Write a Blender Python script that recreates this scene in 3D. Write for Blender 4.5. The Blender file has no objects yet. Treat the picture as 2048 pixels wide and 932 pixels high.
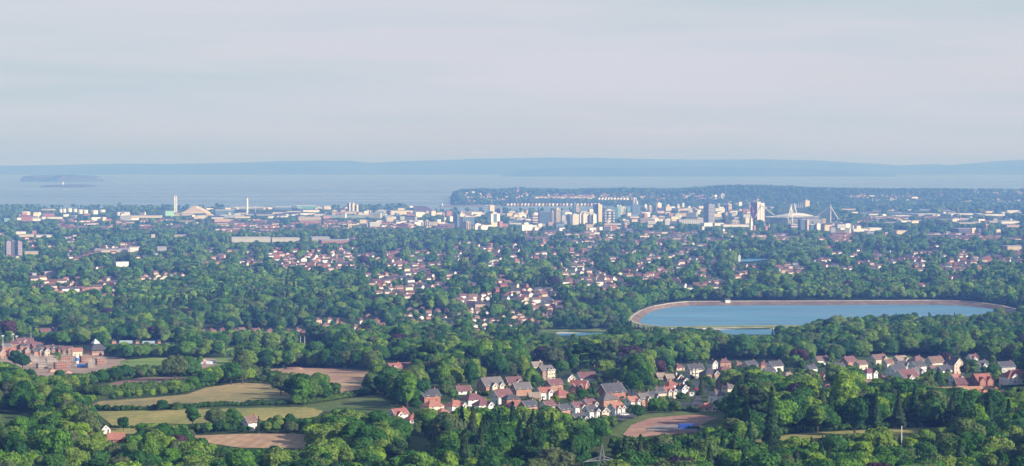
import bpy, math, random
import numpy as np
from mathutils import Vector, Matrix
from mathutils.geometry import delaunay_2d_cdt
R = math.radians
random.seed(7); rng = np.random.default_rng(7)
scene = bpy.context.scene
COL = scene.collection

# ------------------------------------------------------------------ camera
EYE = 250.0; F = 4500.0; HY = 320.0          # eye height, focal length in px of the 2048 px frame, row of the eye level
PITCH = math.atan((466 - HY) / F)
cam_data = bpy.data.cameras.new('camera'); cam = bpy.data.objects.new('camera', cam_data); COL.objects.link(cam)
cam_data.sensor_width = 36; cam_data.lens = 36 * F / 2048
cam.location = (0, 0, EYE); cam.rotation_euler = (math.pi / 2 - PITCH, 0, 0)
cam_data.clip_start = 1; cam_data.clip_end = 120000
scene.camera = cam

# ------------------------------------------------------------------ sky, sun, exposure
SUN_EL = 25.0; SUN_AZ = 119.0                 # azimuth clockwise from +Y (the view direction)
world = bpy.data.worlds.new('World'); scene.world = world; world.use_nodes = True
nt = world.node_tree; nt.nodes.clear()
wo = nt.nodes.new('ShaderNodeOutputWorld'); bg = nt.nodes.new('ShaderNodeBackground'); bg.inputs['Strength'].default_value = 0.10
sky = nt.nodes.new('ShaderNodeTexSky'); sky.sky_type = 'NISHITA'; sky.sun_disc = False
sky.sun_elevation = R(SUN_EL); sky.sun_rotation = R(SUN_AZ); sky.altitude = 200; sky.air_density = 1.0; sky.dust_density = 1.5; sky.ozone_density = 1.5
tc = nt.nodes.new('ShaderNodeTexCoord')
mp = nt.nodes.new('ShaderNodeMapping'); mp.inputs['Scale'].default_value = (3.0, 3.0, 40); mp.inputs['Rotation'].default_value = (0, R(1.2), 0)
nz = nt.nodes.new('ShaderNodeTexNoise'); nz.inputs['Scale'].default_value = 1.5; nz.inputs['Detail'].default_value = 8; nz.inputs['Roughness'].default_value = 0.5
mp2 = nt.nodes.new('ShaderNodeMapping'); mp2.inputs['Scale'].default_value = (2.2, 2.2, 17); mp2.inputs['Location'].default_value = (3.1, 1.7, 5.2)
nz2 = nt.nodes.new('ShaderNodeTexNoise'); nz2.inputs['Scale'].default_value = 1.2; nz2.inputs['Detail'].default_value = 3
veil = nt.nodes.new('ShaderNodeValToRGB')     # thin layered stratus, cool to warm
veil.color_ramp.elements[0].position = 0.35; veil.color_ramp.elements[0].color = (4.15, 4.9, 5.6, 1)
veil.color_ramp.elements[1].position = 0.65; veil.color_ramp.elements[1].color = (5.1, 5.2, 5.9, 1)
mixf = nt.nodes.new('ShaderNodeMapRange'); mixf.inputs['From Min'].default_value = 0.3; mixf.inputs['From Max'].default_value = 0.7
mixf.inputs['To Min'].default_value = 0.80; mixf.inputs['To Max'].default_value = 0.97
mx = nt.nodes.new('ShaderNodeMix'); mx.data_type = 'RGBA'
L = nt.links.new
L(tc.outputs['Generated'], mp.inputs['Vector']); L(mp.outputs[0], nz.inputs['Vector'])
L(tc.outputs['Generated'], mp2.inputs['Vector']); L(mp2.outputs[0], nz2.inputs['Vector'])
L(nz.outputs[0], veil.inputs[0]); L(nz2.outputs[0], mixf.inputs[0])
sx = nt.nodes.new('ShaderNodeSeparateXYZ'); el = nt.nodes.new('ShaderNodeMapRange'); el.inputs['From Min'].default_value = 0.10; el.inputs['From Max'].default_value = 0.40; el.inputs['To Min'].default_value = 1.0; el.inputs['To Max'].default_value = 0.12
mm = nt.nodes.new('ShaderNodeMath'); mm.operation = 'MULTIPLY'
L(tc.outputs['Generated'], sx.inputs[0]); L(sx.outputs[2], el.inputs[0]); L(el.outputs[0], mm.inputs[0]); L(mixf.outputs[0], mm.inputs[1]); L(mm.outputs[0], mx.inputs[0])
L(sky.outputs[0], mx.inputs[6]); L(veil.outputs[0], mx.inputs[7]); L(mx.outputs[2], bg.inputs[0]); L(bg.outputs[0], wo.inputs[0])
sl = bpy.data.lights.new('sun', 'SUN'); sl.energy = 5.0; sl.angle = R(0.53); sl.color = (1.0, 0.88, 0.77)
sun = bpy.data.objects.new('sun', sl); COL.objects.link(sun)
sd = Vector((math.sin(R(SUN_AZ)) * math.cos(R(SUN_EL)), math.cos(R(SUN_AZ)) * math.cos(R(SUN_EL)), math.sin(R(SUN_EL))))
sun.rotation_euler = sd.to_track_quat('Z', 'Y').to_euler()
scene.view_settings.view_transform = 'Standard'; scene.view_settings.look = 'None'
scene.view_settings.exposure = 0.40; scene.view_settings.gamma = 1.0
cy = scene.cycles; cy.max_bounces = 5; cy.diffuse_bounces = 2; cy.glossy_bounces = 2; cy.transmission_bounces = 2; cy.volume_bounces = 0
cy.caustics_reflective = False; cy.caustics_refractive = False
cy.use_denoising = True; cy.use_adaptive_sampling = False
try: cy.denoiser = 'OPENIMAGEDENOISE'
except Exception: pass

# ------------------------------------------------------------------ projection and terrain
cp, sp_ = math.cos(PITCH), math.sin(PITCH)
def project(x, y, z):
    dz = z - EYE
    f = y * cp - dz * sp_; up = y * sp_ + dz * cp
    f = np.maximum(f, 1e-3)
    return 1024 + F * x / f, 466 - F * up / f
def ray(px, py):
    a = (px - 1024) / F; b = -(py - 466) / F
    y = cp + b * sp_; z = -sp_ + b * cp
    return a / y, z / y                        # dx/dy, dz/dy
PY = np.array([-3000, -600, 0, 60, 200, 400, 600, 800, 880, 950, 1100, 1300, 1650, 2150, 2640, 3300, 3900, 4900, 6300, 7900, 9800, 11500, 20000.])
def zy(y, d): return EYE - (y - HY) / F * d
PZ = np.array([246, 248, 247, 236, 206, 162, 134, 117, 115, 119, zy(860, 1100), zy(800, 1300), zy(750, 1650), zy(700, 2150), 49.6, 47, zy(560, 3900), zy(520, 4900), zy(480, 6300), zy(455, 7900), zy(430, 9800), 5, 5])
RX = np.array([-4000, 896, 908, 925, 1000, 1040, 1080, 1150, 1250, 1330, 1400, 1440, 1500, 1590, 1625, 1750, 2048, 5000.])
RY = np.array([420, 408, 392, 386, 385, 382, 385, 386, 383, 385, 381, 377, 376, 379, 382, 384, 386, 388.])
def sstep(a, b, v):
    t = np.clip((v - a) / (b - a), 0, 1); return t * t * (3 - 2 * t)
def pchip(Y): 
    return np.interp(Y, PY, PZ)
# smooth the profile a little
_gy = np.arange(-3000, 20001, 20.0); _gz = np.interp(_gy, PY, PZ)
for _ in range(6):
    k = np.convolve(_gz, np.ones(5) / 5, mode='same'); k[:3] = _gz[:3]; k[-3:] = _gz[-3:]
    m = _gy < 2500; _gz[m] = k[m]
PIT = []                                       # basins (world polygons) lowered for the water
def inpoly(x, y, poly):
    x = np.asarray(x, float); y = np.asarray(y, float); inside = np.zeros(x.shape, bool)
    n = len(poly); j = n - 1
    for i in range(n):
        xi, yi = poly[i][0], poly[i][1]; xj, yj = poly[j][0], poly[j][1]
        c = (yi > y) != (yj > y)
        with np.errstate(divide='ignore', invalid='ignore'):
            inside ^= c & (x < (xj - xi) * (y - yi) / ((yj - yi) if yj != yi else 1e-9) + xi)
        j = i
    return inside
def terrain(X, Y):
    X = np.asarray(X, float); Y = np.asarray(Y, float)
    base = np.interp(Y, _gy, _gz)
    px = 1024 + F * X / np.maximum(Y, 300)
    und = 1.6 * np.sin(X / 310 + 1.3) * np.sin(Y / 270 + X / 900) * sstep(3200, 3700, Y) * (1 - sstep(7000, 9000, Y))
    z = base + und
    coast = np.interp(px, [-2000, 820, 860, 1285, 1340, 9000], [11560, 11560, 10650, 10650, 60000, 60000])
    z = np.where(Y > coast, 4 - 10 * sstep(0, 60, Y - coast), z)
    ry = np.interp(px, RX, RY); zr = EYE - (ry - HY) / F * 13600
    front = 12250 + 250 * sstep(1500, 1900, px)
    head = sstep(896, 912, px)
    ph = 3.5 + (zr - 3.5) * (0.35 * sstep(0, 350, Y - front) + 0.65 * sstep(200, 1300, Y - front))
    ph = ph + 2.5 * np.sin(X / 170) * np.sin(Y / 140) * sstep(0, 500, Y - front)
    ph = np.where(Y > 13700, ph * (1 - 0.6 * sstep(13700, 17000, Y)), ph)
    z = np.where(Y > front - 15, head * ph * sstep(-15, 0, Y - front) + (1 - head) * z + np.where(px > 1330, (1 - sstep(-15, 0, Y - front)) * head * z, (1 - sstep(-15, 0, Y - front)) * head * -5), z)
    for poly, zz in PIT:
        z = np.where(inpoly(X, Y, poly), zz, z)
    return z
_ds = np.concatenate([np.arange(700, 4000, 12.0), np.arange(4000, 16000, 40.0)])
def at(px, py, h=0.0):                         # ground point seen at a pixel
    a, b = ray(px, py)
    g = terrain(a * _ds, _ds) + h - (EYE + b * _ds)
    i = np.argmax(g > 0)
    if not (g > 0).any(): i = len(_ds) - 1
    if i == 0: d = _ds[0]
    else:
        t = -g[i - 1] / (g[i] - g[i - 1]); d = _ds[i - 1] + t * (_ds[i] - _ds[i - 1])
    return Vector((a * d, d, float(terrain(a * d, d))))
def atz(px, py, z):                            # point on a level plane seen at a pixel
    a, b = ray(px, py); d = (z - EYE) / b
    return Vector((a * d, d, z))

# ------------------------------------------------------------------ materials
MATS = {}
def mat(name, col, rough=0.8, var=0.0, scale=0.15, col2=None, metal=0.0, spec=0.3, coord='Object', detail=4):
    if name in MATS: return MATS[name]
    m = bpy.data.materials.new(name); m.use_nodes = True; n = m.node_tree
    b = n.nodes['Principled BSDF']; b.inputs['Roughness'].default_value = rough; b.inputs['Metallic'].default_value = metal
    b.inputs['Specular IOR Level'].default_value = spec
    c = tuple(col) + (1,)
    if var or col2:
        t = n.nodes.new('ShaderNodeTexCoord'); q = n.nodes.new('ShaderNodeTexNoise'); q.inputs['Scale'].default_value = scale; q.inputs['Detail'].default_value = detail
        r = n.nodes.new('ShaderNodeValToRGB'); r.color_ramp.elements[0].position = 0.33; r.color_ramp.elements[1].position = 0.67
        c2 = tuple(col2) + (1,) if col2 else tuple(min(1, v * (1 + var)) for v in col) + (1,)
        c1 = c if col2 else tuple(v * (1 - var) for v in col) + (1,)
        r.color_ramp.elements[0].color = c1; r.color_ramp.elements[1].color = c2
        n.links.new(t.outputs[coord], q.inputs['Vector']); n.links.new(q.outputs[0], r.inputs[0]); n.links.new(r.outputs[0], b.inputs['Base Color'])
    else: b.inputs['Base Color'].default_value = c
    MATS[name] = m; return m
def leaf_mat(name, cols, tr=0.25, noise=0.35):
    m = bpy.data.materials.new(name); m.use_nodes = True; n = m.node_tree; n.nodes.clear()
    o = n.nodes.new('ShaderNodeOutputMaterial'); d = n.nodes.new('ShaderNodeBsdfDiffuse'); t = n.nodes.new('ShaderNodeBsdfTranslucent'); ms = n.nodes.new('ShaderNodeMixShader')
    ms.inputs[0].default_value = tr
    oi = n.nodes.new('ShaderNodeObjectInfo'); r = n.nodes.new('ShaderNodeValToRGB'); r.color_ramp.interpolation = 'LINEAR'
    while len(r.color_ramp.elements) < len(cols): r.color_ramp.elements.new(0.5)
    for i, c in enumerate(cols): r.color_ramp.elements[i].position = i / max(1, len(cols) - 1); r.color_ramp.elements[i].color = tuple(c) + (1,)
    tcn = n.nodes.new('ShaderNodeTexCoord'); q = n.nodes.new('ShaderNodeTexNoise'); q.inputs['Scale'].default_value = 0.5; q.inputs['Detail'].default_value = 3
    mr = n.nodes.new('ShaderNodeMapRange'); mr.inputs['From Min'].default_value = 0.3; mr.inputs['From Max'].default_value = 0.7; mr.inputs['To Min'].default_value = 1 - noise; mr.inputs['To Max'].default_value = 1 + noise
    mu = n.nodes.new('ShaderNodeMix'); mu.data_type = 'RGBA'; mu.blend_type = 'MULTIPLY'; mu.inputs[0].default_value = 1
    K = n.links.new
    ln = n.nodes.new('ShaderNodeTexNoise'); ln.inputs['Scale'].default_value = 0.011; ln.inputs['Detail'].default_value = 3; lr = n.nodes.new('ShaderNodeMapRange'); lr.inputs['From Min'].default_value = .32; lr.inputs['From Max'].default_value = .68; lr.inputs['To Min'].default_value = -.28; lr.inputs['To Max'].default_value = .28
    ad = n.nodes.new('ShaderNodeMath'); ad.operation = 'ADD'; ad.use_clamp = True
    n.links.new(oi.outputs['Location'], ln.inputs['Vector']); n.links.new(ln.outputs[0], lr.inputs[0]); n.links.new(lr.outputs[0], ad.inputs[0]); n.links.new(oi.outputs['Random'], ad.inputs[1])
    K(ad.outputs[0], r.inputs[0]); K(tcn.outputs['Object'], q.inputs['Vector']); K(q.outputs[0], mr.inputs[0]); K(r.outputs[0], mu.inputs[6]); K(mr.outputs[0], mu.inputs[7])
    K(mu.outputs[2], d.inputs[0]); K(mu.outputs[2], t.inputs[0]); K(d.outputs[0], ms.inputs[1]); K(t.outputs[0], ms.inputs[2]); K(ms.outputs[0], o.inputs[0])
    MATS[name] = m; return m
G = [(0.030, 0.095, 0.030), (0.042, 0.135, 0.028), (0.055, 0.150, 0.045), (0.085, 0.215, 0.032), (0.095, 0.130, 0.070), (0.110, 0.250, 0.038), (0.150, 0.240, 0.060), (0.175, 0.310, 0.042)]
G = [(r * 1.22, g * 1.12, b) for r, g, b in G]
M_LEAF = leaf_mat('broadleaf', G)
M_CON = leaf_mat('conifer needles', [(0.020, 0.060, 0.022), (0.035, 0.085, 0.028), (0.060, 0.085, 0.040), (0.028, 0.075, 0.030)], 0.1)
M_COP = leaf_mat('copper leaves', [(0.060, 0.040, 0.060), (0.085, 0.050, 0.055)], 0.15)
M_YEL = leaf_mat('yellow green leaves', [(0.16, 0.24, 0.025), (0.20, 0.26, 0.04)], 0.3)
M_HEDGE = leaf_mat('hedge leaves', [(0.045, 0.105, 0.025), (0.07, 0.15, 0.03), (0.09, 0.15, 0.04)], 0.2)
M_BARK = mat('bark', (0.065, 0.052, 0.042), 0.9, 0.4, 1.5)
def ground_mat():
    m = bpy.data.materials.new('ground cover'); m.use_nodes = True; n = m.node_tree; b = n.nodes['Principled BSDF']; b.inputs['Roughness'].default_value = 0.95; b.inputs['Specular IOR Level'].default_value = 0.1
    t = n.nodes.new('ShaderNodeTexCoord'); q = n.nodes.new('ShaderNodeTexNoise'); q.inputs['Scale'].default_value = 0.012; q.inputs['Detail'].default_value = 6
    q2 = n.nodes.new('ShaderNodeTexNoise'); q2.inputs['Scale'].default_value = 0.09; q2.inputs['Detail'].default_value = 5
    r = n.nodes.new('ShaderNodeValToRGB'); e = r.color_ramp.elements; e[0].position = 0.35; e[0].color = (0.035, 0.075, 0.02, 1); e[1].position = 0.62; e[1].color = (0.085, 0.12, 0.04, 1)
    r2 = n.nodes.new('ShaderNodeValToRGB'); e = r2.color_ramp.elements; e[0].position = 0.35; e[0].color = (0.6, 0.6, 0.6, 1); e[1].position = 0.65; e[1].color = (1.2, 1.2, 1.2, 1)
    mu = n.nodes.new('ShaderNodeMix'); mu.data_type = 'RGBA'; mu.blend_type = 'MULTIPLY'; mu.inputs[0].default_value = 1
    K = n.links.new; K(t.outputs['Object'], q.inputs['Vector']); K(t.outputs['Object'], q2.inputs['Vector']); K(q.outputs[0], r.inputs[0]); K(q2.outputs[0], r2.inputs[0]); K(r.outputs[0], mu.inputs[6]); K(r2.outputs[0], mu.inputs[7]); K(mu.outputs[2], b.inputs['Base Color'])
    MATS['ground'] = m; return m
def water_mat(name, col, rough, scale, bump):
    m = bpy.data.materials.new(name); m.use_nodes = True; n = m.node_tree; b = n.nodes['Principled BSDF']
    b.inputs['Base Color'].default_value = tuple(col) + (1,); b.inputs['Roughness'].default_value = rough; b.inputs['IOR'].default_value = 1.33; b.inputs['Specular IOR Level'].default_value = 0.5 if name == 'sea water' else 0.3
    t = n.nodes.new('ShaderNodeTexCoord'); mpn = n.nodes.new('ShaderNodeMapping'); mpn.inputs['Scale'].default_value = (scale * 0.4, scale, scale)
    q = n.nodes.new('ShaderNodeTexNoise'); q.inputs['Scale'].default_value = 1; q.inputs['Detail'].default_value = 4
    bp = n.nodes.new('ShaderNodeBump'); bp.inputs['Strength'].default_value = bump; bp.inputs['Distance'].default_value = 1.0
    K = n.links.new; K(t.outputs['Object'], mpn.inputs[0]); K(mpn.outputs[0], q.inputs['Vector']); K(q.outputs[0], bp.inputs['Height']); K(bp.outputs[0], b.inputs['Normal'])
    q3 = n.nodes.new('ShaderNodeTexNoise'); q3.inputs['Scale'].default_value = 0.01 if name != 'sea water' else 0.0012; q3.inputs['Detail'].default_value = 3
    mp3 = n.nodes.new('ShaderNodeMapping'); mp3.inputs['Scale'].default_value = (0.35, 1, 1); K(t.outputs['Object'], mp3.inputs[0]); K(mp3.outputs[0], q3.inputs['Vector'])
    r = n.nodes.new('ShaderNodeMapRange'); r.inputs['From Min'].default_value = 0.35; r.inputs['From Max'].default_value = 0.65; r.inputs['To Min'].default_value = max(0.02, rough - 0.05); r.inputs['To Max'].default_value = rough + 0.06
    K(q3.outputs[0], r.inputs[0]); K(r.outputs[0], b.inputs['Roughness'])
    if name != 'sea water':
        r2 = n.nodes.new('ShaderNodeValToRGB'); r2.color_ramp.elements[0].position = .35; r2.color_ramp.elements[1].position = .65
        r2.color_ramp.elements[0].color = tuple(v * .82 for v in col) + (1,); r2.color_ramp.elements[1].color = tuple(v * 1.2 for v in col) + (1,); q4 = n.nodes.new('ShaderNodeTexNoise'); q4.inputs['Scale'].default_value = 0.03; q4.inputs['Detail'].default_value = 6
        K(mp3.outputs[0], q4.inputs['Vector']); K(q4.outputs[0], r2.inputs[0]); K(r2.outputs[0], b.inputs['Base Color'])
    MATS[name] = m; return m

# ------------------------------------------------------------------ object helpers
def tag(o, label=None, cat=None, group=None, kind=None):
    for k, v in (('label', label), ('category', cat), ('group', group), ('kind', kind)):
        if v: o[k] = v
    return o
def link(name, me, parent=None, loc=None, rz=0):
    o = bpy.data.objects.new(name, me); COL.objects.link(o)
    if parent is not None: o.parent = parent
    if loc is not None: o.location = loc
    if rz: o.rotation_euler = (0, 0, rz)
    return o
def mesh(name, V, Fc, mats, mi=None, smooth=False):
    me = bpy.data.meshes.new(name); me.from_pydata([tuple(v) for v in V], [], Fc); 
    for m in (mats if isinstance(mats, (list, tuple)) else [mats]): me.materials.append(m)
    if mi is not None: me.polygons.foreach_set('material_index', mi)
    if smooth: me.polygons.foreach_set('use_smooth', [True] * len(me.polygons))
    me.update(); return me
def structure(name, V, Fc, m, mi=None, smooth=False):
    return tag(link(name, mesh(name, V, Fc, m, mi, smooth)), kind='structure')
def nmesh(name, V, Q, mats, mi=None, smooth=False, k=4):
    V = np.asarray(V, np.float32); Q = np.asarray(Q, np.int32)
    me = bpy.data.meshes.new(name); me.vertices.add(len(V)); me.vertices.foreach_set('co', V.ravel())
    me.loops.add(Q.size); me.loops.foreach_set('vertex_index', Q.ravel()); me.polygons.add(len(Q))
    me.polygons.foreach_set('loop_start', np.arange(len(Q), dtype=np.int32) * k); 
    for m in (mats if isinstance(mats, (list, tuple)) else [mats]): me.materials.append(m)
    if mi is not None: me.polygons.foreach_set('material_index', np.asarray(mi, np.int32))
    if smooth: me.polygons.foreach_set('use_smooth', np.ones(len(Q), bool))
    me.update(calc_edges=True); me.validate(); return me
class MB:                                      # small mesh builder
    def __init__(s): s.v = []; s.f = []; s.m = []
    def add(s, vs, fs, mi=0):
        o = len(s.v); s.v += [tuple(v) for v in vs]; s.f += [tuple(i + o for i in f) for f in fs]; s.m += [mi] * len(fs)
    def box(s, x0, x1, y0, y1, z0, z1, mi=0):
        s.add([(x0, y0, z0), (x1, y0, z0), (x1, y1, z0), (x0, y1, z0), (x0, y0, z1), (x1, y0, z1), (x1, y1, z1), (x0, y1, z1)],
              [(3, 2, 1, 0), (4, 5, 6, 7), (0, 1, 5, 4), (1, 2, 6, 5), (2, 3, 7, 6), (3, 0, 4, 7)], mi)
    def prism(s, pts, h, mi=0):                # closed outline (ccw) extruded up
        n = len(pts); s.add([(p[0], p[1], p[2]) for p in pts] + [(p[0], p[1], p[2] + h) for p in pts],
              [tuple(range(n - 1, -1, -1)), tuple(range(n, 2 * n))] + [(i, (i + 1) % n, n + (i + 1) % n, n + i) for i in range(n)], mi)
    def beam(s, a, b, r, mi=0, n=4, r2=None):
        a = Vector(a); b = Vector(b); d = b - a
        if d.length < 1e-6: return
        q = d.to_track_quat('Z', 'Y'); r2 = r if r2 is None else r2; vs = []
        for c, rr in ((a, r), (b, r2)):
            for i in range(n):
                t = 2 * math.pi * (i + .5) / n; vs.append(c + q @ Vector((math.cos(t) * rr, math.sin(t) * rr, 0)))
        s.add(vs, [tuple(range(n - 1, -1, -1)), tuple(range(n, 2 * n))] + [(i, (i + 1) % n, n + (i + 1) % n, n + i) for i in range(n)], mi)
    def lathe(s, prof, n=16, c=(0, 0, 0), mi=0):
        vs = []; fs = []
        for r, z in prof:
            for i in range(n):
                t = 2 * math.pi * i / n; vs.append((c[0] + r * math.cos(t), c[1] + r * math.sin(t), c[2] + z))
        for j in range(len(prof) - 1):
            for i in range(n): fs.append((j * n + i, j * n + (i + 1) % n, (j + 1) * n + (i + 1) % n, (j + 1) * n + i))
        fs.append(tuple(range(n - 1, -1, -1))); fs.append(tuple(range((len(prof) - 1) * n, len(prof) * n))); s.add(vs, fs, mi)
    def build(s, name, mats, parent=None, loc=None, rz=0):
        return link(name, mesh(name, s.v, s.f, mats, s.m), parent, loc, rz)
def empty(name, loc, rz=0):
    o = bpy.data.objects.new(name, None); COL.objects.link(o); o.location = loc; o.rotation_euler = (0, 0, rz); o.empty_display_size = 2; return o

# ------------------------------------------------------------------ reservoirs: outlines first (they lower the terrain)
ZW, ZC = 50.0, 54.5
crest_px = [(1262, 640), (1268, 632), (1284, 621), (1308, 612.5), (1340, 607), (1375, 603.5), (1500, 602.5), (1700, 602), (1860, 601), (1920, 602), (1965, 606), (2000, 611), (2035, 619), (2060, 630), (2030, 642), (1960, 648), (1800, 652), (1600, 652), (1440, 653), (1330, 654), (1285, 650)]
water_px = [(1291, 641), (1295, 634), (1304, 625), (1322, 618), (1350, 614), (1385, 611.5), (1500, 611), (1700, 610.5), (1860, 610), (1915, 612), (1950, 615), (1980, 619), (1994, 624), (1996, 632), (1980, 640), (1930, 646), (1800, 649), (1600, 649.5), (1440, 650), (1350, 650), (1300, 649)]
ZCi = [53, 53.5, 54, 54.5, 54.5] + [54.5] * 10 + [53.5, 52.2, 51.4, 51.3, 51.3, 51.3, 51.6]; ZCi = ZCi[:len(crest_px) - 4] + [51.3, 51.3, 51.4, 52]
crest_px = [(x, y - (0 if i < 14 else (1.5 if i > 15 else .5))) for i, (x, y) in enumerate(crest_px)]; ZCi = (ZCi + [52] * 9)[:len(crest_px)]
crest = [atz(x, y, z) for (x, y), z in zip(crest_px, ZCi)]; wline = [atz(x, y, ZW) for x, y in water_px]
ZW2 = 48.4
lis_px = [(1020, 668.5), (1100, 667.8), (1180, 666.5), (1240, 664.5), (1330, 661.5), (1415, 660), (1500, 658.8), (1595, 658.2), (1660, 658), (1700, 664), (1680, 676), (1500, 679), (1300, 681), (1100, 682), (1010, 680)]
lis = [atz(x, y, ZW2) for x, y in lis_px]
PIT.append(([(p.x, p.y) for p in wline], 42.0)); PIT.append(([(p.x, p.y) for p in lis], 38.0))
# a small park lake further off
lake_px = [(1480, 520.5), (1500, 519.5), (1528, 519.5), (1545, 520), (1528, 522.5), (1515, 524), (1500, 526), (1482, 526)]

# ------------------------------------------------------------------ terrain sheet
ys = np.concatenate([np.arange(-600, 800, 40), np.arange(800, 4200, 14), np.geomspace(4200, 17500, 170)])
us = np.linspace(-0.62, 0.62, 420)
U, Yg = np.meshgrid(us, ys); Xg = U * (Yg + 1500); Zg = terrain(Xg, Yg)
nr, nc = U.shape
V = np.stack([Xg, Yg, Zg], -1).reshape(-1, 3); ii = (np.arange(nr - 1)[:, None] * nc + np.arange(nc - 1)[None]).ravel()
Q = np.stack([ii, ii + 1, ii + nc + 1, ii + nc], -1)
tag(link('ground', nmesh('ground', V, Q, ground_mat(), smooth=True)), kind='structure')
# sea
SEA = water_mat('sea water', (0.13, 0.22, 0.31), 0.30, 0.02, 0.2)
structure('sea', [(-34000, 9000, 0), (34000, 9000, 0), (34000, 51000, 0), (-34000, 51000, 0)], [(0, 1, 2, 3)], SEA)
# far hills across the water
hx = [-3500, -800, 0, 60, 120, 250, 330, 400, 480, 560, 640, 700, 740, 800, 860, 950, 1040, 1120, 1200, 1330, 1500, 1640, 1700, 1760, 1800, 1870, 1900, 1960, 2010, 2048, 2500, 5500]
hy = [333, 332, 331, 331, 329.5, 327, 327.5, 327, 325, 322, 321, 322, 325, 322.5, 321, 318, 316.5, 315, 316, 319, 319, 321, 325, 328, 331, 328, 330, 325, 321, 319, 321, 325]
def hillmesh(name, hx, hy, D0, D1, D2, cols, zcap=0.0, seed=1, n=500, m=None, x0=-2500, x1=4600):
    pxs = np.linspace(x0, x1, n); yt = np.interp(pxs, hx, hy); zt = EYE - (yt - HY) / F * D1
    rr = np.random.default_rng(seed); zt = zt + np.interp(pxs, np.linspace(x0, x1, 150), rr.normal(0, 3.0, 150))
    rows = [0, .12, .25, .4, .55, .7, .85, 1.0, 1.3, 1.6]; V = []
    for t in rows:
        d = D0 + (D1 - D0) * min(t, 1) + (D2 - D1) * max(0, t - 1) / .6
        k = math.sin(min(t, 1) * math.pi / 2) ** 1.3 if t <= 1 else 1 - .5 * (t - 1)
        w = 1 + (.14 * np.sin(pxs / 37 + t * 9) + .1 * np.sin(pxs / 13 + t * 5)) * (0 if t in (0, 1.0) else 1) * (1 - abs(2 * min(t, 1) - 1))
        V.append(np.stack([(pxs - 1024) / F * d, np.full(n, d), np.maximum(zt * k * w, -1 if t > 0 else -3)], -1))
    V = np.concatenate(V); ii = (np.arange(len(rows) - 1)[:, None] * n + np.arange(n - 1)[None]).ravel()
    return tag(link(name, nmesh(name, V, np.stack([ii, ii + 1, ii + n + 1, ii + n], -1), m, smooth=True)), kind='structure')
M_HILL = mat('hill fields and woods', (0.02, 0.05, 0.03), 0.95, col2=(0.07, 0.11, 0.05), scale=0.0009, spec=0.05)
hillmesh('hills', hx, hy, 38500, 44500, 49000, None, m=M_HILL)
hillmesh('hills', [-2500, 1000, 1050, 1150, 1300, 1420, 1560, 1700, 1800, 4600], [352, 352, 339, 334, 336, 333, 337, 341, 352, 352], 34000, 36500, 38000, None, m=M_HILL, seed=4, n=300, x0=950, x1=1850)
# islands
def island(name, px0, px1, d, depth, top, seed, cliff=0.5, label='hill'):
    rr = np.random.default_rng(seed); n = 60; MBs = MB(); cx = ((px0 + px1) / 2 - 1024) / F * d; w = (px1 - px0) / F * d / 2
    rings = [(1.0, 0.0), (0.97, cliff * .6), (0.93, cliff), (0.8, .85), (0.55, .97), (0.25, 1.0), (0.02, 1.0)]
    V = []; F_ = []
    wob = [1 + .06 * math.sin(3 * t + seed) + .04 * math.sin(7 * t + 2 * seed) + rr.normal(0, .012) for t in np.linspace(0, 2 * math.pi, n, endpoint=False)]
    for r, z in rings:
        for i in range(n):
            t = 2 * math.pi * i / n; V.append((cx + w * r * wob[i] * math.cos(t), d + depth * r * wob[i] * math.sin(t), -2 + (top + 2) * z * (1 + (rr.normal(0, .03) if z < .9 else 0)) * (1 - .12 * max(0, abs(math.cos(t)) - .6))))
    for j in range(len(rings) - 1):
        for i in range(n): F_.append((j * n + i, j * n + (i + 1) % n, (j + 1) * n + (i + 1) % n, (j + 1) * n + i))
    F_.append(tuple(range((len(rings) - 1) * n, len(rings) * n)))
    return structure(name, V, F_, mat('island turf and rock', (0.015, 0.03, 0.015), 0.9, col2=(0.16, 0.14, 0.11), scale=0.012))
island('island', 40, 206, 26400, 300, 77, 3, .75)
island('island', 84, 196, 20900, 300, 22, 5, .4)
# ------------------------------------------------------------------ draped sheets
def drape(name, px_poly, m, off=0.2, step=12.0, sub=6):
    P = []
    n = len(px_poly)
    for i in range(n):
        a = px_poly[i]; b = px_poly[(i + 1) % n]
        k = max(1, int(max(abs(a[0] - b[0]), abs(a[1] - b[1])) / sub))
        for j in range(k):
            t = j / k; p = at(a[0] + (b[0] - a[0]) * t + (random.uniform(-1, 1) if j else 0), a[1] + (b[1] - a[1]) * t + (random.uniform(-.25, .25) if j else 0)); P.append((p.x, p.y))
    xs = [p[0] for p in P]; yy = [p[1] for p in P]
    gx, gy = np.meshgrid(np.arange(min(xs), max(xs), step), np.arange(min(yy), max(yy), step)); gx = gx.ravel(); gy = gy.ravel()
    ok = inpoly(gx, gy, P); pts = [Vector(p) for p in P] + [Vector((x, y)) for x, y in zip(gx[ok], gy[ok])]
    nP = len(P)
    v, e, f, _, _, _ = delaunay_2d_cdt(pts, [(i, (i + 1) % nP) for i in range(nP)], [], 1, 1e-3)
    ax = np.array([q.x for q in v]); ay = np.array([q.y for q in v]); az = terrain(ax, ay) + off
    return structure(name, list(zip(ax, ay, az)), [tuple(t) for t in f], m)
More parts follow.
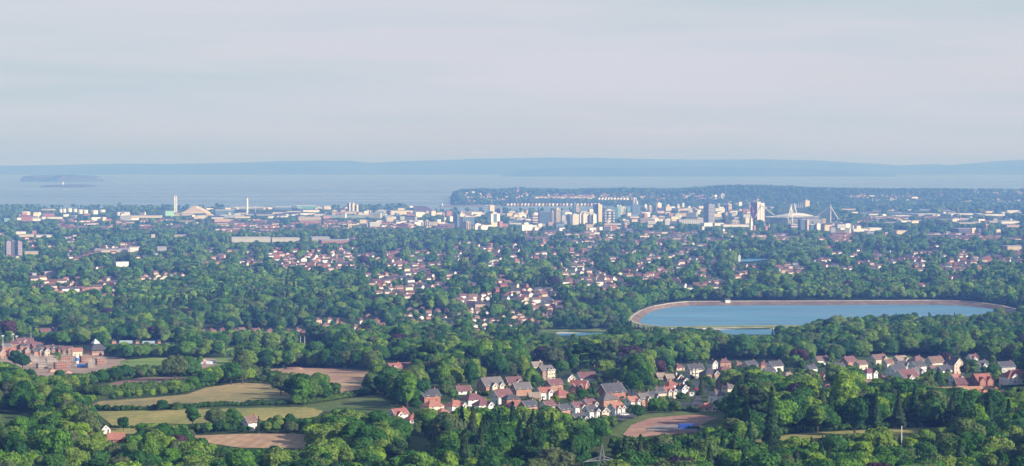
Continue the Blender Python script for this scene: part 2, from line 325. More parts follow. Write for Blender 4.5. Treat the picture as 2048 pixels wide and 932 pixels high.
def field_mat(name, c1, c2, c3, scale=0.02, streak=None, ang=0.0):
    m = bpy.data.materials.new(name); m.use_nodes = True; n = m.node_tree; b = n.nodes['Principled BSDF']; b.inputs['Roughness'].default_value = 0.95; b.inputs['Specular IOR Level'].default_value = 0.1
    t = n.nodes.new('ShaderNodeTexCoord'); mpn = n.nodes.new('ShaderNodeMapping'); mpn.inputs['Rotation'].default_value = (0, 0, R(ang)); mpn.inputs['Scale'].default_value = (1, 0.35, 1) if streak else (1, 1, 1)
    q = n.nodes.new('ShaderNodeTexNoise'); q.inputs['Scale'].default_value = scale; q.inputs['Detail'].default_value = 7; q.inputs['Roughness'].default_value = 0.62
    r = n.nodes.new('ShaderNodeValToRGB'); r.color_ramp.elements.new(0.5)
    for i, (p, c) in enumerate(((.3, c1), (.5, c2), (.7, c3))): r.color_ramp.elements[i].position = p; r.color_ramp.elements[i].color = tuple(c) + (1,)
    K = n.links.new; K(t.outputs['Object'], mpn.inputs[0]); K(mpn.outputs[0], q.inputs['Vector']); K(q.outputs[0], r.inputs[0])
    q2 = n.nodes.new('ShaderNodeTexNoise'); q2.inputs['Scale'].default_value = scale * 14; q2.inputs['Detail'].default_value = 3
    mr = n.nodes.new('ShaderNodeMapRange'); mr.inputs['From Min'].default_value = .3; mr.inputs['From Max'].default_value = .7; mr.inputs['To Min'].default_value = .78; mr.inputs['To Max'].default_value = 1.22
    mu = n.nodes.new('ShaderNodeMix'); mu.data_type = 'RGBA'; mu.blend_type = 'MULTIPLY'; mu.inputs[0].default_value = 1
    wv = n.nodes.new('ShaderNodeTexWave'); wv.inputs['Scale'].default_value = 0.055; wv.inputs['Distortion'].default_value = 2.5; wv.inputs['Detail'].default_value = 2; wv.inputs['Detail Scale'].default_value = .3
    am = n.nodes.new('ShaderNodeMath'); am.operation = 'MULTIPLY_ADD'; am.inputs[1].default_value = .16 if streak else .03; K(mpn.outputs[0], wv.inputs['Vector']); K(wv.outputs[1], am.inputs[0]); K(q2.outputs[0], am.inputs[2])
    mr.inputs['From Max'].default_value = .7 + (.16 if streak else .03)
    K(mpn.outputs[0], q2.inputs['Vector']); K(am.outputs[0], mr.inputs[0]); K(r.outputs[0], mu.inputs[6]); K(mr.outputs[0], mu.inputs[7]); K(mu.outputs[2], b.inputs['Base Color'])
    MATS[name] = m; return m
FM_BROWN = field_mat('cut hay', (0.32, 0.20, 0.14), (0.42, 0.28, 0.18), (0.52, 0.37, 0.22), streak=1, ang=20)
FM_PLUM = field_mat('dry stubble', (0.19, 0.12, 0.11), (0.25, 0.16, 0.13), (0.36, 0.25, 0.16), streak=1, ang=-75)
FM_OLIVE = field_mat('dry pasture', (0.16, 0.19, 0.06), (0.28, 0.27, 0.09), (0.42, 0.35, 0.13), streak=1, ang=80)
FM_MIX = field_mat('mown pasture', (0.14, 0.17, 0.07), (0.32, 0.27, 0.12), (0.48, 0.35, 0.17), scale=0.012, streak=1, ang=85)
FM_GREEN = field_mat('pasture', (0.08, 0.13, 0.04), (0.11, 0.16, 0.05), (0.19, 0.20, 0.08), streak=1, ang=70)
FM_LAWN = field_mat('bright grass', (0.13, 0.22, 0.05), (0.19, 0.28, 0.06), (0.25, 0.33, 0.09))
FM_EARTH = field_mat('bare earth', (0.30, 0.17, 0.14), (0.38, 0.22, 0.17), (0.48, 0.33, 0.22), scale=0.03)
FM_GRAVEL = field_mat('crushed stone', (0.24, 0.21, 0.21), (0.30, 0.27, 0.26), (0.36, 0.32, 0.30), scale=0.05)
FM_SITE = field_mat('building site ground', (0.26, 0.19, 0.15), (0.36, 0.27, 0.21), (0.46, 0.36, 0.29), scale=0.05)
FIELDS = [
 ([(112, 786), (180, 777), (235, 764), (290, 755), (375, 755), (404, 762), (350, 770), (300, 776), (240, 781), (190, 787)], FM_PLUM),
 ([(176, 813), (200, 803), (290, 797), (370, 790), (412, 776), (480, 766), (560, 769), (582, 790), (580, 807), (480, 809), (380, 813), (250, 819), (200, 816)], FM_MIX),
 ([(188, 824), (270, 822), (345, 820), (480, 817), (620, 814), (648, 822), (632, 836), (530, 842), (480, 840), (400, 847), (280, 857), (225, 852), (205, 836)], FM_OLIVE),
 ([(503, 741), (600, 735), (680, 738), (745, 742), (732, 762), (718, 786), (690, 793), (650, 765), (590, 747), (505, 750)], FM_BROWN),
 ([(603, 812), (690, 799), (768, 787), (772, 800), (802, 824), (720, 828), (650, 824)], FM_GREEN),
 ([(385, 872), (500, 868), (622, 869), (628, 878), (600, 898), (480, 896), (410, 886)], FM_BROWN),
 ([(818, 873), (868, 874), (864, 904), (815, 908)], FM_GREEN),
 ([(-30, 829), (68, 827), (64, 841), (-30, 849)], FM_GREEN),
 ([(203, 856), (278, 858), (274, 868), (204, 870)], FM_OLIVE),
 ([(448, 697), (480, 694), (532, 692), (526, 701), (455, 707)], FM_LAWN),
 ([(545, 692), (640, 690), (676, 694), (668, 698), (560, 702)], FM_LAWN),
 ([(760, 722), (792, 720), (792, 729), (762, 730)], FM_LAWN),
 ([(1750, 717), (1820, 711), (1826, 717), (1760, 724)], FM_LAWN),
 ([(1222, 862), (1262, 834), (1330, 825), (1440, 820), (1455, 832), (1440, 850), (1395, 866), (1300, 874), (1240, 876), (1215, 870)], FM_GREEN),
 ([(1495, 884), (1590, 868), (1700, 862), (1850, 855), (1925, 857), (1860, 867), (1720, 871), (1600, 879), (1520, 887)], FM_OLIVE),
 ([(1545, 546), (1560, 544), (1585, 545), (1580, 549), (1548, 550)], FM_LAWN),
 ([(1420, 555), (1440, 553), (1446, 557), (1424, 559)], FM_LAWN),
 ([(1045, 596), (1100, 594), (1104, 600), (1050, 602)], FM_LAWN),
 ([(240, 722), (300, 716), (470, 716), (470, 736), (300, 736), (240, 732)], FM_LAWN),
]
for poly, m in FIELDS: drape('field', poly, m)
drape('earthworks', [(1246, 870), (1262, 852), (1300, 838), (1350, 833), (1400, 831), (1436, 837), (1405, 850), (1392, 866), (1300, 874), (1256, 882)], FM_EARTH, 0.45)
drape('gravel_pad', [(1292, 864), (1310, 853), (1350, 851), (1396, 856), (1392, 864), (1330, 864)], FM_GRAVEL, 0.7)
drape('earthworks', [(1825, 784), (1900, 780), (2080, 779), (2080, 789), (1960, 788), (1850, 790)], FM_EARTH)
drape('building_site_ground', [(-20, 716), (60, 711), (190, 711), (245, 716), (260, 725), (200, 742), (160, 754), (70, 756), (10, 746), (-20, 740)], FM_SITE)
drape('building_site_ground', [(355, 719), (430, 718), (436, 728), (400, 741), (370, 738)], FM_SITE, 0.5)
M_ROAD = mat('asphalt', (0.075, 0.078, 0.088), 0.85, 0.15, 0.2)
drape('road', [(1382, 764), (1396, 762), (1410, 775), (1416, 782), (1402, 796), (1404, 808), (1384, 808), (1392, 792), (1390, 775)], M_ROAD, 0.35, 8)
drape('road', [(1180, 760), (1240, 775), (1340, 806), (1384, 808), (1404, 808), (1400, 814), (1330, 812), (1240, 784), (1176, 764)], M_ROAD, 0.35, 8)
drape('road', [(1228, 830), (1262, 826), (1275, 834), (1246, 844), (1226, 840)], M_ROAD, 0.55, 8)
drape('road', [(984, 566), (992, 566), (996, 590), (1004, 618), (994, 618), (988, 590)], M_ROAD, 0.35, 20)
drape('road', [(846, 556), (856, 556), (856, 574), (846, 574)], M_ROAD, 0.35, 20)

# ------------------------------------------------------------------ reservoirs
WAT = water_mat('reservoir water', (0.075, 0.25, 0.40), 0.36, 0.35, 0.6)
_w = [Vector((w.x, w.y, 0)).lerp(Vector((c.x, c.y, 0)), min(.9, 2.2 / (c.z - 47.8) + .07)) for w, c in zip(wline, crest)]
structure('reservoir_water', [(p.x, p.y, ZW) for p in _w], [tuple(range(len(_w) - 1, -1, -1))], WAT)
def strip(name, A, B, m, sub=10, jit=0.0, cont=True):
    n = min(len(A), len(B)); V = []; 
    for i in range(n if cont else n - 1):
        j = (i + 1) % n
        for s in range(sub):
            t = s / sub; V.append((A[i].lerp(A[j], t), B[i].lerp(B[j], t)))
    if not cont: V.append((A[n - 1], B[n - 1]))
    vs = []; fs = []; K = 4
    for a, b in V:
        for k in range(K + 1): 
            q = a.lerp(b, k / K); vs.append((q.x, q.y, q.z + (random.uniform(-jit, jit) if 0 < k < K else 0)))
    N = len(V)
    for i in range(N if cont else N - 1):
        j = (i + 1) % N
        for k in range(K): fs.append((i * (K + 1) + k, i * (K + 1) + k + 1, j * (K + 1) + k + 1, j * (K + 1) + k))
    return structure(name, vs, fs, m)
M_PITCH = field_mat('stone pitching', (0.13, 0.10, 0.09), (0.19, 0.14, 0.12), (0.26, 0.20, 0.17), scale=0.06)
M_CONC = mat('weathered concrete', (0.50, 0.46, 0.40), 0.9, 0.15, 0.1)
M_BANK = field_mat('embankment grass', (0.12, 0.18, 0.06), (0.17, 0.22, 0.07), (0.24, 0.25, 0.11), scale=0.03)
wl = [Vector((p.x, p.y, ZW - 2.2)) for p in wline]
cc = Vector((sum(p.x for p in crest) / len(crest), sum(p.y for p in crest) / len(crest), 0))
strip('reservoir_embankment', crest, wl, M_PITCH, jit=.12)
cr2 = []; toe = []
for i, p in enumerate(crest):
    a = crest[i - 1]; b = crest[(i + 1) % len(crest)]; tdir = (b - a); nrm = Vector((-tdir.y, tdir.x, 0)).normalized()
    if (p - cc).dot(nrm) < 0: nrm = -nrm
    q = p + nrm * 4; cr2.append(Vector((q.x, q.y, p.z + .02))); w = 22 if p.y > 2900 else (38 if p.x < 190 else 20)
    t = p + nrm * w; toe.append(Vector((t.x, t.y, 47.4)))
strip('embankment_path', [Vector((p.x, p.y, p.z)) for p in crest], cr2, mat('pale track', (0.46, 0.42, 0.32), .95, .15, .1))
strip('embankment_slope', cr2, toe, M_BANK, jit=.25)
sh_a = [a.lerp(b, .62) + Vector((0, 0, .3)) for a, b in zip(cr2, toe)]; sh_b = [a.lerp(b, .88) + Vector((0, 0, .3)) for a, b in zip(cr2, toe)]
strip('shoreline', sh_a[15:] + sh_a[:1], sh_b[15:] + sh_b[:1], M_CONC, cont=False, jit=.1)
# stone wall along the far crest
mb = MB()
for i in range(3, 10):
    a, b = crest[i], crest[i + 1]; mb.beam((a.x, a.y, ZC + .4), (b.x, b.y, ZC + .4), .55)
tag(mb.build('wall', [M_CONC]), 'low pale parapet wall running along the far crest of the reservoir', 'wall')
structure('reservoir_water', [(p.x, p.y, ZW2) for p in [atz(980, 664, ZW2), atz(1250, 660.5, ZW2), atz(1720, 657, ZW2), atz(1720, 684, ZW2), atz(980, 684, ZW2)]], [(0, 1, 2, 3, 4)], WAT)
l0 = lis[:9]; top = [Vector((p.x, p.y + 34, ZW2 + 2.6)) for p in l0]
strip('reservoir_embankment', [Vector((p.x, p.y + 14, ZW2 + 1.6)) for p in l0], [Vector((p.x, p.y - 2, ZW2 - 1)) for p in l0], M_CONC, cont=False, jit=.1)
strip('embankment_slope', top, [Vector((p.x, p.y + 14, ZW2 + 1.55)) for p in l0], M_BANK, cont=False, jit=.2)
drape('park_lake', lake_px, WAT, 2.6, 40)

# ------------------------------------------------------------------ picture area that trees must leave open (laid out once, from the photograph)
CLEAR = np.zeros((932 + 40, 2048), bool)
def clear_poly(poly):
    xs = [p[0] for p in poly]; yy = [p[1] for p in poly]
    x0, x1 = max(0, int(min(xs))), min(2047, int(max(xs)) + 1); y0, y1 = max(0, int(min(yy))), min(971, int(max(yy)) + 1)
    if x1 <= x0 or y1 <= y0: return
    gx, gy = np.meshgrid(np.arange(x0, x1), np.arange(y0, y1)); CLEAR[y0:y1, x0:x1] |= inpoly(gx + .5, gy + .5, poly)
def clear_box(x0, y0, x1, y1): CLEAR[max(0, int(y0)):max(0, int(y1)), max(0, int(x0)):max(0, int(x1))] = True
for poly, m in FIELDS: clear_poly(poly)
clear_poly([(1288, 651), (1280, 622), (1310, 611), (1375, 602), (1700, 600), (1930, 600), (1990, 610), (2035, 620), (2000, 632), (1985, 627), (1940, 628), (1880, 626), (1850, 628), (1800, 627), (1760, 630), (1690, 634), (1660, 637), (1600, 649), (1585, 657), (1555, 661), (1550, 672), (1500, 674), (1470, 672), (1448, 668), (1415, 660), (1350, 655), (1295, 656), (1262, 645), (1256, 636), (1288, 620)])
clear_poly([(1075, 664), (1215, 661), (1220, 666), (1160, 676), (1122, 678), (1118, 670), (1075, 668)])
clear_poly([(1480, 520), (1520, 518), (1545, 519), (1530, 522), (1505, 525), (1480, 527)])
clear_poly([(1228, 828), (1300, 832), (1440, 822), (1430, 836), (1395, 862), (1300, 872), (1248, 872)])
clear_poly([(1340, 800), (1384, 764), (1415, 775), (1408, 805), (1390, 812)])
clear_poly([(0, 690), (90, 695), (190, 690), (205, 712), (245, 716), (230, 735), (150, 752), (60, 752), (30, 730), (0, 722)])
clear_poly([(372, 718), (430, 718), (436, 728), (400, 741)])
NOGROUND = np.zeros_like(CLEAR)                # no tree bases here
def nog(poly):
    global CLEAR
    keep = CLEAR.copy(); CLEAR[:] = False; clear_poly(poly); NOGROUND[:] |= CLEAR; CLEAR[:] = keep
nog([(1262, 645), (1285, 620), (1310, 610), (1375, 602), (1930, 600), (1990, 610), (2040, 622), (2048, 640), (1960, 650), (1800, 653), (1700, 660), (1600, 677), (1300, 679), (1020, 679), (1015, 664), (1262, 660)])

# ------------------------------------------------------------------ tree prototypes
def quads(C, N, S, rg, aspect=1.0):
    C = np.asarray(C, np.float32); N = np.asarray(N, np.float32); N /= np.linalg.norm(N, axis=1, keepdims=True) + 1e-9
    A = rg.normal(size=N.shape).astype(np.float32); T = np.cross(N, A); T /= np.linalg.norm(T, axis=1, keepdims=True) + 1e-9; B = np.cross(N, T)
    S = np.asarray(S, np.float32)[:, None]
    P = np.stack([C - T * S - B * S * aspect, C + T * S * 1.1 - B * S * .7 * aspect, C + T * S + B * S * aspect, C - T * S * .8 + B * S * 1.15 * aspect], 1)
    return P.reshape(-1, 3), np.arange(len(C) * 4, dtype=np.int32).reshape(-1, 4)
def ico_core(c, r, rg, V, Q, nb=8, nl=5):
    o = sum(len(v) for v in V); vs = []
    for j in range(nl + 1):
        ph = math.pi * j / nl
        for i in range(nb):
            th = 2 * math.pi * i / nb; k = 1 + rg.normal(0, .07)
            vs.append((c[0] + r[0] * k * math.sin(ph) * math.cos(th), c[1] + r[1] * k * math.sin(ph) * math.sin(th), c[2] + r[2] * k * math.cos(ph)))
    V.append(np.array(vs, np.float32)); q = []
    for j in range(nl):
        for i in range(nb): q.append((o + j * nb + i, o + (j + 1) * nb + i, o + (j + 1) * nb + (i + 1) % nb, o + j * nb + (i + 1) % nb))
    Q.append(np.array(q, np.int32))
def crown_broad(seed, W=12.0, H=11.0, z0=2.5, nl=11, nq=2300, size=.42, m=None, spread=0.62, nj=.42):
    rg = np.random.default_rng(seed); V = []; Q = []; lobes = []
    c0 = np.array([0, 0, z0 + H * .5])
    lobes.append((c0, np.array([W * .36, W * .36, H * .42])))
    for i in range(nl):
        t = i * 2.399 + rg.normal(0, .3); u = rg.uniform(-.35, 1.0); rad = math.sqrt(max(0.02, 1 - max(0, u) ** 2 * .9)) * spread * rg.uniform(.75, 1.05)
        r = rg.uniform(.13, .26) * W
        lobes.append((np.array([math.cos(t) * rad * W * .5, math.sin(t) * rad * W * .5, c0[2] + u * H * .36]), np.array([r, r, r * .8])))
    for c, r in lobes: ico_core(c, r * .84, rg, V, Q)
    wts = np.array([np.prod(r) ** (2 / 3) for c, r in lobes]); wts[0] *= .5; ns = (nq * wts / wts.sum()).astype(int)
    CC = []; NN = []
    for (c, r), n in zip(lobes, ns):
        d = rg.normal(size=(n, 3)); d /= np.linalg.norm(d, axis=1, keepdims=True); d[:, 2] = np.where(d[:, 2] < -.35, -d[:, 2], d[:, 2])
        k = rg.uniform(.86, 1.13, (n, 1)); p = c + d * r * k
        ok = np.ones(n, bool)
        for c2, r2 in lobes:
            if c2 is c: continue
            ok &= (((p - c2) / r2) ** 2).sum(1) > .68
        CC.append(p[ok]); NN.append((d + rg.normal(0, nj, d.shape))[ok])
    CC = np.concatenate(CC); NN = np.concatenate(NN); o = sum(len(v) for v in V)
    v, q = quads(CC, NN, rg.uniform(size * .7, size * 1.35, len(CC)), rg); V.append(v); Q.append(q + o)
    return nmesh('crown', np.concatenate(V), np.concatenate(Q), m or M_LEAF)
def crown_cone(seed, W=6.5, H=15.0, z0=1.2, nq=1700, m=None, pw=1.0, size=.4, droop=.5, tiers=True):
    rg = np.random.default_rng(seed); V = []; Q = []
    for t in np.linspace(0.02, .93, 9):
        rr = W / 2 * (1 - t) ** pw * .72 + .12; ico_core(np.array([0, 0, z0 + t * H]), np.array([rr, rr, H * .09]), rg, V, Q, 8, 4)
    t = rg.uniform(0, 1, nq) ** (1.5 if pw >= 1 else 1.1); a = rg.uniform(0, 2 * math.pi, nq)
    rr = W / 2 * (1 - t) ** pw * rg.uniform(.72, 1.05, nq) * (1 + (.14 * np.sin(t * 46 + a) if tiers else 0)) + .1
    p = np.stack([np.cos(a) * rr, np.sin(a) * rr, z0 + t * H - rr * .15], 1); nn = np.stack([np.cos(a), np.sin(a), np.full(nq, droop)], 1) + rg.normal(0, .35, (nq, 3))
    o = sum(len(v) for v in V); v, q = quads(p, nn, rg.uniform(size * .6, size * 1.2, nq), rg); V.append(v); Q.append(q + o)
    return nmesh('crown', np.concatenate(V), np.concatenate(Q), m or M_CON)
def crown_poplar(seed, W=3.6, H=19.0, m=None, nq=1500):
    rg = np.random.default_rng(seed); V = []; Q = []
    for t in np.linspace(.06, .94, 8):
        rr = W / 2 * math.sin(math.pi * min(1, t * .9 + .1)) ** .55 * .78; ico_core(np.array([rg.normal(0, .15), rg.normal(0, .15), 1.5 + t * H]), np.array([rr, rr, H * .1]), rg, V, Q, 8, 4)
    t = rg.uniform(0, 1, nq); a = rg.uniform(0, 2 * math.pi, nq); rr = W / 2 * np.sin(np.pi * np.minimum(1, t * .9 + .08)) ** .55 * rg.uniform(.8, 1.12, nq)
    p = np.stack([np.cos(a) * rr, np.sin(a) * rr, 1.5 + t * H], 1); nn = np.stack([np.cos(a), np.sin(a), np.full(nq, .35)], 1) + rg.normal(0, .4, (nq, 3))
    o = sum(len(v) for v in V); v, q = quads(p, nn, rg.uniform(.28, .5, nq), rg, 1.4); V.append(v); Q.append(q + o)
    return nmesh('crown', np.concatenate(V), np.concatenate(Q), m or M_LEAF)
def crown_pine(seed, m=None):
    rg = np.random.default_rng(seed); V = []; Q = []; CC = []; NN = []
    for i in range(11):
        a = i * 2.4; u = rg.uniform(0, 1); r = rg.uniform(1.5, 2.8); c = np.array([math.cos(a) * (1 - u * .75) * 4, math.sin(a) * (1 - u * .75) * 4, 9.5 + u * 7.5]); rv = np.array([r, r, r * .42])
        ico_core(c, rv * .85, rg, V, Q, 8, 4); n = 150; d = rg.normal(size=(n, 3)); d /= np.linalg.norm(d, axis=1, keepdims=True); CC.append(c + d * rv * rg.uniform(.85, 1.15, (n, 1))); NN.append(d + rg.normal(0, .4, d.shape))
    o = sum(len(v) for v in V); CC = np.concatenate(CC); NN = np.concatenate(NN); v, q = quads(CC, NN, rg.uniform(.28, .5, len(CC)), rg); V.append(v); Q.append(q + o)
    return nmesh('crown', np.concatenate(V), np.concatenate(Q), m or M_CON)
def trunk_mesh(h, r, seed, limbs=5, spread=3.0):
    rg = random.Random(seed); mb = MB(); mb.beam((0, 0, -1.5), (0, 0, h * .55), r * 1.15, n=7, r2=r * .8); mb.beam((0, 0, h * .55), (.2, .1, h), r * .8, n=7, r2=r * .25)
    for i in range(limbs):
        a = i * 2.4 + rg.random(); z = h * (.35 + .5 * i / limbs); mb.beam((0, 0, z), (math.cos(a) * spread, math.sin(a) * spread, z + h * .25), r * .4, n=5, r2=r * .1)
    return mesh('trunk', mb.v, mb.f, M_BARK)
PROTO = {  # kind: list of (crown mesh, trunk mesh, nominal width, height)
 'broad': [], 'tall': [], 'conifer': [], 'pine': [], 'poplar': [], 'copper': [], 'yellow': [], 'bush': []}
for s in range(7):
    W = [12, 13.5, 10.5, 12.5, 15, 11, 14][s]; H = [11, 11.5, 11, 13, 12, 12, 10.5][s]
    PROTO['broad'].append((crown_broad(10 + s, W, H, 1.6, nl=[18, 22, 15, 19, 25, 16, 20][s], nq=3800, size=.31), trunk_mesh(H * .8, .4, s), W, H + 1.6))
for s in range(2): PROTO['tall'].append((crown_broad(30 + s, 9.5, 17, 1.8, nl=22, nq=3800, size=.31, spread=.5), trunk_mesh(13, .38, 20 + s), 9.5, 18.8))
for s in range(3): PROTO['conifer'].append((crown_cone(40 + s, [6.2, 7.5, 5.5][s], [16, 15, 17][s]), trunk_mesh(12, .3, 40 + s, 0), 6.5, 17))
PROTO['pine'].append((crown_pine(50), trunk_mesh(16, .42, 50, 8, 3.2), 10, 18)); PROTO['pine'].append((crown_pine(51), trunk_mesh(16, .42, 51, 8, 3.2), 10, 18))
for s in range(2): PROTO['poplar'].append((crown_poplar(60 + s), trunk_mesh(12, .28, 60 + s, 0), 3.6, 20.5))
PROTO['copper'].append((crown_broad(70, 15, 12.5, 1.6, nl=14, nq=3000, m=M_COP), trunk_mesh(10, .5, 70), 15, 14))
PROTO['yellow'].append((crown_broad(80, 9, 9, 1.2, nl=9, nq=1700, m=M_YEL), trunk_mesh(7, .3, 80), 9, 10))
PROTO['bush'].append((crown_broad(90, 5, 3.6, -.4, nl=6, nq=650, m=M_HEDGE, size=.36), trunk_mesh(2, .12, 90, 3, 1), 5, 3.2))
# coarser crowns for the far woods, drawn only through the scatter below
FAR = []
for s in range(4):
    W = [12, 14, 10.5, 13][s]; H = [11, 11.5, 12.5, 10][s]
    FAR.append((crown_broad(110 + s, W, H, .8, nl=[7, 10, 6, 9][s], nq=460, size=.72, nj=.28), None, W, H + .8))
FAR.append((crown_cone(120, 6.5, 15, .5, nq=260, size=.8), None, 6.5, 15.5))
FAR.append((crown_broad(121, 12, 11, .8, nl=7, nq=420, size=.85, m=M_COP), None, 12, 11.8))
TREES = []                                     # individual trees: kind, variant, x, y, z, scale, rot, px, py
def hand_tree(kind, px, py, hpx=None, label=None, group=None, wk=1.0):
    p = at(px, py); pr = PROTO[kind]; i = random.randrange(len(pr)); H = pr[i][3]; s = 1.0 if hpx is None else hpx * p.y / F / H
    TREES.append(dict(kind=kind, i=i, x=p.x, y=p.y, z=p.z - .2, s=s, wk=wk, r=random.uniform(0, 6.28), px=px, py=py, label=label, group=group, hand=True))

# scattered trees: jittered grid in bands, scale chosen so that nothing seen in the photograph is covered
dens_polys = [  # (polygon of ground pixels, keep probability)
 ([(780, 760), (1000, 745), (1500, 720), (2048, 705), (2048, 790), (1830, 800), (1500, 815), (1400, 850), (1250, 880), (1100, 860), (780, 870)], .55),
 ([(0, 430), (2048, 430), (2048, 395), (0, 395)], .25),
 ([(60, 443), (560, 447), (560, 466), (60, 462)], .25),
 ([(900, 425), (1700, 425), (1700, 462), (900, 462)], .45),
 ([(0, 425), (900, 425), (900, 440), (0, 440)], .35),
 ([(1040, 462), (1720, 462), (1720, 492), (1300, 492), (1040, 480)], .38),
 ([(1640, 500), (2048, 505), (2048, 560), (1640, 545)], .6),
]
def scatter():
    out = []
    Y = 700.0
    X0 = []; Y0 = []
    while Y < 15500:
        sp = 8.6 if Y < 2600 else (11.5 if Y < 4200 else (14 if Y < 7000 else (19 if Y < 10500 else 26)))
        half = .33 * Y + 60; xs = np.arange(-half, half, sp); n = len(xs)
        X0.append(xs + rng.uniform(-.42, .42, n) * sp); Y0.append(Y + rng.uniform(-.5, .5, n) * sp); Y += sp
    X = np.concatenate(X0); Yv = np.concatenate(Y0); Z = terrain(X, Yv)
    px, py = project(X, Yv, Z)
    ok = Z > 1.5; stand = 1 + .16 * np.sin(X / 47 + 2 * np.sin(Yv / 130)) * np.sin(Yv / 66 + X / 210)
    # bay and docks
    gi = np.clip(py.astype(int), 0, 971), np.clip(px.astype(int), 0, 2047)
    ok &= ~NOGROUND[gi] & ~(CLEAR[gi] & (py < 931))
    pr = np.ones(len(X))
    for poly, k in dens_polys: pr = np.where(inpoly(px, py, poly), k, pr)
    pr = np.where(Yv > 12000, .8, pr)
    # natural small clearings
    cl = np.sin(X / 61 + Yv / 83) + np.sin(X / 37 - Yv / 51 + 2) + rng.uniform(-.5, .5, len(X)); pr = np.where((cl > 1.75) & (Yv > 2500), pr * .5, pr)
    ok &= rng.uniform(0, 1, len(X)) < pr
    X, Yv, Z, px, py, stand = X[ok], Yv[ok], Z[ok], px[ok], py[ok], stand[ok]; n = len(X)
    far = Yv > 2900
    # stands: species by slow noise
    sp1 = np.sin(X / 140 + 1) * np.sin(Yv / 190 + 2) + .5 * np.sin(X / 57 - Yv / 73) + rng.normal(0, .25, n)
    u = rng.uniform(0, 1, n)
    kind = np.zeros(n, int)                    # 0 broad 1 tall 2 conifer 3 pine 4 copper 5 yellow
    kind[(u < .07)] = 1; kind[(sp1 > 1.15) | ((u > .12) & (u < .135))] = 2; kind[(u > .145) & (u < .165)] = 3; kind[(u > .165) & (u < .171)] = 4; kind[(u > .178) & (u < .19)] = 5
    pinewood = inpoly(px, py, [(880, 885), (1250, 890), (1330, 905), (1300, 990), (850, 990)]) & (u > .3); kind[pinewood & (u < .75)] = 2
    base = np.where(Yv > 2900, rng.uniform(.7, 1.6, n), rng.uniform(.62, 1.22, n)) * np.where(rng.uniform(0, 1, n) < .08, 1.22, 1.0); base = np.where(Yv > 7000, base * 1.15, base); base = np.where(Yv > 12000, base * .8, base)
    base = base * stand
    Hn = np.array([12.6, 18.8, 16.5, 18, 14, 10])[kind]; Wn = np.array([12.5, 9.5, 6.5, 10, 15, 9])[kind]
    scale = np.full(n, -1.0); INT = np.zeros((973, 2049), np.int64); INT[1:, 1:] = CLEAR.astype(np.int64).cumsum(0).cumsum(1)
    for k in (1, .82, .66, .5, .38, .26):
        s = base * k; w_ = Wn * s * F / Yv; h_ = Hn * s * F / Yv
        x0 = np.clip((px - .42 * w_).astype(int), 0, 2048); x1 = np.clip((px + .42 * w_).astype(int) + 1, 0, 2048); y0 = np.clip((py - .98 * h_).astype(int), 0, 972); y1 = np.clip((py - .15 * h_).astype(int) + 1, 0, 972)
        cnt = INT[y1, x1] - INT[y0, x1] - INT[y1, x0] + INT[y0, x0]; bad = cnt > .03 * (x1 - x0) * (y1 - y0)
        take = (~bad) & (scale < 0); scale[take] = s[take]
    keep = scale > 0
    return X[keep], Yv[keep], Z[keep], px[keep], py[keep], scale[keep], kind[keep], Hn[keep], Wn[keep]
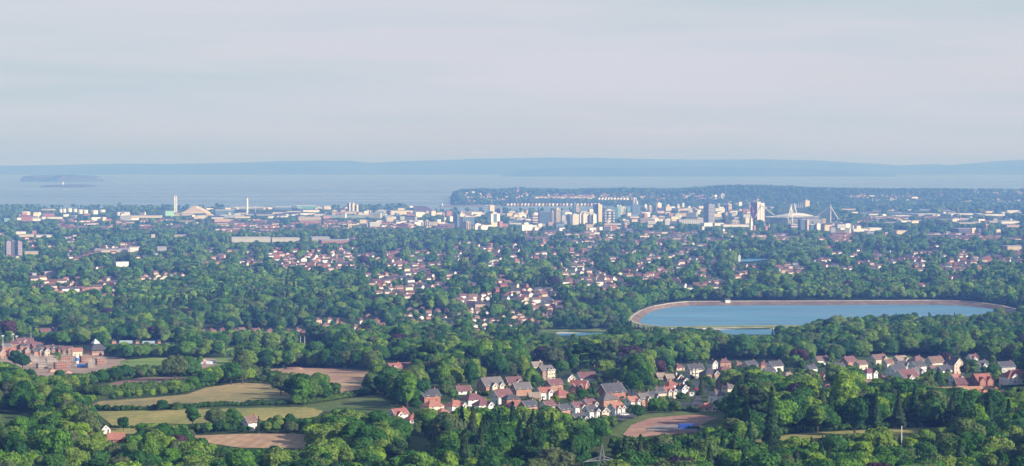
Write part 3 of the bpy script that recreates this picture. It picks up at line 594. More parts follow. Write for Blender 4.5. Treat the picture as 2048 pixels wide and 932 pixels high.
def finish_trees():
    X, Y, Z, px, py, S, K, Hn, Wn = scatter()
    names = ['broad', 'tall', 'conifer', 'pine', 'copper', 'yellow']
    hpx = Hn * S * F / Y; wpx = Wn * S * F / Y; topy = py - hpx
    order = np.argsort(Y); sky_ = np.full(2048, 960.0); score = np.zeros(len(X))
    for q in order:
        x0 = max(0, int(px[q] - wpx[q] * .4)); x1 = min(2048, int(px[q] + wpx[q] * .4) + 1)
        if x1 <= x0: continue
        seg = sky_[x0:x1]; t = topy[q]; vis = np.clip(np.minimum(seg, 932) - t, 0, None); score[q] = vis.mean() * (x1 - x0) if vis.mean() > 0 else 0
        if Y[q] < 2600: np.minimum(seg, t + hpx[q] * .12, out=seg)
    for hi in TREES: pass
    nind = max(0, 300 - len(TREES)); cand = np.argsort(-score)[:nind]; ind = np.zeros(len(X), bool); ind[cand] = True
    for q in cand:
        kd = names[K[q]]; i = random.randrange(len(PROTO[kd])); TREES.append(dict(kind=kd, i=i, x=X[q], y=Y[q], z=Z[q] - .2, s=S[q], wk=1, r=random.uniform(0, 6.28), px=px[q], py=py[q], label=None, group=None, hand=False))
    look = {'broad': 'rounded broadleaf tree', 'tall': 'tall upright broadleaf', 'conifer': 'dark pointed conifer', 'pine': 'flat-topped pine', 'copper': 'purple copper beech', 'yellow': 'yellow-green tree', 'poplar': 'columnar poplar', 'bush': 'low round bush'}
    nm = {'broad': 'broadleaf_tree', 'tall': 'broadleaf_tree', 'conifer': 'conifer_tree', 'pine': 'pine_tree', 'copper': 'copper_beech', 'yellow': 'broadleaf_tree', 'poplar': 'poplar_tree', 'bush': 'bush'}
    def zone(t):
        x, y = t['px'], t['py'] - 20
        row = 0 if y > 890 else (1 if y > 840 else (2 if y > 760 else (3 if y > 690 else 4)))
        cols = [(('in the bottom left corner', 'at the bottom below the small hayfield', 'at the bottom below the dark oaks', 'at the bottom left of the poplars', 'at the bottom around the pylon', 'at the bottom below the earthworks', 'at the bottom below the meadow', 'in the bottom right corner')),
                (('around the red barn', 'by the small hayfield', 'behind the dark oaks', 'just below the village houses', 'below the new estate', 'right of the earthworks', 'by the long meadow', 'right of the long meadow')),
                (('left of the mown field', 'by the mown field', 'by the green pasture', 'among the left village houses', 'among the middle village houses', 'below the village road', 'below the hilltop row', 'below the timber fence')),
                (('by the building site', 'below the playing fields', 'behind the brown field', 'left of the sandstone lodge', 'behind the village pines', 'behind the three-storey flats', 'behind the hilltop row', 'behind the grey hilltop house')),
                (('in the far left woods', 'in the woods beyond the school', 'beyond the playing fields', 'below the dense suburb', 'left of the big reservoir', 'before the lower reservoir', 'before the big reservoir', 'right of the big reservoir'))][row]
        if row == 4 and x > 780: return ('below the dense suburb', 'left of the small lower reservoir', 'right of the small lower reservoir', 'just left of the big reservoir', 'before the left end of the big reservoir', 'before the left half of the big reservoir', 'before the middle of the big reservoir', 'before the right half of the big reservoir', 'before the right end of the big reservoir', 'right of the big reservoir')[min(9, int(np.searchsorted([1030, 1110, 1240, 1330, 1450, 1560, 1680, 1800, 1920], x)))]
        return cols[min(7, int(np.searchsorted([260, 520, 780, 1030, 1250, 1470, 1780], x)))]
    auto = {}
    for t in TREES:
        if not t['label']: auto.setdefault((look[t['kind']], zone(t)), []).append(t)
    for (lk, z), ts in auto.items():
        ts.sort(key=lambda t: t['px'])
        for i, t in enumerate(ts):
            t['group'] = lk + 's ' + z
            t['label'] = ('the only %s %s' % (lk, z)) if len(ts) == 1 else ('%s %s, %s from the left' % (lk, z, ORD[i]) if len(ts) <= 20 else '%s %s' % (lk, z))
    for t in TREES:
        cm, tm, W, H = PROTO[t['kind']][t['i']]; o = empty(nm[t['kind']], (t['x'], t['y'], t['z']), t['r']); s = t['s']; o.scale = (s * t['wk'], s * t['wk'], s)
        tag(o, t['label'], 'bush' if t['kind'] == 'bush' else 'tree', t['group'])
        link('crown', cm, o); link('trunk', tm, o)
    # all remaining trees: one object, points + instances
    rest = np.nonzero(~ind)[0]; n = len(rest)
    me = bpy.data.meshes.new('woodland'); me.vertices.add(n); me.vertices.foreach_set('co', np.stack([X[rest], Y[rest], Z[rest] - .3], 1).astype(np.float32).ravel())
    idx = np.zeros(n, np.int32); nv = []; src = []
    def lib(cm, tm):
        mm = cm.copy()
        o = bpy.data.objects.new('woodland_source', mm); COL.objects.link(o); o.hide_render = True; o.location = (0, -800, 240); src.append(o); return len(src) - 1
    near_idx = {k: [lib(c, t) for c, t, W, H in PROTO[k]] for k in names}; far_idx = [lib(c, t) for c, t, W, H in FAR]
    for j, q in enumerate(rest):
        if Y[q] < 3000: l = near_idx[names[K[q]]]; idx[j] = l[int(rng.integers(len(l)))]
        else: idx[j] = far_idx[4] if K[q] == 2 else (far_idx[5] if K[q] == 4 else far_idx[int(rng.integers(4))])
    for nm_, dt, arr in (('idx', 'INT', idx), ('sc', 'FLOAT', S[rest].astype(np.float32)), ('rot', 'FLOAT', rng.uniform(0, 6.28, n).astype(np.float32))):
        a = me.attributes.new(nm_, dt, 'POINT'); a.data.foreach_set('value', arr)
    o = tag(link('woodland', me), 'dense mass of mixed green trees filling the valley between the fields and houses', 'woodland', kind='stuff')
    ng = bpy.data.node_groups.new('scatter', 'GeometryNodeTree'); ng.interface.new_socket('Geometry', in_out='INPUT', socket_type='NodeSocketGeometry'); ng.interface.new_socket('Geometry', in_out='OUTPUT', socket_type='NodeSocketGeometry')
    N = ng.nodes.new; K_ = ng.links.new; gi = N('NodeGroupInput'); go = N('NodeGroupOutput'); iop = N('GeometryNodeInstanceOnPoints'); jn = N('GeometryNodeJoinGeometry')
    mtp = N('GeometryNodeMeshToPoints'); K_(gi.outputs[0], mtp.inputs[0]); K_(mtp.outputs[0], iop.inputs['Points'])
    for s_ in reversed(src):
        oi = N('GeometryNodeObjectInfo'); oi.inputs['Object'].default_value = s_; oi.inputs['As Instance'].default_value = True; oi.transform_space = 'ORIGINAL'; K_(oi.outputs['Geometry'], jn.inputs[0])
    K_(jn.outputs[0], iop.inputs['Instance']); iop.inputs['Pick Instance'].default_value = True
    for nm_, dt, sock in (('idx', 'INT', 'Instance Index'), ('sc', 'FLOAT', 'Scale')):
        a = N('GeometryNodeInputNamedAttribute'); a.data_type = dt; a.inputs['Name'].default_value = nm_; K_(a.outputs['Attribute'], iop.inputs[sock])
    a = N('GeometryNodeInputNamedAttribute'); a.data_type = 'FLOAT'; a.inputs['Name'].default_value = 'rot'; cx = N('ShaderNodeCombineXYZ'); e2r = N('FunctionNodeEulerToRotation'); K_(a.outputs['Attribute'], cx.inputs[2]); K_(cx.outputs[0], e2r.inputs[0]); K_(e2r.outputs[0], iop.inputs['Rotation'])
    K_(iop.outputs[0], go.inputs[0])
    md = o.modifiers.new('scatter', 'NODES'); md.node_group = ng
    print('trees', len(TREES), 'rest', n)
# ------------------------------------------------------------------ houses
W_MATS = {'white': mat('white render', (0.78, 0.76, 0.72), .85, .04, .4), 'cream': mat('cream render', (0.68, 0.60, 0.47), .85, .06, .4), 'brick': mat('red brick', (0.34, 0.15, 0.11), .9, .12, 1.2),
 'orange': mat('orange brick', (0.39, 0.215, 0.15), .9, .1, 1.2), 'brown': mat('brown brick', (0.34, 0.21, 0.15), .9, .1, 1.2), 'pink': mat('pale pink render', (0.64, 0.47, 0.40), .85, .06, .4), 'grey': mat('grey render', (0.45, 0.44, 0.43), .85, .06, .4),
 'stone': mat('pale stone', (0.52, 0.45, 0.34), .9, .12, .8)}
R_MATS = {'red': mat('red clay tiles', (0.29, 0.115, 0.10), .85, .14, .7), 'slate': mat('slate', (0.075, 0.078, 0.095), .7, .15, .7), 'brown': mat('brown tiles', (0.18, 0.115, 0.10), .85, .16, .7), 'salmon': mat('salmon tiles', (0.34, 0.16, 0.125), .85, .12, .7),
 'plum': mat('plum tiles', (0.165, 0.085, 0.095), .85, .14, .7), 'grey': mat('grey tiles', (0.145, 0.135, 0.14), .85, .12, .7), 'pale': mat('pale weathered tiles', (0.27, 0.22, 0.185), .9, .12, .7)}
M_WIN = mat('window glass', (0.035, 0.045, 0.06), .12, spec=.6); M_FR = mat('white window frame', (0.72, 0.72, 0.70), .6); M_DOOR = mat('painted door', (0.10, 0.06, 0.05), .5); M_TRIM = mat('white bargeboard paint', (0.80, 0.79, 0.76), .6)
def winmesh(w, h):
    mb = MB(); mb.box(-w / 2, w / 2, -.06, .05, 0, h, 0); mb.box(-w / 2 + .1, -.04, -.075, -.055, .1, h - .1, 1); mb.box(.04, w / 2 - .1, -.075, -.055, .1, h - .1, 1); mb.box(-w / 2 - .1, w / 2 + .1, -.14, -.058, -.1, -.002, 0)
    return mesh('window', mb.v, mb.f, [M_FR, M_WIN], mb.m)
WIN = winmesh(1.35, 1.15); WINS = winmesh(.95, 1.05)
mb = MB(); mb.box(-.5, .5, -.08, .05, 0, 2.1); mb.box(.32, .38, -.13, -.08, .95, 1.1, 1); DOOR = mesh('door', mb.v, mb.f, [M_DOOR, M_FR], mb.m)
mb = MB(); mb.box(-.36, .36, -.28, .28, -1.2, .85, 0); mb.box(-.42, .42, -.34, .34, .852, .98, 0); mb.beam((-.16, 0, .98), (-.16, 0, 1.3), .11, 1, 7); mb.beam((.16, 0, .98), (.16, 0, 1.3), .11, 1, 7)
CHIM = {k: mesh('chimney', mb.v, mb.f, [W_MATS[k], R_MATS['salmon']], mb.m) for k in ('brick', 'white', 'orange', 'stone', 'cream')}
def roof_gable(mb, W, D, he, rise, ov=.45, cx=0, cy=0, along='x', t=.22):
    # two thick slopes; ridge along x or y
    a, b = (W / 2 + ov, D / 2 + ov) if along == 'x' else (D / 2 + ov, W / 2 + ov)
    half = (D if along == 'x' else W) / 2; k = rise / half; drop = -ov * k
    for s in (-1, 1):
        pts = [(-a, s * (half + ov), he + drop), (a, s * (half + ov), he + drop), (a, 0, he + rise), (-a, 0, he + rise)]
        if along == 'y': pts = [(p[1], p[0], p[2]) for p in pts]
        pts = [(p[0] + cx, p[1] + cy, p[2] + .03) for p in pts]
        up = [(p[0], p[1], p[2] + t) for p in pts]
        mb.add(pts + up, [(0, 1, 2, 3), (7, 6, 5, 4), (0, 4, 5, 1), (1, 5, 6, 2), (3, 2, 6, 7), (0, 3, 7, 4)])
def roof_hip(mb, W, D, he, rise, ov=.45, cx=0, cy=0):
    a, b = W / 2 + ov, D / 2 + ov; r = max(0.05, a - b) if a > b else 0.05; q = max(.05, b - a) if b > a else .0
    z0 = he - .12; z1 = he + rise
    vs = [(-a, -b, z0), (a, -b, z0), (a, b, z0), (-a, b, z0), (-a, -b, z0 + .16), (a, -b, z0 + .16), (a, b, z0 + .16), (-a, b, z0 + .16)]
    if a >= b: vs += [(-r, 0, z1), (r, 0, z1)]; top = [(4, 5, 9, 8), (5, 6, 9), (6, 7, 8, 9), (7, 4, 8)]
    else: vs += [(0, -q, z1), (0, q, z1)]; top = [(4, 5, 8), (5, 6, 9, 8), (6, 7, 9), (7, 4, 8, 9)]
    mb.add([(v[0] + cx, v[1] + cy, v[2]) for v in vs], [(3, 2, 1, 0), (0, 1, 5, 4), (1, 2, 6, 5), (2, 3, 7, 6), (3, 0, 4, 7)] + top)
def pent(mb, W, D, he, rise, cx=0, cy=0, along='x', z0=-2.0):
    # walls with gable triangles
    if along == 'x':
        prof = [(-D / 2, z0), (D / 2, z0), (D / 2, he), (0, he + rise), (-D / 2, he)]; f = lambda u, s: (cx + s * W / 2, cy + u[0], u[1])
    else:
        prof = [(-W / 2, z0), (W / 2, z0), (W / 2, he), (0, he + rise), (-W / 2, he)]; f = lambda u, s: (cx + u[0], cy + s * D / 2, u[1])
    mb.add([f(u, -1) for u in prof] + [f(u, 1) for u in prof], [(4, 3, 2, 1, 0), (5, 6, 7, 8, 9)] + [(i, (i + 1) % 5, 5 + (i + 1) % 5, 5 + i) for i in range(5)])
HOUSES = []
GAB = {}
def build_house(root, kind, W, D, st, wall, roof, g=(), trim=True, detail=2, chim='brick', frontmat=None, seed=0, th=0.0, winskip=False):
    rg = random.Random(seed); he = [2.3, 4.3, 6.8, 9.3][st - 1]; along = 'y' if kind == 'front' else 'x'
    span = W if along == 'y' else D; rise = min(5.2, span / 2 * rg.uniform(.8, 1.0)); wm = W_MATS[wall]
    w = MB(); r = MB()
    if kind in ('gable', 'cross', 'front'): pent(w, W, D, he, rise, along=along); roof_gable(r, W, D, he, rise, along=along)
    elif kind in ('hip', 'hipcross'): rise = min(4.6, min(W, D) / 2 * .85); w.box(-W / 2, W / 2, -D / 2, D / 2, -2, he); roof_hip(r, W, D, he, rise)
    elif kind == 'flat': w.box(-W / 2, W / 2, -D / 2, D / 2, -2, he); r.box(-W / 2 - .3, W / 2 + .3, -D / 2 - .3, D / 2 + .3, he + .01, he + .35); rise = .3
    w.build('wall', wm, root); ro = r.build('roof', R_MATS[roof], root)
    if detail < 1: return
    def rake(cx, cy, half, hb, rs, axis, s, off):
        k = rs / half; tb = MB()
        for q in (-1, 1):
            if axis == 'y': a = (cx + q * (half + .4), cy + s * off, hb - .4 * k); b = (cx, cy + s * off, hb + rs)
            else: a = (cx + s * off, cy + q * (half + .4), hb - .4 * k); b = (cx + s * off, cy, hb + rs)
            tb.beam(a, b, .2)
        tb.build('bargeboard', M_TRIM, root)
    spots = []                                  # windows: x, y, z, rotation
    n = max(2, int(W / 4.0)); cols = [(-W / 2 + W * (i + .5) / n) for i in range(n)]
    gs = []
    for gi, (gx, gw, gp) in enumerate(g):      # front wings: centre fraction, width fraction, projection
        cx = gx * W; ww = gw * W; dd = gp + D * .25; cy = -D / 2 - gp + dd / 2; rs = min(ww / 2 * .95, rise * .98 if kind == 'cross' else 3.2)
        wg = MB(); pent(wg, ww, dd, he - .02, rs, cx, cy, 'y'); wg.build('wall', W_MATS[frontmat or wall], root)
        rgm = MB(); 
        # wing roof runs back into the main roof
        dd2 = gp + D * .5 - .1; cy2 = -D / 2 - gp + dd2 / 2; roof_gable(rgm, ww, dd2, he - .02, rs, .35, cx, cy2, 'y'); rgm.build('roof', R_MATS[roof], root)
        if trim: rake(cx, -D / 2 - gp - .38, ww / 2, he, rs, 'y', 1, 0)
        gs.append((cx - ww / 2, cx + ww / 2)); 
        for s in range(st): spots.append((cx, -D / 2 - gp, .9 + 2.6 * s, 0, 1))
    if trim and kind in ('gable', 'cross'):
        for s in (-1, 1): rake(0, 0, D / 2, he, rise, 'x', s, W / 2 + .42)
    if trim and kind == 'front': rake(0, 0, W / 2, he, rise, 'y', -1, D / 2 + .42)
    if detail >= 1:
        for s in range(st):
            for i, c in enumerate(cols):
                if any(a - .9 < c < b + .9 for a, b in gs): continue
                if s == 0 and i == n // 2: continue
                spots.append((c, -D / 2, .9 + 2.6 * s, 0, 1))
            if not winskip:
                side = 1 if th > 0 else -1
                for q in ([0] if D < 7 else [-D * .22, D * .22]): spots.append((-side * W / 2, q, 1.0 + 2.6 * s, -side * math.pi / 2, 0))
                if s == st - 1: spots.append((side * W / 2, 0, 1.0 + 2.6 * s, side * math.pi / 2, 0))
        if kind == 'front' and st < 3: spots.append((0, -D / 2, he + .2, 0, 0))
        if detail == 1: spots = spots[:5]
        for (x, y, z, rr, big) in spots:
            o = link('window', WIN if big else WINS, root, (x, y, z)); o.rotation_euler = (0, 0, rr)
        if not any(a - .4 < cols[n // 2] < b + .4 for a, b in gs): link('door', DOOR, root, (cols[n // 2], -D / 2, 0))
        if kind != 'flat' and chim:
            o = link('chimney', CHIM[chim], ro, ((W * .36 if along == 'x' and kind != 'hip' else W * .2) * rg.choice((-1, 1)), 0 if along == 'x' else D * .2, he + rise - .2 * (kind == 'hip')))
DIR = {}
def house(px, py, wpx, kind, wall, roof, th, st, label, g=(), hold=None, ratio=.68, group=None, cat='house', name='detached_house', **kw):
    p = at(px, py); wm = wpx * .93 * p.y / F; t = abs(R(th)); W = wm / (math.cos(t) + ratio * math.sin(t)); W = max(5.5, W); D = max(5.5, W * ratio) if kind != 'front' else W * 1.25
    if kind == 'front': W = max(5.0, wm / (math.cos(t) + 1.1 * math.sin(t))); D = W * 1.1
    D = min(D, 11)
    # stand the middle of the house so that its near foot is at the pixel
    yy = p.y + D / 2; q = Vector((p.x * yy / p.y, yy, 0)); q.z = float(terrain(q.x, q.y))
    zc = [float(terrain(q.x + a, q.y + b)) for a, b in ((-6, -5), (6, -5), (0, 0))]; q.z = sum(zc) / 3
    root = empty(name, q, R(th)); tag(root, label, cat, group)
    build_house(root, kind, W, D, st, wall, roof, g, seed=len(HOUSES) + 11, th=th, **kw); HOUSES.append((root, px, py))
    he = [2.5, 5.0, 7.6, 10.2][st - 1] + 3.2; hp = he * F / q.y
    x0, y0 = project(q.x, q.y, q.z + he); clear_box(x0 - wpx * .42, y0 + hp * .10, x0 + wpx * .42, py - hp * (.34 if st > 1 else .2))
    return root
H = house
two = ((-.25, .3, 1.2), (.25, .3, 1.2)); three = ((-.02, .24, 1.0), (.24, .2, 1.0), (.42, .16, 1.0)); one = ((.22, .34, 1.6),); onel = ((-.24, .34, 1.6),)
# the village, front row and left part
H(797, 845, 42, 'cross', 'white', 'red', 40, 2, 'white house with steep red roof at the left end of the red-roofed row', onel, frontmat='white')
H(822, 849, 26, 'hip', 'white', 'red', 40, 1, 'low red-roofed wing with white wall beside the leftmost red-roofed house')
H(865, 829, 50, 'hip', 'cream', 'salmon', 40, 2, 'house with broad sunlit salmon hipped roof, left of the taller red-roofed one')
H(884, 834, 20, 'hip', 'cream', 'salmon', 40, 1, 'small salmon-roofed garage in front of the broad salmon hipped roof', name='garage', cat='garage', winskip=True, chim=None)
H(911, 828, 48, 'hip', 'white', 'salmon', 40, 2, 'house with tall salmon hipped roof directly below the long white house', one)
H(945, 815, 54, 'hip', 'white', 'plum', 38, 2, 'long white house with plum hipped roof and pale chimney above the red-roofed row', chim='cream')
H(965, 826, 46, 'hip', 'white', 'plum', 38, 2, 'white house under dark plum hipped roof at the right end of the red-roofed row', one)
H(857, 807, 52, 'gable', 'brick', 'slate', 38, 2, 'red brick house with slate roof half hidden by a grey-green tree')
H(926, 789, 36, 'gable', 'white', 'plum', 25, 1, 'small bungalow with plum roof behind a slender tree left of the big cream-gabled house')
H(981, 785, 60, 'cross', 'orange', 'grey', 38, 2, 'large orange brick house with cream front gable and grey roof', ((-.12, .26, 2.0), (.3, .22, 1.2)), frontmat='cream')
H(788, 746, 34, 'cross', 'brick', 'red', 36, 2, 'red brick farmhouse with gables at the corner of the brown field', onel)
H(812, 741, 34, 'gable', 'brick', 'plum', 20, 1, 'low brick barn with plum roof joined behind the red brick farmhouse', chim=None)
# centre of the village
H(1003, 808, 50, 'gable', 'white', 'plum', 42, 2, 'big plain white house with plum roof right of the long white house')
H(1022, 814, 42, 'hip', 'brick', 'slate', 30, 2, 'brick house with dark slate hipped roof below the big plain white house')
H(1031, 820, 44, 'hip', 'brick', 'red', 35, 1, 'low house with red hipped roof in front of the slate hipped one')
H(1042, 792, 46, 'gable', 'orange', 'grey', 30, 2, 'orange brick house with grey roof just above the big plain white house')
H(1026, 771, 38, 'cross', 'brown', 'plum', 25, 1, 'brown bungalow with plum roof and chimney right of the large orange brick house', one)
H(1090, 760, 40, 'cross', 'brown', 'grey', 40, 3, 'tall brown brick house with three cream gables facing the sun', three, frontmat='cream')
H(1073, 737, 30, 'cross', 'cream', 'pale', 30, 1, 'pale-roofed cottage with tall chimney behind the house of three gables', one, chim='cream')
H(1130, 730, 17, 'front', 'stone', 'grey', 35, 2, 'small sandstone lodge with steep grey roof standing alone above the village', chim=None)
H(1137, 770, 29, 'front', 'cream', 'slate', 35, 2, 'house with one wide cream gable end between brown and plum roofs', chim=None)
H(1172, 768, 46, 'gable', 'white', 'plum', 25, 2, 'long house with plum roof and white end wall behind the ornate red house')
H(1158, 786, 42, 'cross', 'brick', 'red', -20, 2, 'ornate dark red house with several gables and heavy brick chimneys', two)
H(1107, 783, 42, 'gable', 'brown', 'plum', 40, 2, 'brown brick house with plum roof and broad gable facing left')
H(1088, 799, 36, 'cross', 'white', 'red', 35, 2, 'white house with red roof and brick chimney below the brown brick house', one)
H(1122, 796, 38, 'hip', 'brick', 'red', 38, 1, 'low red hipped roof right of the white house with the red roof')
H(1068, 803, 28, 'gable', 'brown', 'pale', 20, 1, 'low brown outbuilding with pale roof left of the white house with the red roof', chim=None)
H(1056, 829, 44, 'gable', 'orange', 'slate', 48, 2, 'orange brick gable with white edges under slate roof above the dark trees')
H(1096, 828, 34, 'gable', 'white', 'plum', 48, 2, 'plum-roofed house with white gable beside the orange brick gable')
H(1193, 752, 22, 'front', 'white', 'slate', 40, 2, 'tall white gabled house half hidden by the tall pines')
H(1238, 742, 14, 'front', 'white', 'slate', 40, 1, 'small bit of white cottage between two large green trees', chim=None)
# the newer estate
H(1124, 836, 34, 'gable', 'orange', 'slate', 50, 2, 'slate-roofed house with orange brick end at the left of the new estate')
H(1152, 830, 32, 'cross', 'white', 'plum', 46, 2, 'white house with one sharp white gable near the left of the new estate', one)
H(1177, 824, 32, 'cross', 'pink', 'plum', 46, 2, 'pink house with white-edged gable in the back row of the new estate', one)
H(1216, 815, 50, 'hip', 'orange', 'grey', 32, 2, 'wide house with pale grey hipped roof behind the new estate gables')
H(1222, 799, 64, 'gable', 'brick', 'slate', 38, 2, 'long slate-roofed block with white-edged brick gables behind the new estate')
H(1155, 855, 38, 'cross', 'brown', 'slate', 46, 2, 'dark slate house at the front corner of the new estate, close to the wood', two, frontmat='brick')
H(1180, 849, 32, 'cross', 'white', 'slate', 46, 3, 'tall narrow white house with slate roof in the front row of the new estate', one)
H(1204, 840, 26, 'front', 'pink', 'slate', 40, 2, 'pink and brick house with small white gable in the middle of the new estate', chim=None)
H(1232, 832, 34, 'cross', 'white', 'salmon', 44, 2, 'pair of bright white gables under brown-pink roof in the new estate', two)
H(1263, 818, 30, 'cross', 'white', 'salmon', 44, 2, 'white gable with rose roof, second from the left of the estate crescent', one)
H(1284, 813, 28, 'cross', 'orange', 'grey', 44, 2, 'brick and cream gable in the middle of the estate crescent', one, frontmat='cream')
H(1302, 808, 28, 'cross', 'brick', 'slate', 44, 2, 'brick gable with slate roof near the right end of the estate crescent', one)
H(1318, 800, 22, 'gable', 'pink', 'slate', 40, 2, 'narrow pink house with slate roof ending the estate crescent')
H(1336, 797, 36, 'cross', 'cream', 'red', 40, 2, 'cream house with red roof and two gables right of the estate crescent', two)
H(1342, 778, 34, 'hip', 'white', 'red', 38, 1, 'white bungalow with red hipped roof above the cream two-gabled house')
H(1367, 776, 20, 'front', 'white', 'slate', 35, 2, 'small bright white gable right of the red-roofed bungalow')
H(1364, 792, 24, 'front', 'white', 'slate', 38, 2, 'bright white gable with slate roof close to the road junction')
H(1385, 792, 18, 'flat', 'white', 'grey', 15, 1, 'flat-roofed white garage beside the road', cat='garage', name='garage', chim=None, winskip=True)
H(1320, 760, 22, 'gable', 'brown', 'pale', 25, 1, 'left one of two pale brown bungalow roofs above the village green trees')
H(1338, 763, 20, 'gable', 'brown', 'pale', 25, 1, 'right one of two pale brown bungalow roofs above the village green trees')
H(1357, 763, 18, 'front', 'cream', 'plum', 30, 1, 'little cream house with a white chimney above the white gables', chim='white')
H(1389, 758, 40, 'gable', 'cream', 'slate', 25, 3, 'three-storey brick flats with white bays under slate roof', ((-.3, .12, .8), (-.05, .12, .8)), frontmat='white', name='apartment_building', cat='flats')
H(1418, 760, 44, 'hip', 'brown', 'slate', 32, 2, 'dark slate-roofed house right of the three-storey flats', one)
H(1447, 753, 36, 'hip', 'orange', 'plum', 35, 2, 'orange brick house with plum hipped roof above the road')
H(1425, 738, 22, 'front', 'white', 'slate', 40, 2, 'white gable peeping out behind the orange brick house')
H(1447, 736, 32, 'hip', 'brown', 'plum', 25, 2, 'brown hipped roof in the back row behind the orange brick house')
H(1358, 741, 24, 'hip', 'pink', 'plum', 25, 1, 'small plum-roofed bungalow among trees behind the flats')
H(1392, 740, 26, 'hip', 'brown', 'brown', 25, 1, 'brown-roofed bungalow under the green trees behind the flats')
H(1448, 776, 36, 'cross', 'brick', 'grey', 42, 2, 'brick house with grey-plum gables on the right side of the road', onel)
H(1459, 791, 36, 'hip', 'cream', 'grey', 38, 2, 'cream house with grey hipped roof behind the white one by the road')
H(1434, 805, 40, 'hip', 'white', 'grey', 42, 2, 'white two-storey house with grey hipped roof at the road junction')
H(1412, 824, 40, 'hip', 'cream', 'salmon', 38, 1, 'bungalow with salmon hipped roof standing above the earthworks', one, frontmat='white')
H(1477, 741, 26, 'hip', 'brown', 'brown', 30, 2, 'dark brown hipped roof at the left start of the long hilltop row')
H(1500, 742, 36, 'gable', 'pink', 'slate', 42, 2, 'dark-roofed house with bright pink gable edge in the hilltop row')
H(1525, 741, 24, 'hip', 'brown', 'plum', 30, 2, 'dark plum roof between the pink gable and the blue-grey roof')
# the hilltop row, right part
H(1550, 743, 36, 'gable', 'white', 'slate', 32, 2, 'white house under blue-grey slate roof in the hilltop row')
H(1538, 756, 30, 'gable', 'white', 'slate', 36, 2, 'small black and white gabled house below the blue-grey slate roof')
H(1576, 758, 30, 'hip', 'grey', 'pale', 30, 1, 'low pale-roofed bungalow with arched front among trees')
H(1643, 731, 32, 'gable', 'white', 'brown', 20, 2, 'brown-roofed house behind, between two dark trees of the hilltop')
H(1622, 749, 28, 'gable', 'white', 'slate', 45, 2, 'dark roof with one bright cream gable above the green wood')
H(1645, 760, 20, 'front', 'orange', 'red', 40, 1, 'tiny orange-walled house partly sunk in the trees')
H(1678, 746, 30, 'gable', 'white', 'slate', 44, 2, 'slate house with white gable behind the large round tree')
H(1697, 734, 38, 'gable', 'orange', 'plum', 44, 2, 'purple-roofed house with orange gable in the back hilltop row')
H(1721, 740, 32, 'gable', 'cream', 'brown', 40, 2, 'cream house with brown roof right of the purple-roofed one')
H(1737, 758, 38, 'hip', 'white', 'plum', 36, 2, 'big white two-storey house with dark red hipped roof over the wood', one)
H(1735, 773, 18, 'gable', 'pink', 'brown', 40, 1, 'little brown-roofed annexe below the big white two-storey house', chim=None)
H(1767, 766, 28, 'hip', 'brown', 'brown', 36, 1, 'brown hipped roof right of the big white two-storey house')
H(1756, 729, 42, 'gable', 'cream', 'brown', 35, 2, 'long brown-roofed house in the back row near the bright green field', one)
H(1776, 737, 28, 'gable', 'cream', 'brown', 40, 2, 'cream and brown house in the middle of the back row')
H(1800, 731, 38, 'cross', 'pink', 'pale', 38, 2, 'house with pale pinkish roof directly below the bright green field', one)
H(1834, 732, 40, 'hip', 'pink', 'brown', 35, 2, 'brown-pink hipped roof right of the pale pinkish one')
H(1869, 736, 44, 'gable', 'cream', 'brown', 35, 2, 'long brown roof with chimneys behind the slate houses')
H(1802, 742, 34, 'cross', 'white', 'slate', 42, 2, 'dark slate roof with narrow white gable in the second row', one)
H(1792, 753, 46, 'gable', 'white', 'slate', 42, 2, 'wide slate-roofed house with bright white end gable in the third row')
H(1834, 744, 42, 'gable', 'white', 'slate', 42, 2, 'slate house with cream gable right of the dark slate roof')
H(1832, 755, 32, 'cross', 'grey', 'grey', 42, 2, 'grey house with window in its gable behind the long white one', one)
H(1812, 767, 62, 'gable', 'white', 'plum', 40, 2, 'long white house with dark red roof and timber porch at the front', ((-.2, .22, 1.8),), name='detached_house')
H(1868, 751, 32, 'gable', 'brown', 'brown', 38, 2, 'brown roof between the grey house and the white-gabled slate one')
H(1886, 752, 42, 'gable', 'white', 'slate', 44, 2, 'slate roof with bright white right gable above the yellow bush')
H(1907, 747, 42, 'front', 'pink', 'slate', 36, 3, 'tallest house with big pinkish gable front on the hilltop')
H(1910, 769, 30, 'cross', 'white', 'salmon', 42, 2, 'white house with orange roof left of the twin red gables', one)
H(1925, 775, 40, 'gable', 'brick', 'plum', 12, 1, 'low plum-roofed link building left of the twin red gables', chim=None)
H(1962, 775, 50, 'cross', 'brick', 'red', 30, 2, 'new red brick house with twin gables behind the wooden fence', ((-.26, .42, 1.2), (.26, .42, 1.2)), trim=False, chim=None)
H(1945, 727, 28, 'gable', 'white', 'plum', 35, 2, 'white house with plum roof high up near the copper tree', onel)
H(1962, 742, 36, 'cross', 'white', 'slate', 42, 2, 'dark slate house with white gables left of the long grey house', onel)
H(2010, 745, 44, 'gable', 'grey', 'slate', 26, 2, 'long grey house with yellowish gable end near the right edge')
H(2030, 775, 66, 'hip', 'white', 'red', 20, 3, 'white clubhouse with red roof and rows of windows at the right edge', two, name='clubhouse', cat='clubhouse', chim='white')
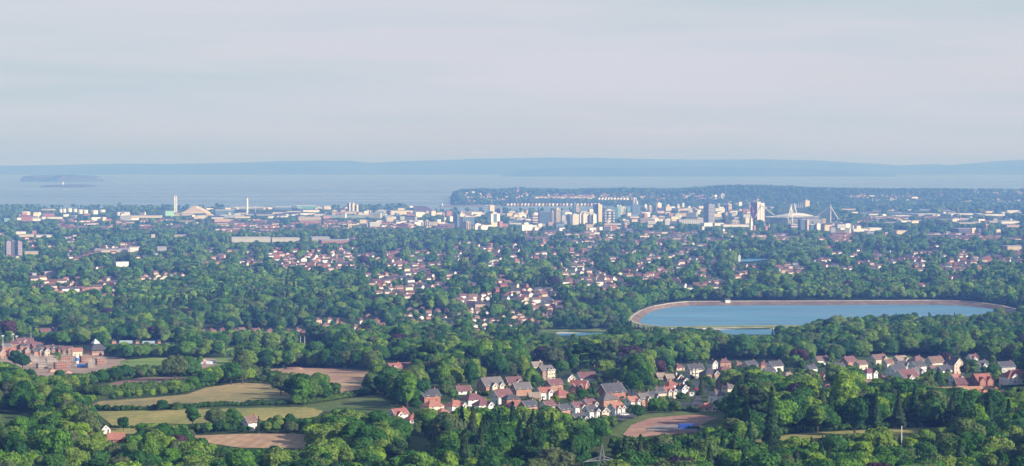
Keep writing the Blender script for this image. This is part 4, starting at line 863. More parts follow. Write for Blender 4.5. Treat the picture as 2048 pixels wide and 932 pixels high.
# left-hand estate under construction
H(26, 714, 34, 'hip', 'orange', 'salmon', 40, 2, 'orange-red hipped roof house second from the left in the new brick estate', one)
H(2, 717, 22, 'front', 'orange', 'salmon', 40, 2, 'brick house cut by the left edge of the picture')
H(53, 711, 18, 'front', 'orange', 'slate', 38, 2, 'orange brick gable with white edges, left one of the front row')
H(74, 712, 24, 'cross', 'orange', 'slate', 40, 2, 'slate-roofed brick house between the two pale gables', one)
H(92, 712, 18, 'front', 'stone', 'slate', 38, 2, 'pale stone-coloured gable, right one of the front row')
for i, (x, y, ro) in enumerate(((12, 702, 'grey'), (28, 696, 'plum'), (42, 692, 'plum'), (56, 691, 'plum'), (46, 701, 'slate'), (62, 699, 'plum'), (72, 700, 'plum'), (82, 703, 'slate'), (100, 706, 'plum'), (112, 706, 'slate'), (122, 709, 'plum'), (134, 709, 'plum'))):
    H(x, y, 24, ('gable', 'hip', 'cross')[i % 3], ('brick', 'brown')[i % 2], ro, 38 - 20 * (i % 2), 2, 'brick house, %s roof, %s from left in rows of the unfinished estate' % (ro, ('first second third fourth fifth sixth seventh eighth ninth tenth eleventh twelfth').split()[sorted(range(12), key=lambda k: (12, 28, 42, 56, 46, 62, 72, 82, 100, 112, 122, 134)[k]).index(i)]), (one if i % 3 == 2 else ()), detail=1)
H(154, 712, 24, 'gable', 'cream', 'salmon', 20, 2, 'cream house with bright red roof left of the pyramid-roofed hall', chim=None)
H(110, 669, 22, 'front', 'white', 'slate', 40, 2, 'lone bright white gable in the trees above the unfinished estate')
H(90, 672, 26, 'gable', 'brown', 'plum', 35, 2, 'dark plum-roofed house left of the lone white gable')
H(501, 862, 30, 'gable', 'white', 'brown', 38, 2, 'white cottage half hidden in trees between the pasture and the hayfield')
H(232, 888, 40, 'gable', 'brick', 'salmon', 12, 1, 'red metal barn with rusty roof in the trees at the lower left', name='barn', cat='barn', trim=False, chim=None)
H(206, 868, 10, 'front', 'white', 'slate', 40, 1, 'small white shed above the red metal barn', name='shed', cat='shed', trim=False, chim=None)
H(1655, 785, 22, 'gable', 'white', 'plum', 40, 1, 'plum roof with white edge alone in the wood below the hilltop row', chim=None)
# nearer suburb rows
for i, (x, y, w, k, wl_, ro) in enumerate(((406, 671, 16, 'hip', 'pink', 'brown'), (424, 669, 18, 'hip', 'pink', 'plum'), (444, 668, 18, 'hip', 'orange', 'plum'), (472, 670, 12, 'hip', 'pink', 'brown'), (483, 667, 16, 'gable', 'white', 'brown'), (512, 669, 20, 'cross', 'pink', 'plum'), (539, 671, 24, 'hip', 'orange', 'brown'), (578, 671, 18, 'hip', 'pink', 'plum'), (596, 667, 16, 'hip', 'orange', 'plum'), (606, 674, 18, 'hip', 'brick', 'plum'), (636, 647, 16, 'hip', 'pink', 'brown'), (658, 646, 14, 'hip', 'cream', 'brown'), (676, 648, 16, 'hip', 'orange', 'plum'), (650, 658, 22, 'hip', 'pink', 'brown'), (684, 656, 22, 'hip', 'orange', 'brown'), (712, 661, 22, 'hip', 'cream', 'brown'), (718, 669, 18, 'hip', 'orange', 'plum'), (736, 640, 22, 'hip', 'orange', 'brown'), (722, 648, 14, 'hip', 'white', 'plum'), (752, 648, 18, 'hip', 'brick', 'plum'), (763, 658, 18, 'cross', 'brick', 'plum'))):
    wd = {'hip': 'hipped', 'gable': 'gabled', 'cross': 'gabled'}[k]
    H(x, y, w, k, wl_, ro, 36, 2, '%s house, %s %s roof, beyond playing fields, %s' % (wl_, ro, wd, ['far left end', 'second from its left end', 'third from its left end', 'beside the bright white house', 'the only bright white one', 'right of the bright white one', 'large and orange in its middle', 'first after the gap', 'next right of gap', 'lowest right of the gap', 'upper left of the next cluster', 'paler, next cluster', 'upper right of that cluster', 'lower left of that cluster', 'lower right of that cluster', 'pale, by dark hedge', 'lowest of all near the hedge', 'highest peak of the right cluster', 'white-fronted under the highest peak', 'right of the highest peak', 'right-hand end of the row'][i]), (one if k == 'cross' else ()), detail=1)

# suburb clusters, houses too small to show more than walls, roof and chimney
CL = [  # polygon, count, wall choices, roof choices, phrase, size
 ([(795, 622), (900, 618), (1110, 628), (1112, 650), (1000, 662), (960, 668), (860, 655), (800, 640)], 62, ('cream', 'pink', 'white', 'orange'), ('brown', 'plum', 'plum', 'grey'), 'in the dense suburb below the cypresses', 11),
 ([(925, 612), (985, 582), (1000, 586), (945, 616)], 12, ('pink', 'white'), ('plum', 'red'), 'in the street left of the cypresses', 10),
 ([(1005, 584), (1110, 580), (1110, 598), (1010, 600)], 13, ('white', 'cream'), ('plum', 'brown'), 'in the pale row above the cypresses', 11),
 ([(1040, 602), (1110, 600), (1125, 615), (1050, 625)], 14, ('cream', 'pink'), ('grey', 'plum'), 'in the rows right of the cypresses', 10),
 ([(95, 553), (235, 560), (230, 600), (150, 590), (50, 590), (55, 575)], 30, ('pink', 'cream', 'orange'), ('brown', 'plum', 'salmon'), 'in the tree-ringed left estate', 10),
 ([(278, 550), (375, 546), (375, 560), (285, 566)], 13, ('pink', 'cream'), ('brown', 'grey'), 'in the gabled row left of centre', 11),
 ([(540, 508), (650, 500), (690, 530), (560, 536)], 22, ('white', 'pink'), ('red', 'plum'), 'in the red-roofed patch left of centre', 11),
 ([(735, 500), (890, 505), (900, 580), (760, 590), (730, 560)], 42, ('white', 'pink', 'cream'), ('plum', 'plum', 'red'), 'in the leafy suburb in the middle distance', 11),
 ([(895, 488), (1110, 485), (1115, 530), (1000, 545), (900, 520)], 24, ('white', 'cream'), ('plum', 'red'), 'among the villas below the city centre', 12),
 ([(1125, 545), (1250, 548), (1260, 582), (1140, 585)], 26, ('white', 'cream'), ('plum', 'brown'), 'among the white houses above the big reservoir', 10),
]
def small_house(root, W, D, st, wall, roof, kind, seed):
    build_house(root, kind, W, D, st, wall, roof, (), trim=False, detail=0, seed=seed)
SH = {}
def cluster_house(px, py, wall, roof, kind, th, sz, rg):
    key = (wall, roof, kind, int(rg.random() * 2)); p = at(px, py)
    if key not in SH:
        W = 10 + 3 * key[3]; D = 8; w = MB(); r = MB(); he = 5.0
        if kind == 'hip': w.box(-W / 2, W / 2, -D / 2, D / 2, -2, he); roof_hip(r, W, D, he, 2.9)
        else: pent(w, W, D, he, 3.3, along='x' if kind == 'gable' else 'y'); roof_gable(r, W, D, he, 3.3, along='x' if kind == 'gable' else 'y')
        SH[key] = (mesh('wall', w.v, w.f, W_MATS[wall]), mesh('roof', r.v, r.f, R_MATS[roof]))
    root = empty('suburban_house', p, R(th)); s = sz * p.y / F / 12.0; root.scale = (s, s, s)
    link('wall', SH[key][0], root); ro = link('roof', SH[key][1], root); link('chimney', CHIM['brick'], ro, (2.5, 0, 8))
    if p.y < 3600:
        for c in (-3, 0, 3): link('window', WIN, root, (c, -4 if kind != 'front' else -4, 3.4))
    hp = 8.3 * s * F / p.y; clear_box(px - sz * .4, py - hp * .9, px + sz * .4, py - hp * .3)
    return root
ORD = 'first second third fourth fifth sixth seventh eighth ninth tenth eleventh twelfth thirteenth fourteenth fifteenth sixteenth seventeenth eighteenth nineteenth twentieth'.split()
NSUB = 0
for ci, (poly, cnt, ws, rs, phrase, sz) in enumerate(CL):
    rg = random.Random(100 + ci); pts = []; xs = [p[0] for p in poly]; yy = [p[1] for p in poly]; tries = 0
    while len(pts) < cnt and tries < 5000:
        tries += 1; x = rg.uniform(min(xs), max(xs)); y = rg.uniform(min(yy), max(yy)); y = round(y / 5.5) * 5.5 + rg.uniform(-1, 1)
        if not inpoly(np.array([x]), np.array([y]), poly)[0]: continue
        if any(abs(x - a) < sz * .95 and abs(y - b) < 4.2 for a, b in pts): continue
        pts.append((x, y))
    byl = {}
    for x, y in sorted(pts):
        wl_, ro, k = rg.choice(ws), rg.choice(rs), rg.choice(('hip', 'gable', 'gable', 'front')); r_ = cluster_house(x, y, wl_, ro, k, rg.choice((35, 40, 45, -40, 20)), sz * rg.uniform(.85, 1.15), rg); byl.setdefault((wl_, ro), []).append(r_); NSUB += 1
    for (wl_, ro), L_ in byl.items():
        for i, r_ in enumerate(L_):
            tag(r_, '%s house, %s roof, %s, %s such from left' % (wl_, ro, phrase, ORD[i]) if len(L_) > 1 else 'only %s house with %s roof %s' % (wl_, ro, phrase), 'house', 'small houses ' + phrase)
print('houses', len(HOUSES), NSUB)
# ------------------------------------------------------------------ distant houses: past the 300 that show largest, one object
def far_houses():
    V = []; Q = []; MI = []; rg = np.random.default_rng(5); mats = [W_MATS['white'], W_MATS['pink'], W_MATS['brick'], W_MATS['cream'], R_MATS['plum'], R_MATS['slate'], R_MATS['brown'], R_MATS['red']]
    def add(px, py, th, W, D, h, rise, wm, rm, clear=True):
        p = at(px, py); c, s = math.cos(th), math.sin(th); z0 = p.z
        prof = [(-D / 2, -2), (D / 2, -2), (D / 2, h), (0, h + rise), (-D / 2, h)]; o = len(V)
        for sx in (-1, 1):
            for y, z in prof: V.append((p.x + sx * W / 2 * c - y * s, p.y + sx * W / 2 * s + y * c, z0 + z))
        for f in ((0, 1, 2, 4), (2, 3, 4, 4), (9, 7, 6, 5), (9, 9, 8, 7), (1, 0, 5, 6), (1, 6, 7, 2), (0, 4, 9, 5)): Q.append([o + i for i in f]); MI.append(wm)
        o = len(V); a = W / 2 + .4; b = D / 2 + .5; k = rise / (D / 2)
        for sx in (-1, 1):
            for y, z in ((-b, h - .5 * k + .15), (0, h + rise + .15), (b, h - .5 * k + .15)): V.append((p.x + sx * a * c - y * s, p.y + sx * a * s + y * c, z0 + z))
        Q.append([o, o + 3, o + 4, o + 1]); MI.append(rm); Q.append([o + 1, o + 4, o + 5, o + 2]); MI.append(rm)
        if clear: hp = (h + rise) * F / p.y; wp = W * F / p.y; clear_box(px - wp * .35, py - hp * .85, px + wp * .35, py - hp * .3)
    # scattered suburbs: polygon, count, wall choice weights
    SUB = [([(380, 500), (560, 498), (560, 530), (400, 535)], 90), ([(130, 490), (380, 488), (370, 520), (150, 520)], 60), ([(60, 560), (230, 562), (230, 590), (80, 592)], 40), ([(540, 505), (700, 498), (720, 535), (560, 540)], 90), ([(700, 500), (920, 500), (920, 590), (760, 600)], 95), ([(1100, 540), (1260, 545), (1260, 590), (1120, 590)], 60), ([(900, 590), (1000, 580), (1110, 600), (1110, 625), (920, 620)], 60), ([(700, 545), (1110, 545), (1110, 600), (780, 610)], 90), ([(0, 500), (130, 505), (250, 545), (0, 545)], 22), ([(380, 520), (720, 530), (720, 560), (500, 550)], 26), ([(1130, 500), (1420, 500), (1420, 530), (1130, 545)], 90), ([(0, 470), (260, 470), (270, 520), (50, 515)], 60), ([(1250, 522), (1500, 530), (1505, 572), (1400, 585), (1250, 560)], 130), ([(1560, 528), (1700, 518), (1700, 545), (1560, 545)], 50),
           ([(1700, 515), (1965, 515), (1990, 545), (1720, 545)], 130), ([(1880, 560), (2000, 560), (2000, 575), (1780, 578)], 18), ([(620, 480), (1250, 478), (1250, 545), (650, 545)], 250), ([(1650, 495), (2048, 495), (2048, 530), (1660, 515)], 110), ([(1250, 490), (1500, 488), (1500, 525), (1260, 525)], 60), ([(1500, 535), (1600, 540), (1600, 552), (1500, 550)], 22),
           ([(930, 388), (1070, 386), (1070, 402), (930, 404)], 60), ([(1080, 388), (1440, 388), (1440, 400), (1090, 400)], 130), ([(1690, 388), (1840, 392), (1850, 402), (1700, 402)], 70), ([(1840, 384), (2040, 384), (2040, 392), (1850, 392)], 22), ([(1900, 398), (2040, 400), (2040, 408), (1910, 408)], 26), ([(1440, 400), (1600, 400), (1600, 412), (1440, 412)], 20)]
    for poly, cnt in SUB:
        xs = [p[0] for p in poly]; yy = [p[1] for p in poly]; n = 0; cnt = cnt if min(yy) < 410 else cnt * .56
        while n < cnt:
            x = rg.uniform(min(xs), max(xs)); y = rg.uniform(min(yy), max(yy))
            if not inpoly(np.array([x]), np.array([y]), poly)[0]: continue
            run = int(rg.integers(1, 3)); th = rg.choice([.6, .75, -.5, .1]); 
            for q in range(run):
                yq = y - q * .8; d = at(x, yq).y; stp = 15 * F / d
                add(x + q * stp, yq, th, rg.uniform(10, 15), rg.uniform(7.5, 9), rg.uniform(4.6, 6), 3, int(rg.choice([0, 1, 0, 3, 2, 1])), int(rg.choice([4, 5, 6, 5])), clear=rg.uniform() < .6); n += 1
    # terraces in rows
    TER = [(115, 455, 545, 3, 442, 461, 0), (1050, 1500, 0, 0, 466, 486, 0), (1500, 1700, 0, 0, 472, 484, 0), (1650, 1720, 0, 0, 446, 462, 0), (1690, 1900, 0, 0, 436, 446, 0), (1660, 1700, 0, 0, 470, 486, 0), (560, 900, 0, 0, 449, 462, 0), (1850, 2048, 0, 0, 470, 484, 0), (560, 700, 0, 0, 441, 449, 0), (430, 560, 0, 0, 446, 470, 0)]
    for t in TER:
        x0, x1, y0, y1 = t[0], (t[1] if t[0] != 115 else 550), t[4], t[5]
        y = y0
        while y < y1:
            x = x0 + rg.uniform(0, 8); th0 = rg.choice([.12, .12, -.08, .9, .35])
            while x < x1:
                n = int(rg.integers(3, 9)); th = th0 + rg.normal(0, .05); p = at(x, y); wp = 7.5 * F / p.y * max(.35, math.cos(th)); wm = int(rg.choice([2, 2, 1, 2, 3])); rm = int(rg.choice([4, 5, 5, 6]))
                if rg.uniform() < .5:
                    for q in range(n):
                        add(x + q * wp, y - q * wp * math.sin(th) * .05, th, 7.6, 9, 5.4, 2.6, wm if rg.uniform() < .7 else int(rg.choice([0, 1, 3])), rm, clear=rg.uniform() < .4)
                x += n * wp + rg.uniform(2, 6)
            y += rg.uniform(2.0, 2.9)
    Vn = np.array(V, np.float32); Qn = Q
    me = bpy.data.meshes.new('distant_houses'); fs = [tuple(dict.fromkeys(q)) for q in Qn]; me.from_pydata([tuple(v) for v in V], [], fs)
    for m in mats: me.materials.append(m)
    me.polygons.foreach_set('material_index', MI); me.update()
    tag(link('distant_houses', me), 'thousands of tiny terraced and suburban houses spread between trees around the city', 'houses', kind='stuff'); print('far houses', len(V) // 16)
far_houses()

# ------------------------------------------------------------------ the city
def fac(name, c, c2=None, sx=.28, sz=.33, mort=.35, gcol=(0.10, 0.13, 0.18), rough=.7):
    m = bpy.data.materials.new(name); m.use_nodes = True; n = m.node_tree; b = n.nodes['Principled BSDF']; b.inputs['Roughness'].default_value = rough
    t = n.nodes.new('ShaderNodeTexCoord'); q = n.nodes.new('ShaderNodeTexNoise'); q.inputs['Scale'].default_value = .08; mr = n.nodes.new('ShaderNodeMapRange'); mr.inputs['To Min'].default_value = .85; mr.inputs['To Max'].default_value = 1.12
    mu = n.nodes.new('ShaderNodeMix'); mu.data_type = 'RGBA'; mu.blend_type = 'MULTIPLY'; mu.inputs[0].default_value = 1; mu.inputs[6].default_value = tuple(c) + (1,)
    n.links.new(t.outputs['Object'], q.inputs['Vector']); n.links.new(q.outputs[0], mr.inputs[0]); n.links.new(mr.outputs[0], mu.inputs[7]); n.links.new(mu.outputs[2], b.inputs['Base Color']); MATS[name] = m; return m
CM = {'pale': fac('pale grey sheeting', (0.50, 0.50, 0.46)), 'white': fac('white cladding', (0.78, 0.76, 0.72)), 'cream': fac('cream concrete', (0.66, 0.57, 0.43)), 'tan': fac('tan stone', (0.52, 0.42, 0.30)), 'pink': fac('pinkish concrete', (0.52, 0.42, 0.39)), 'red': fac('red brickwork', (0.36, 0.17, 0.15)),
 'orange': fac('orange brickwork', (0.48, 0.32, 0.23)), 'blue': fac('blue glass cladding', (0.12, 0.20, 0.30), rough=.35), 'teal': fac('teal cladding', (0.14, 0.34, 0.36), rough=.4), 'grey': fac('grey concrete', (0.36, 0.37, 0.40)), 'purple': fac('dark plum cladding and shade', (0.20, 0.15, 0.24)), 'dark': fac('dark grey cladding', (0.10, 0.12, 0.16), rough=.4), 'green': fac('pale green cladding', (0.30, 0.58, 0.42)), 'sage': fac('grey green roofing', (0.30, 0.38, 0.36))}
M_BAND = mat('dark window band', (0.07, 0.09, 0.13), .25, spec=.6); M_WBAND = mat('white floor band', (0.72, 0.70, 0.68), .7); M_STEEL = mat('white painted steel', (0.80, 0.79, 0.78), .5)
ZG = lambda x, y: float(terrain(x, y))
BL = []
def block(x0, x1, yt, yb, wall, label, th=35, split=.4, bands=0, bmat=None, strips=0, roof='grey', cat='office block', name='office_building', cap=None, group=None, plant=True, left=None, inset=True, stmat=None):
    cx = (x0 + x1) / 2; p = at(cx, yb); k = p.y / F; Wt = (x1 - x0) * k; t = R(abs(th)); split = min(.8, max(.12, split))
    W = (1 - split) * Wt / math.cos(t); D = split * Wt / math.sin(t) if t > .12 else W * .6
    if th == 0: W = Wt; D = min(W, 40)
    D = max(6, min(D, 90)); Hh = max(4, (yb - yt) * k); yy = p.y + D / 2
    q = Vector((p.x * yy / p.y, yy, 0)); q.z = ZG(q.x, q.y); Hh = max(4., EYE - (yt - HY) / F * yy - q.z)
    root = empty(name, q, R(th)); tag(root, label, cat, group)
    mb = MB(); mb.box(-W / 2, W / 2, -D / 2, D / 2, -3, Hh); mb.build('wall', CM[wall], root)
    mb = MB(); mb.box(-W / 2 - .4, W / 2 + .4, -D / 2 - .4, D / 2 + .4, Hh + .01, Hh + 1.0); mb.build('roof', [CM[roof] if roof in CM else R_MATS[roof]], root)
    if left:                                   # separate colour on the left end wall; on the big white tower, painted shade
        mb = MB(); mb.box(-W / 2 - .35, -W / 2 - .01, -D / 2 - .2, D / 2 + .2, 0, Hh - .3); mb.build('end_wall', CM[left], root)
    if plant and Hh > 9:
        mb = MB(); mb.box(-W * .22, W * .2, -D * .25, D * .25, Hh + 1.01, Hh + min(5, 1 + Hh * .09)); mb.build('plant_room', CM[cap or wall], root)
    if bands:
        st = Hh / bands
        for i in range(bands):
            mb = MB(); z = i * st + st * .38; h = st * .42; o = .5
            mb.box(-W / 2 - o, W / 2 + o, -D / 2 - o, -D / 2 - .01, z, z + h); mb.box(W / 2 + .01, W / 2 + o, -D / 2, D / 2, z, z + h); mb.box(-W / 2 - o, -W / 2 - .01, -D / 2, D / 2, z, z + h)
            mb.build('window_band', bmat or M_BAND, root)
    for i in range(strips):
        u = -W / 2 + W * (i + .5) / strips; mb = MB(); mb.box(u - W / strips * .22, u + W / strips * .22, -D / 2 - .6, -D / 2 - .01, 2, Hh - 1.5); mb.build('window_strip', stmat or M_BAND, root)
    clear_box(x0, yt, x1, yb - (yb - yt) * .12); BL.append(root); return root, W, D, Hh, q
B = block
# left docklands and suburbs
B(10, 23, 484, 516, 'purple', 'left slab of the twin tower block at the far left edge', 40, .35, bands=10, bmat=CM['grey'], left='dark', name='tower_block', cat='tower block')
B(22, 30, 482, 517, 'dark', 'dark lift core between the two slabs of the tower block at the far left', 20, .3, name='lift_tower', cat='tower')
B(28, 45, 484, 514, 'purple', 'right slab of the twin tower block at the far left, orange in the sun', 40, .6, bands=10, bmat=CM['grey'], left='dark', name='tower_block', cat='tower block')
B(48, 78, 503, 509, 'tan', 'low tan block beside the twin tower block', 10, .15, plant=False)
B(62, 78, 426, 437, 'cream', 'cream stepped factory tower among trees at the far left', 35, .4, name='factory', cat='factory')
B(42, 84, 437, 442, 'white', 'long low white shed below the stepped factory tower', 15, .2, plant=False, name='shed', cat='shed')
B(92, 128, 434, 438, 'white', 'low white shed right of the stepped factory tower', 12, .2, plant=False, name='shed', cat='shed')
B(4, 20, 437, 444, 'teal', 'turquoise shed at the far left', 30, .4, plant=False, name='shed', cat='shed')
B(30, 54, 463, 469, 'white', 'bright white shed in the retail park at the left', 12, .2, plant=False, name='shed', cat='shed')
B(62, 74, 462, 470, 'red', 'small red shed in the retail park at the left', 20, .3, plant=False, name='shed', cat='shed')
B(36, 70, 469, 474, 'cream', 'long cream shed at the front of the retail park', 10, .2, plant=False, name='shed', cat='shed')
B(70, 108, 470, 475, 'white', 'long white shed right of the cream one in the retail park', 10, .2, plant=False, name='shed', cat='shed')
B(0, 8, 466, 470, 'white', 'white shed cut by the left edge', 10, .2, plant=False, name='shed', cat='shed')
B(82, 112, 418, 421, 'cream', 'thin cream quayside shed left of the storage tanks', 5, .15, plant=False, name='shed', cat='shed')
B(232, 262, 424, 431, 'white', 'white warehouse on the quay between tanks and green shed', 12, .2, plant=False, name='warehouse', cat='warehouse')
B(236, 330, 431, 436, 'cream', 'very long low cream warehouse left of the green shed', 6, .15, plant=False, name='warehouse', cat='warehouse')
B(327, 349, 422, 433, 'green', 'mint green end shed beside the big curved roof', 20, .25, plant=False, roof='sage', name='warehouse', cat='warehouse')
B(427, 470, 420, 431, 'blue', 'blue dockside works with white roof right of the curved shed', 12, .15, roof='white', plant=False, name='warehouse', cat='warehouse')
B(444, 450, 425, 431, 'cream', 'left cream door block of the blue dockside works', 12, .2, plant=False, roof='cream', name='silo', cat='silo')
B(456, 462, 425, 431, 'cream', 'right cream door block of the blue dockside works', 12, .2, plant=False, roof='cream', name='silo', cat='silo')
B(470, 545, 414.5, 418.5, 'grey', 'long pale-roofed transit shed behind the single chimney', 4, .15, roof='white', plant=False, name='warehouse', cat='warehouse')
B(548, 585, 414, 420, 'blue', 'blue-walled shed with white roof near the shore', 8, .15, roof='white', plant=False, name='warehouse', cat='warehouse')
B(588, 636, 411.5, 418, 'teal', 'teal warehouse with white roof on the shore', 10, .15, roof='white', plant=False, name='warehouse', cat='warehouse')
B(600, 640, 420, 425, 'white', 'white stepped shed below the teal warehouse', 15, .2, plant=False, name='warehouse', cat='warehouse')
B(645, 662, 412, 419, 'cream', 'cream tank-like shed left of the three towers', 15, .25, plant=False, name='warehouse', cat='warehouse')
B(420, 460, 438, 448, 'orange', 'brick school with dark roofs amid the terraces', 20, .3, plant=False, name='school_building', cat='school')
B(300, 311, 469, 476, 'pink', 'small pink block above the trees left of the long pale shed', 20, .3, plant=False)
B(345, 376, 470, 474, 'tan', 'flat tan building beside the park trees', 10, .2, plant=False)
B(458, 545, 475, 486, 'pale', 'huge pale flat-roofed works hall in the middle of the suburbs, left half', 8, .12, plant=False, roof='pale', name='works_hall', cat='factory')
B(540, 602, 476, 485, 'pale', 'huge pale flat-roofed works hall in the middle of the suburbs, right half', 8, .12, plant=False, roof='pale', name='works_hall', cat='factory')
B(617, 662, 474, 482, 'grey', 'grey school with brick end right of the pale works hall', 10, .2, plant=False, name='school_building', cat='school')
B(634, 700, 480, 487, 'red', 'long low red brick building right of the pale works hall', 10, .2, plant=False)
B(185, 262, 499, 505, 'cream', 'long cream school building in the trees left of centre', 8, .15, plant=False, name='school_building', cat='school')
B(255, 280, 494, 506, 'white', 'white two-tier hall in the trees left of centre', 12, .3, plant=False, name='hall', cat='hall')
B(310, 336, 494, 503, 'grey', 'grey flat block right of the white two-tier hall', 12, .3, plant=False)
B(225, 258, 524, 534, 'white', 'white block among trees at left, below the two-tier hall', 30, .3, plant=False)
B(56, 74, 547, 560, 'grey', 'grey flats at the top of the left estate', 40, .6, plant=False, left='purple', name='apartment_building', cat='flats')
B(82, 112, 544, 553, 'pink', 'stepped long flats right of the grey flats on the left', 40, .35, plant=False, left='purple', name='apartment_building', cat='flats')
# three towers and neighbours
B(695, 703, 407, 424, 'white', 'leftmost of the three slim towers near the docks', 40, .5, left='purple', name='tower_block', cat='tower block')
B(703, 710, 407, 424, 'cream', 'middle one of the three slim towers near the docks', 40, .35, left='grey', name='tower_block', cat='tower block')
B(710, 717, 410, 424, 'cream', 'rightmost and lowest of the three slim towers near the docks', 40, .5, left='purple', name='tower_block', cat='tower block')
B(661, 675, 421, 428, 'cream', 'cream striped flats left of the slim towers', 20, .3, strips=3)
B(680, 690, 421, 428, 'cream', 'small cream striped block in front of the slim towers', 20, .3, strips=3)
B(676, 716, 423, 428, 'pink', 'long pink block at the foot of the slim towers', 10, .2, plant=False)
B(727, 742, 421, 429, 'cream', 'cream and tan office right of the slim towers', 25, .3, strips=2)
B(750, 775, 420, 427, 'grey', 'grey quayside offices with pale roofs', 20, .3)
B(772, 826, 421, 430, 'cream', 'long cream office with pink end left of the slate hump', 15, .2, left='red', plant=False)
B(815, 826, 412, 417, 'white', 'white drum-shaped dockside building', 30, .4, plant=False)
B(868, 896, 425, 431, 'cream', 'cream offices right of the slate hump', 20, .2)
B(824, 846, 424, 430, 'orange', 'brick waterside block below the slate hump', 30, .4)
B(640, 795, 431, 436, 'sage', 'very long grey-green railway depot roof', 3, .12, roof='sage', plant=False, name='depot', cat='depot')
B(792, 815, 433, 443, 'sage', 'sage green shed with tan end right of the depot', 30, .4, roof='sage', plant=False, name='shed', cat='shed')
B(592, 645, 434, 441, 'tan', 'flat tan superstore left of the depot', 8, .15, plant=False, name='store', cat='shop')
B(593, 640, 441, 447, 'red', 'red brick block below the tan superstore', 10, .2, plant=False)
B(822, 837, 442, 447, 'red', 'small bright red flat block left of the tan cube', 10, .2, plant=False)
B(848, 859, 441, 454, 'tan', 'tan cube with dark slot left of the brick offices', 25, .3, strips=2)
B(814, 828, 448, 455, 'tan', 'low round-cornered tan building below the red block', 20, .3, plant=False)
# main centre, left to right
B(875, 910, 448, 457, 'red', 'long red brick office with rows of windows', 8, .12, bands=3, plant=False)
B(906, 918, 430, 456, 'blue', 'tall blue-glass tower with white right edge', 30, .75, left='blue')
B(916, 930, 428, 455, 'cream', 'cream-topped tower behind the blue-glass tower', 35, .3)
B(920, 949, 434, 457, 'blue', 'broad blue office slab right of the blue-glass tower', 15, .2, cap='cream')
B(924, 941, 444, 462, 'tan', 'arched brownstone building in front of the blue slab', 35, .55, strips=2)
B(948, 962, 448, 461, 'white', 'bright white cube right of the brownstone building', 35, .2)
B(957, 976, 451, 461, 'white', 'stepped white block right of the bright white cube', 35, .3)
B(958, 978, 415, 425, 'blue', 'bluish building under the white crane', 15, .3)
B(977, 989, 411, 424, 'cream', 'cream tower with a white crane on its roof', 30, .25)
r_, W_, D_, H_, q_ = B(978, 1000, 427, 449, 'white', 'white tower with a blue glass middle, alone left of the centre', 25, .2, bands=0)
mb = MB(); mb.box(-W_ * .22, W_ * .14, -D_ / 2 - .8, -D_ / 2 - .01, 1, H_ - 1); mb.build('glass_front', CM['blue'], r_)
B(990, 1005, 418, 431, 'purple', 'dark plum block with red end behind the white tower', 30, .7)
B(959, 969, 425, 430, 'pink', 'low pink block left of the white tower', 20, .3, plant=False)
B(1000, 1016, 448, 454, 'red', 'red brick low building right of the white tower', 15, .2, plant=False)
B(1024, 1037, 430, 437, 'cream', 'cream apartment block before the bay', 30, .3)
B(1038, 1048, 424, 431, 'cream', 'upper cream block beside the bay', 30, .4)
B(1024, 1052, 440, 447, 'blue', 'long blue-glazed station roof', 5, .15, plant=False)
B(1048, 1062, 438, 447, 'white', 'white block at the right end of the station roof', 20, .2, plant=False)
B(1058, 1076, 430, 446, 'pink', 'grey-pink stepped block left of the dark blue slab', 25, .4, bands=3)
B(1076, 1101, 424, 448, 'blue', 'large dark blue slab in the middle of the centre', 12, .14, bands=6)
B(1100, 1109, 424, 446, 'pink', 'pink striped tower right of the dark blue slab', 30, .4, strips=2)
B(1108, 1121, 418, 449, 'cream', 'tall cream tower with pale upper half', 30, .35, strips=3)
B(1093, 1119, 445, 452, 'orange', 'ornate orange stone hall at the foot of the cream tower', 12, .15, plant=False, roof='orange')
B(1072, 1094, 448, 452, 'pink', 'low pink terrace left of the orange stone hall', 8, .15, plant=False)
B(1121, 1133, 431, 442, 'grey', 'black and white striped block', 15, .2, strips=4, stmat=M_WBAND)
B(1121, 1134, 441, 450, 'grey', 'grey flat front below the striped block', 10, .2, plant=False)
B(1132, 1143, 430, 449, 'blue', 'narrow blue tower left of the white fluted one', 35, .7)
B(1141, 1158, 429, 452, 'white', 'white fluted tower with grey crown', 28, .25, strips=5, cap='grey', stmat=CM['tan'])
B(1145, 1152, 406, 425, 'blue', 'slender blue back of the tan tower by the bay', 20, .4)
B(1150, 1159, 411, 426, 'tan', 'tan tower standing against the bay', 30, .2, bands=5)
B(1158, 1165, 428, 449, 'white', 'very narrow white tower', 30, .3)
B(1163, 1176, 428, 449, 'cream', 'cream tower right of the very narrow white one', 30, .25, strips=3, stmat=M_WBAND)
B(1175, 1185, 430, 449, 'grey', 'greyish lilac tower between two pale ones', 30, .5, strips=3)
B(1183, 1193, 429, 449, 'white', 'white tower with stepped right side', 30, .35)
B(1187, 1204, 409, 447, 'cream', 'tallest slim tower, dark blue left and patterned cream right', 42, .55, left='blue', bands=0, strips=2, stmat=CM['tan'])
B(1205, 1236, 416, 440, 'blue', 'wide blue building behind the white-gridded one', 12, .15)
B(1207, 1229, 421, 448, 'white', 'white-gridded blue glass tower', 12, .14, bands=5, strips=2)
B(1213, 1220, 440, 449, 'tan', 'small tan tower in front of the white-gridded one', 30, .25)
B(1228, 1241, 412, 435, 'teal', 'teal tower with cream right side', 30, .45, cap='cream')
B(1237, 1244, 412, 434, 'cream', 'cream flank tower between teal and white', 30, .3, strips=1, stmat=CM['teal'])
B(1243, 1251, 415, 432, 'white', 'white rounded tower right of the teal one', 30, .25, strips=1)
B(1205, 1250, 447, 450, 'white', 'low white podium under the gridded tower', 5, .15, plant=False)
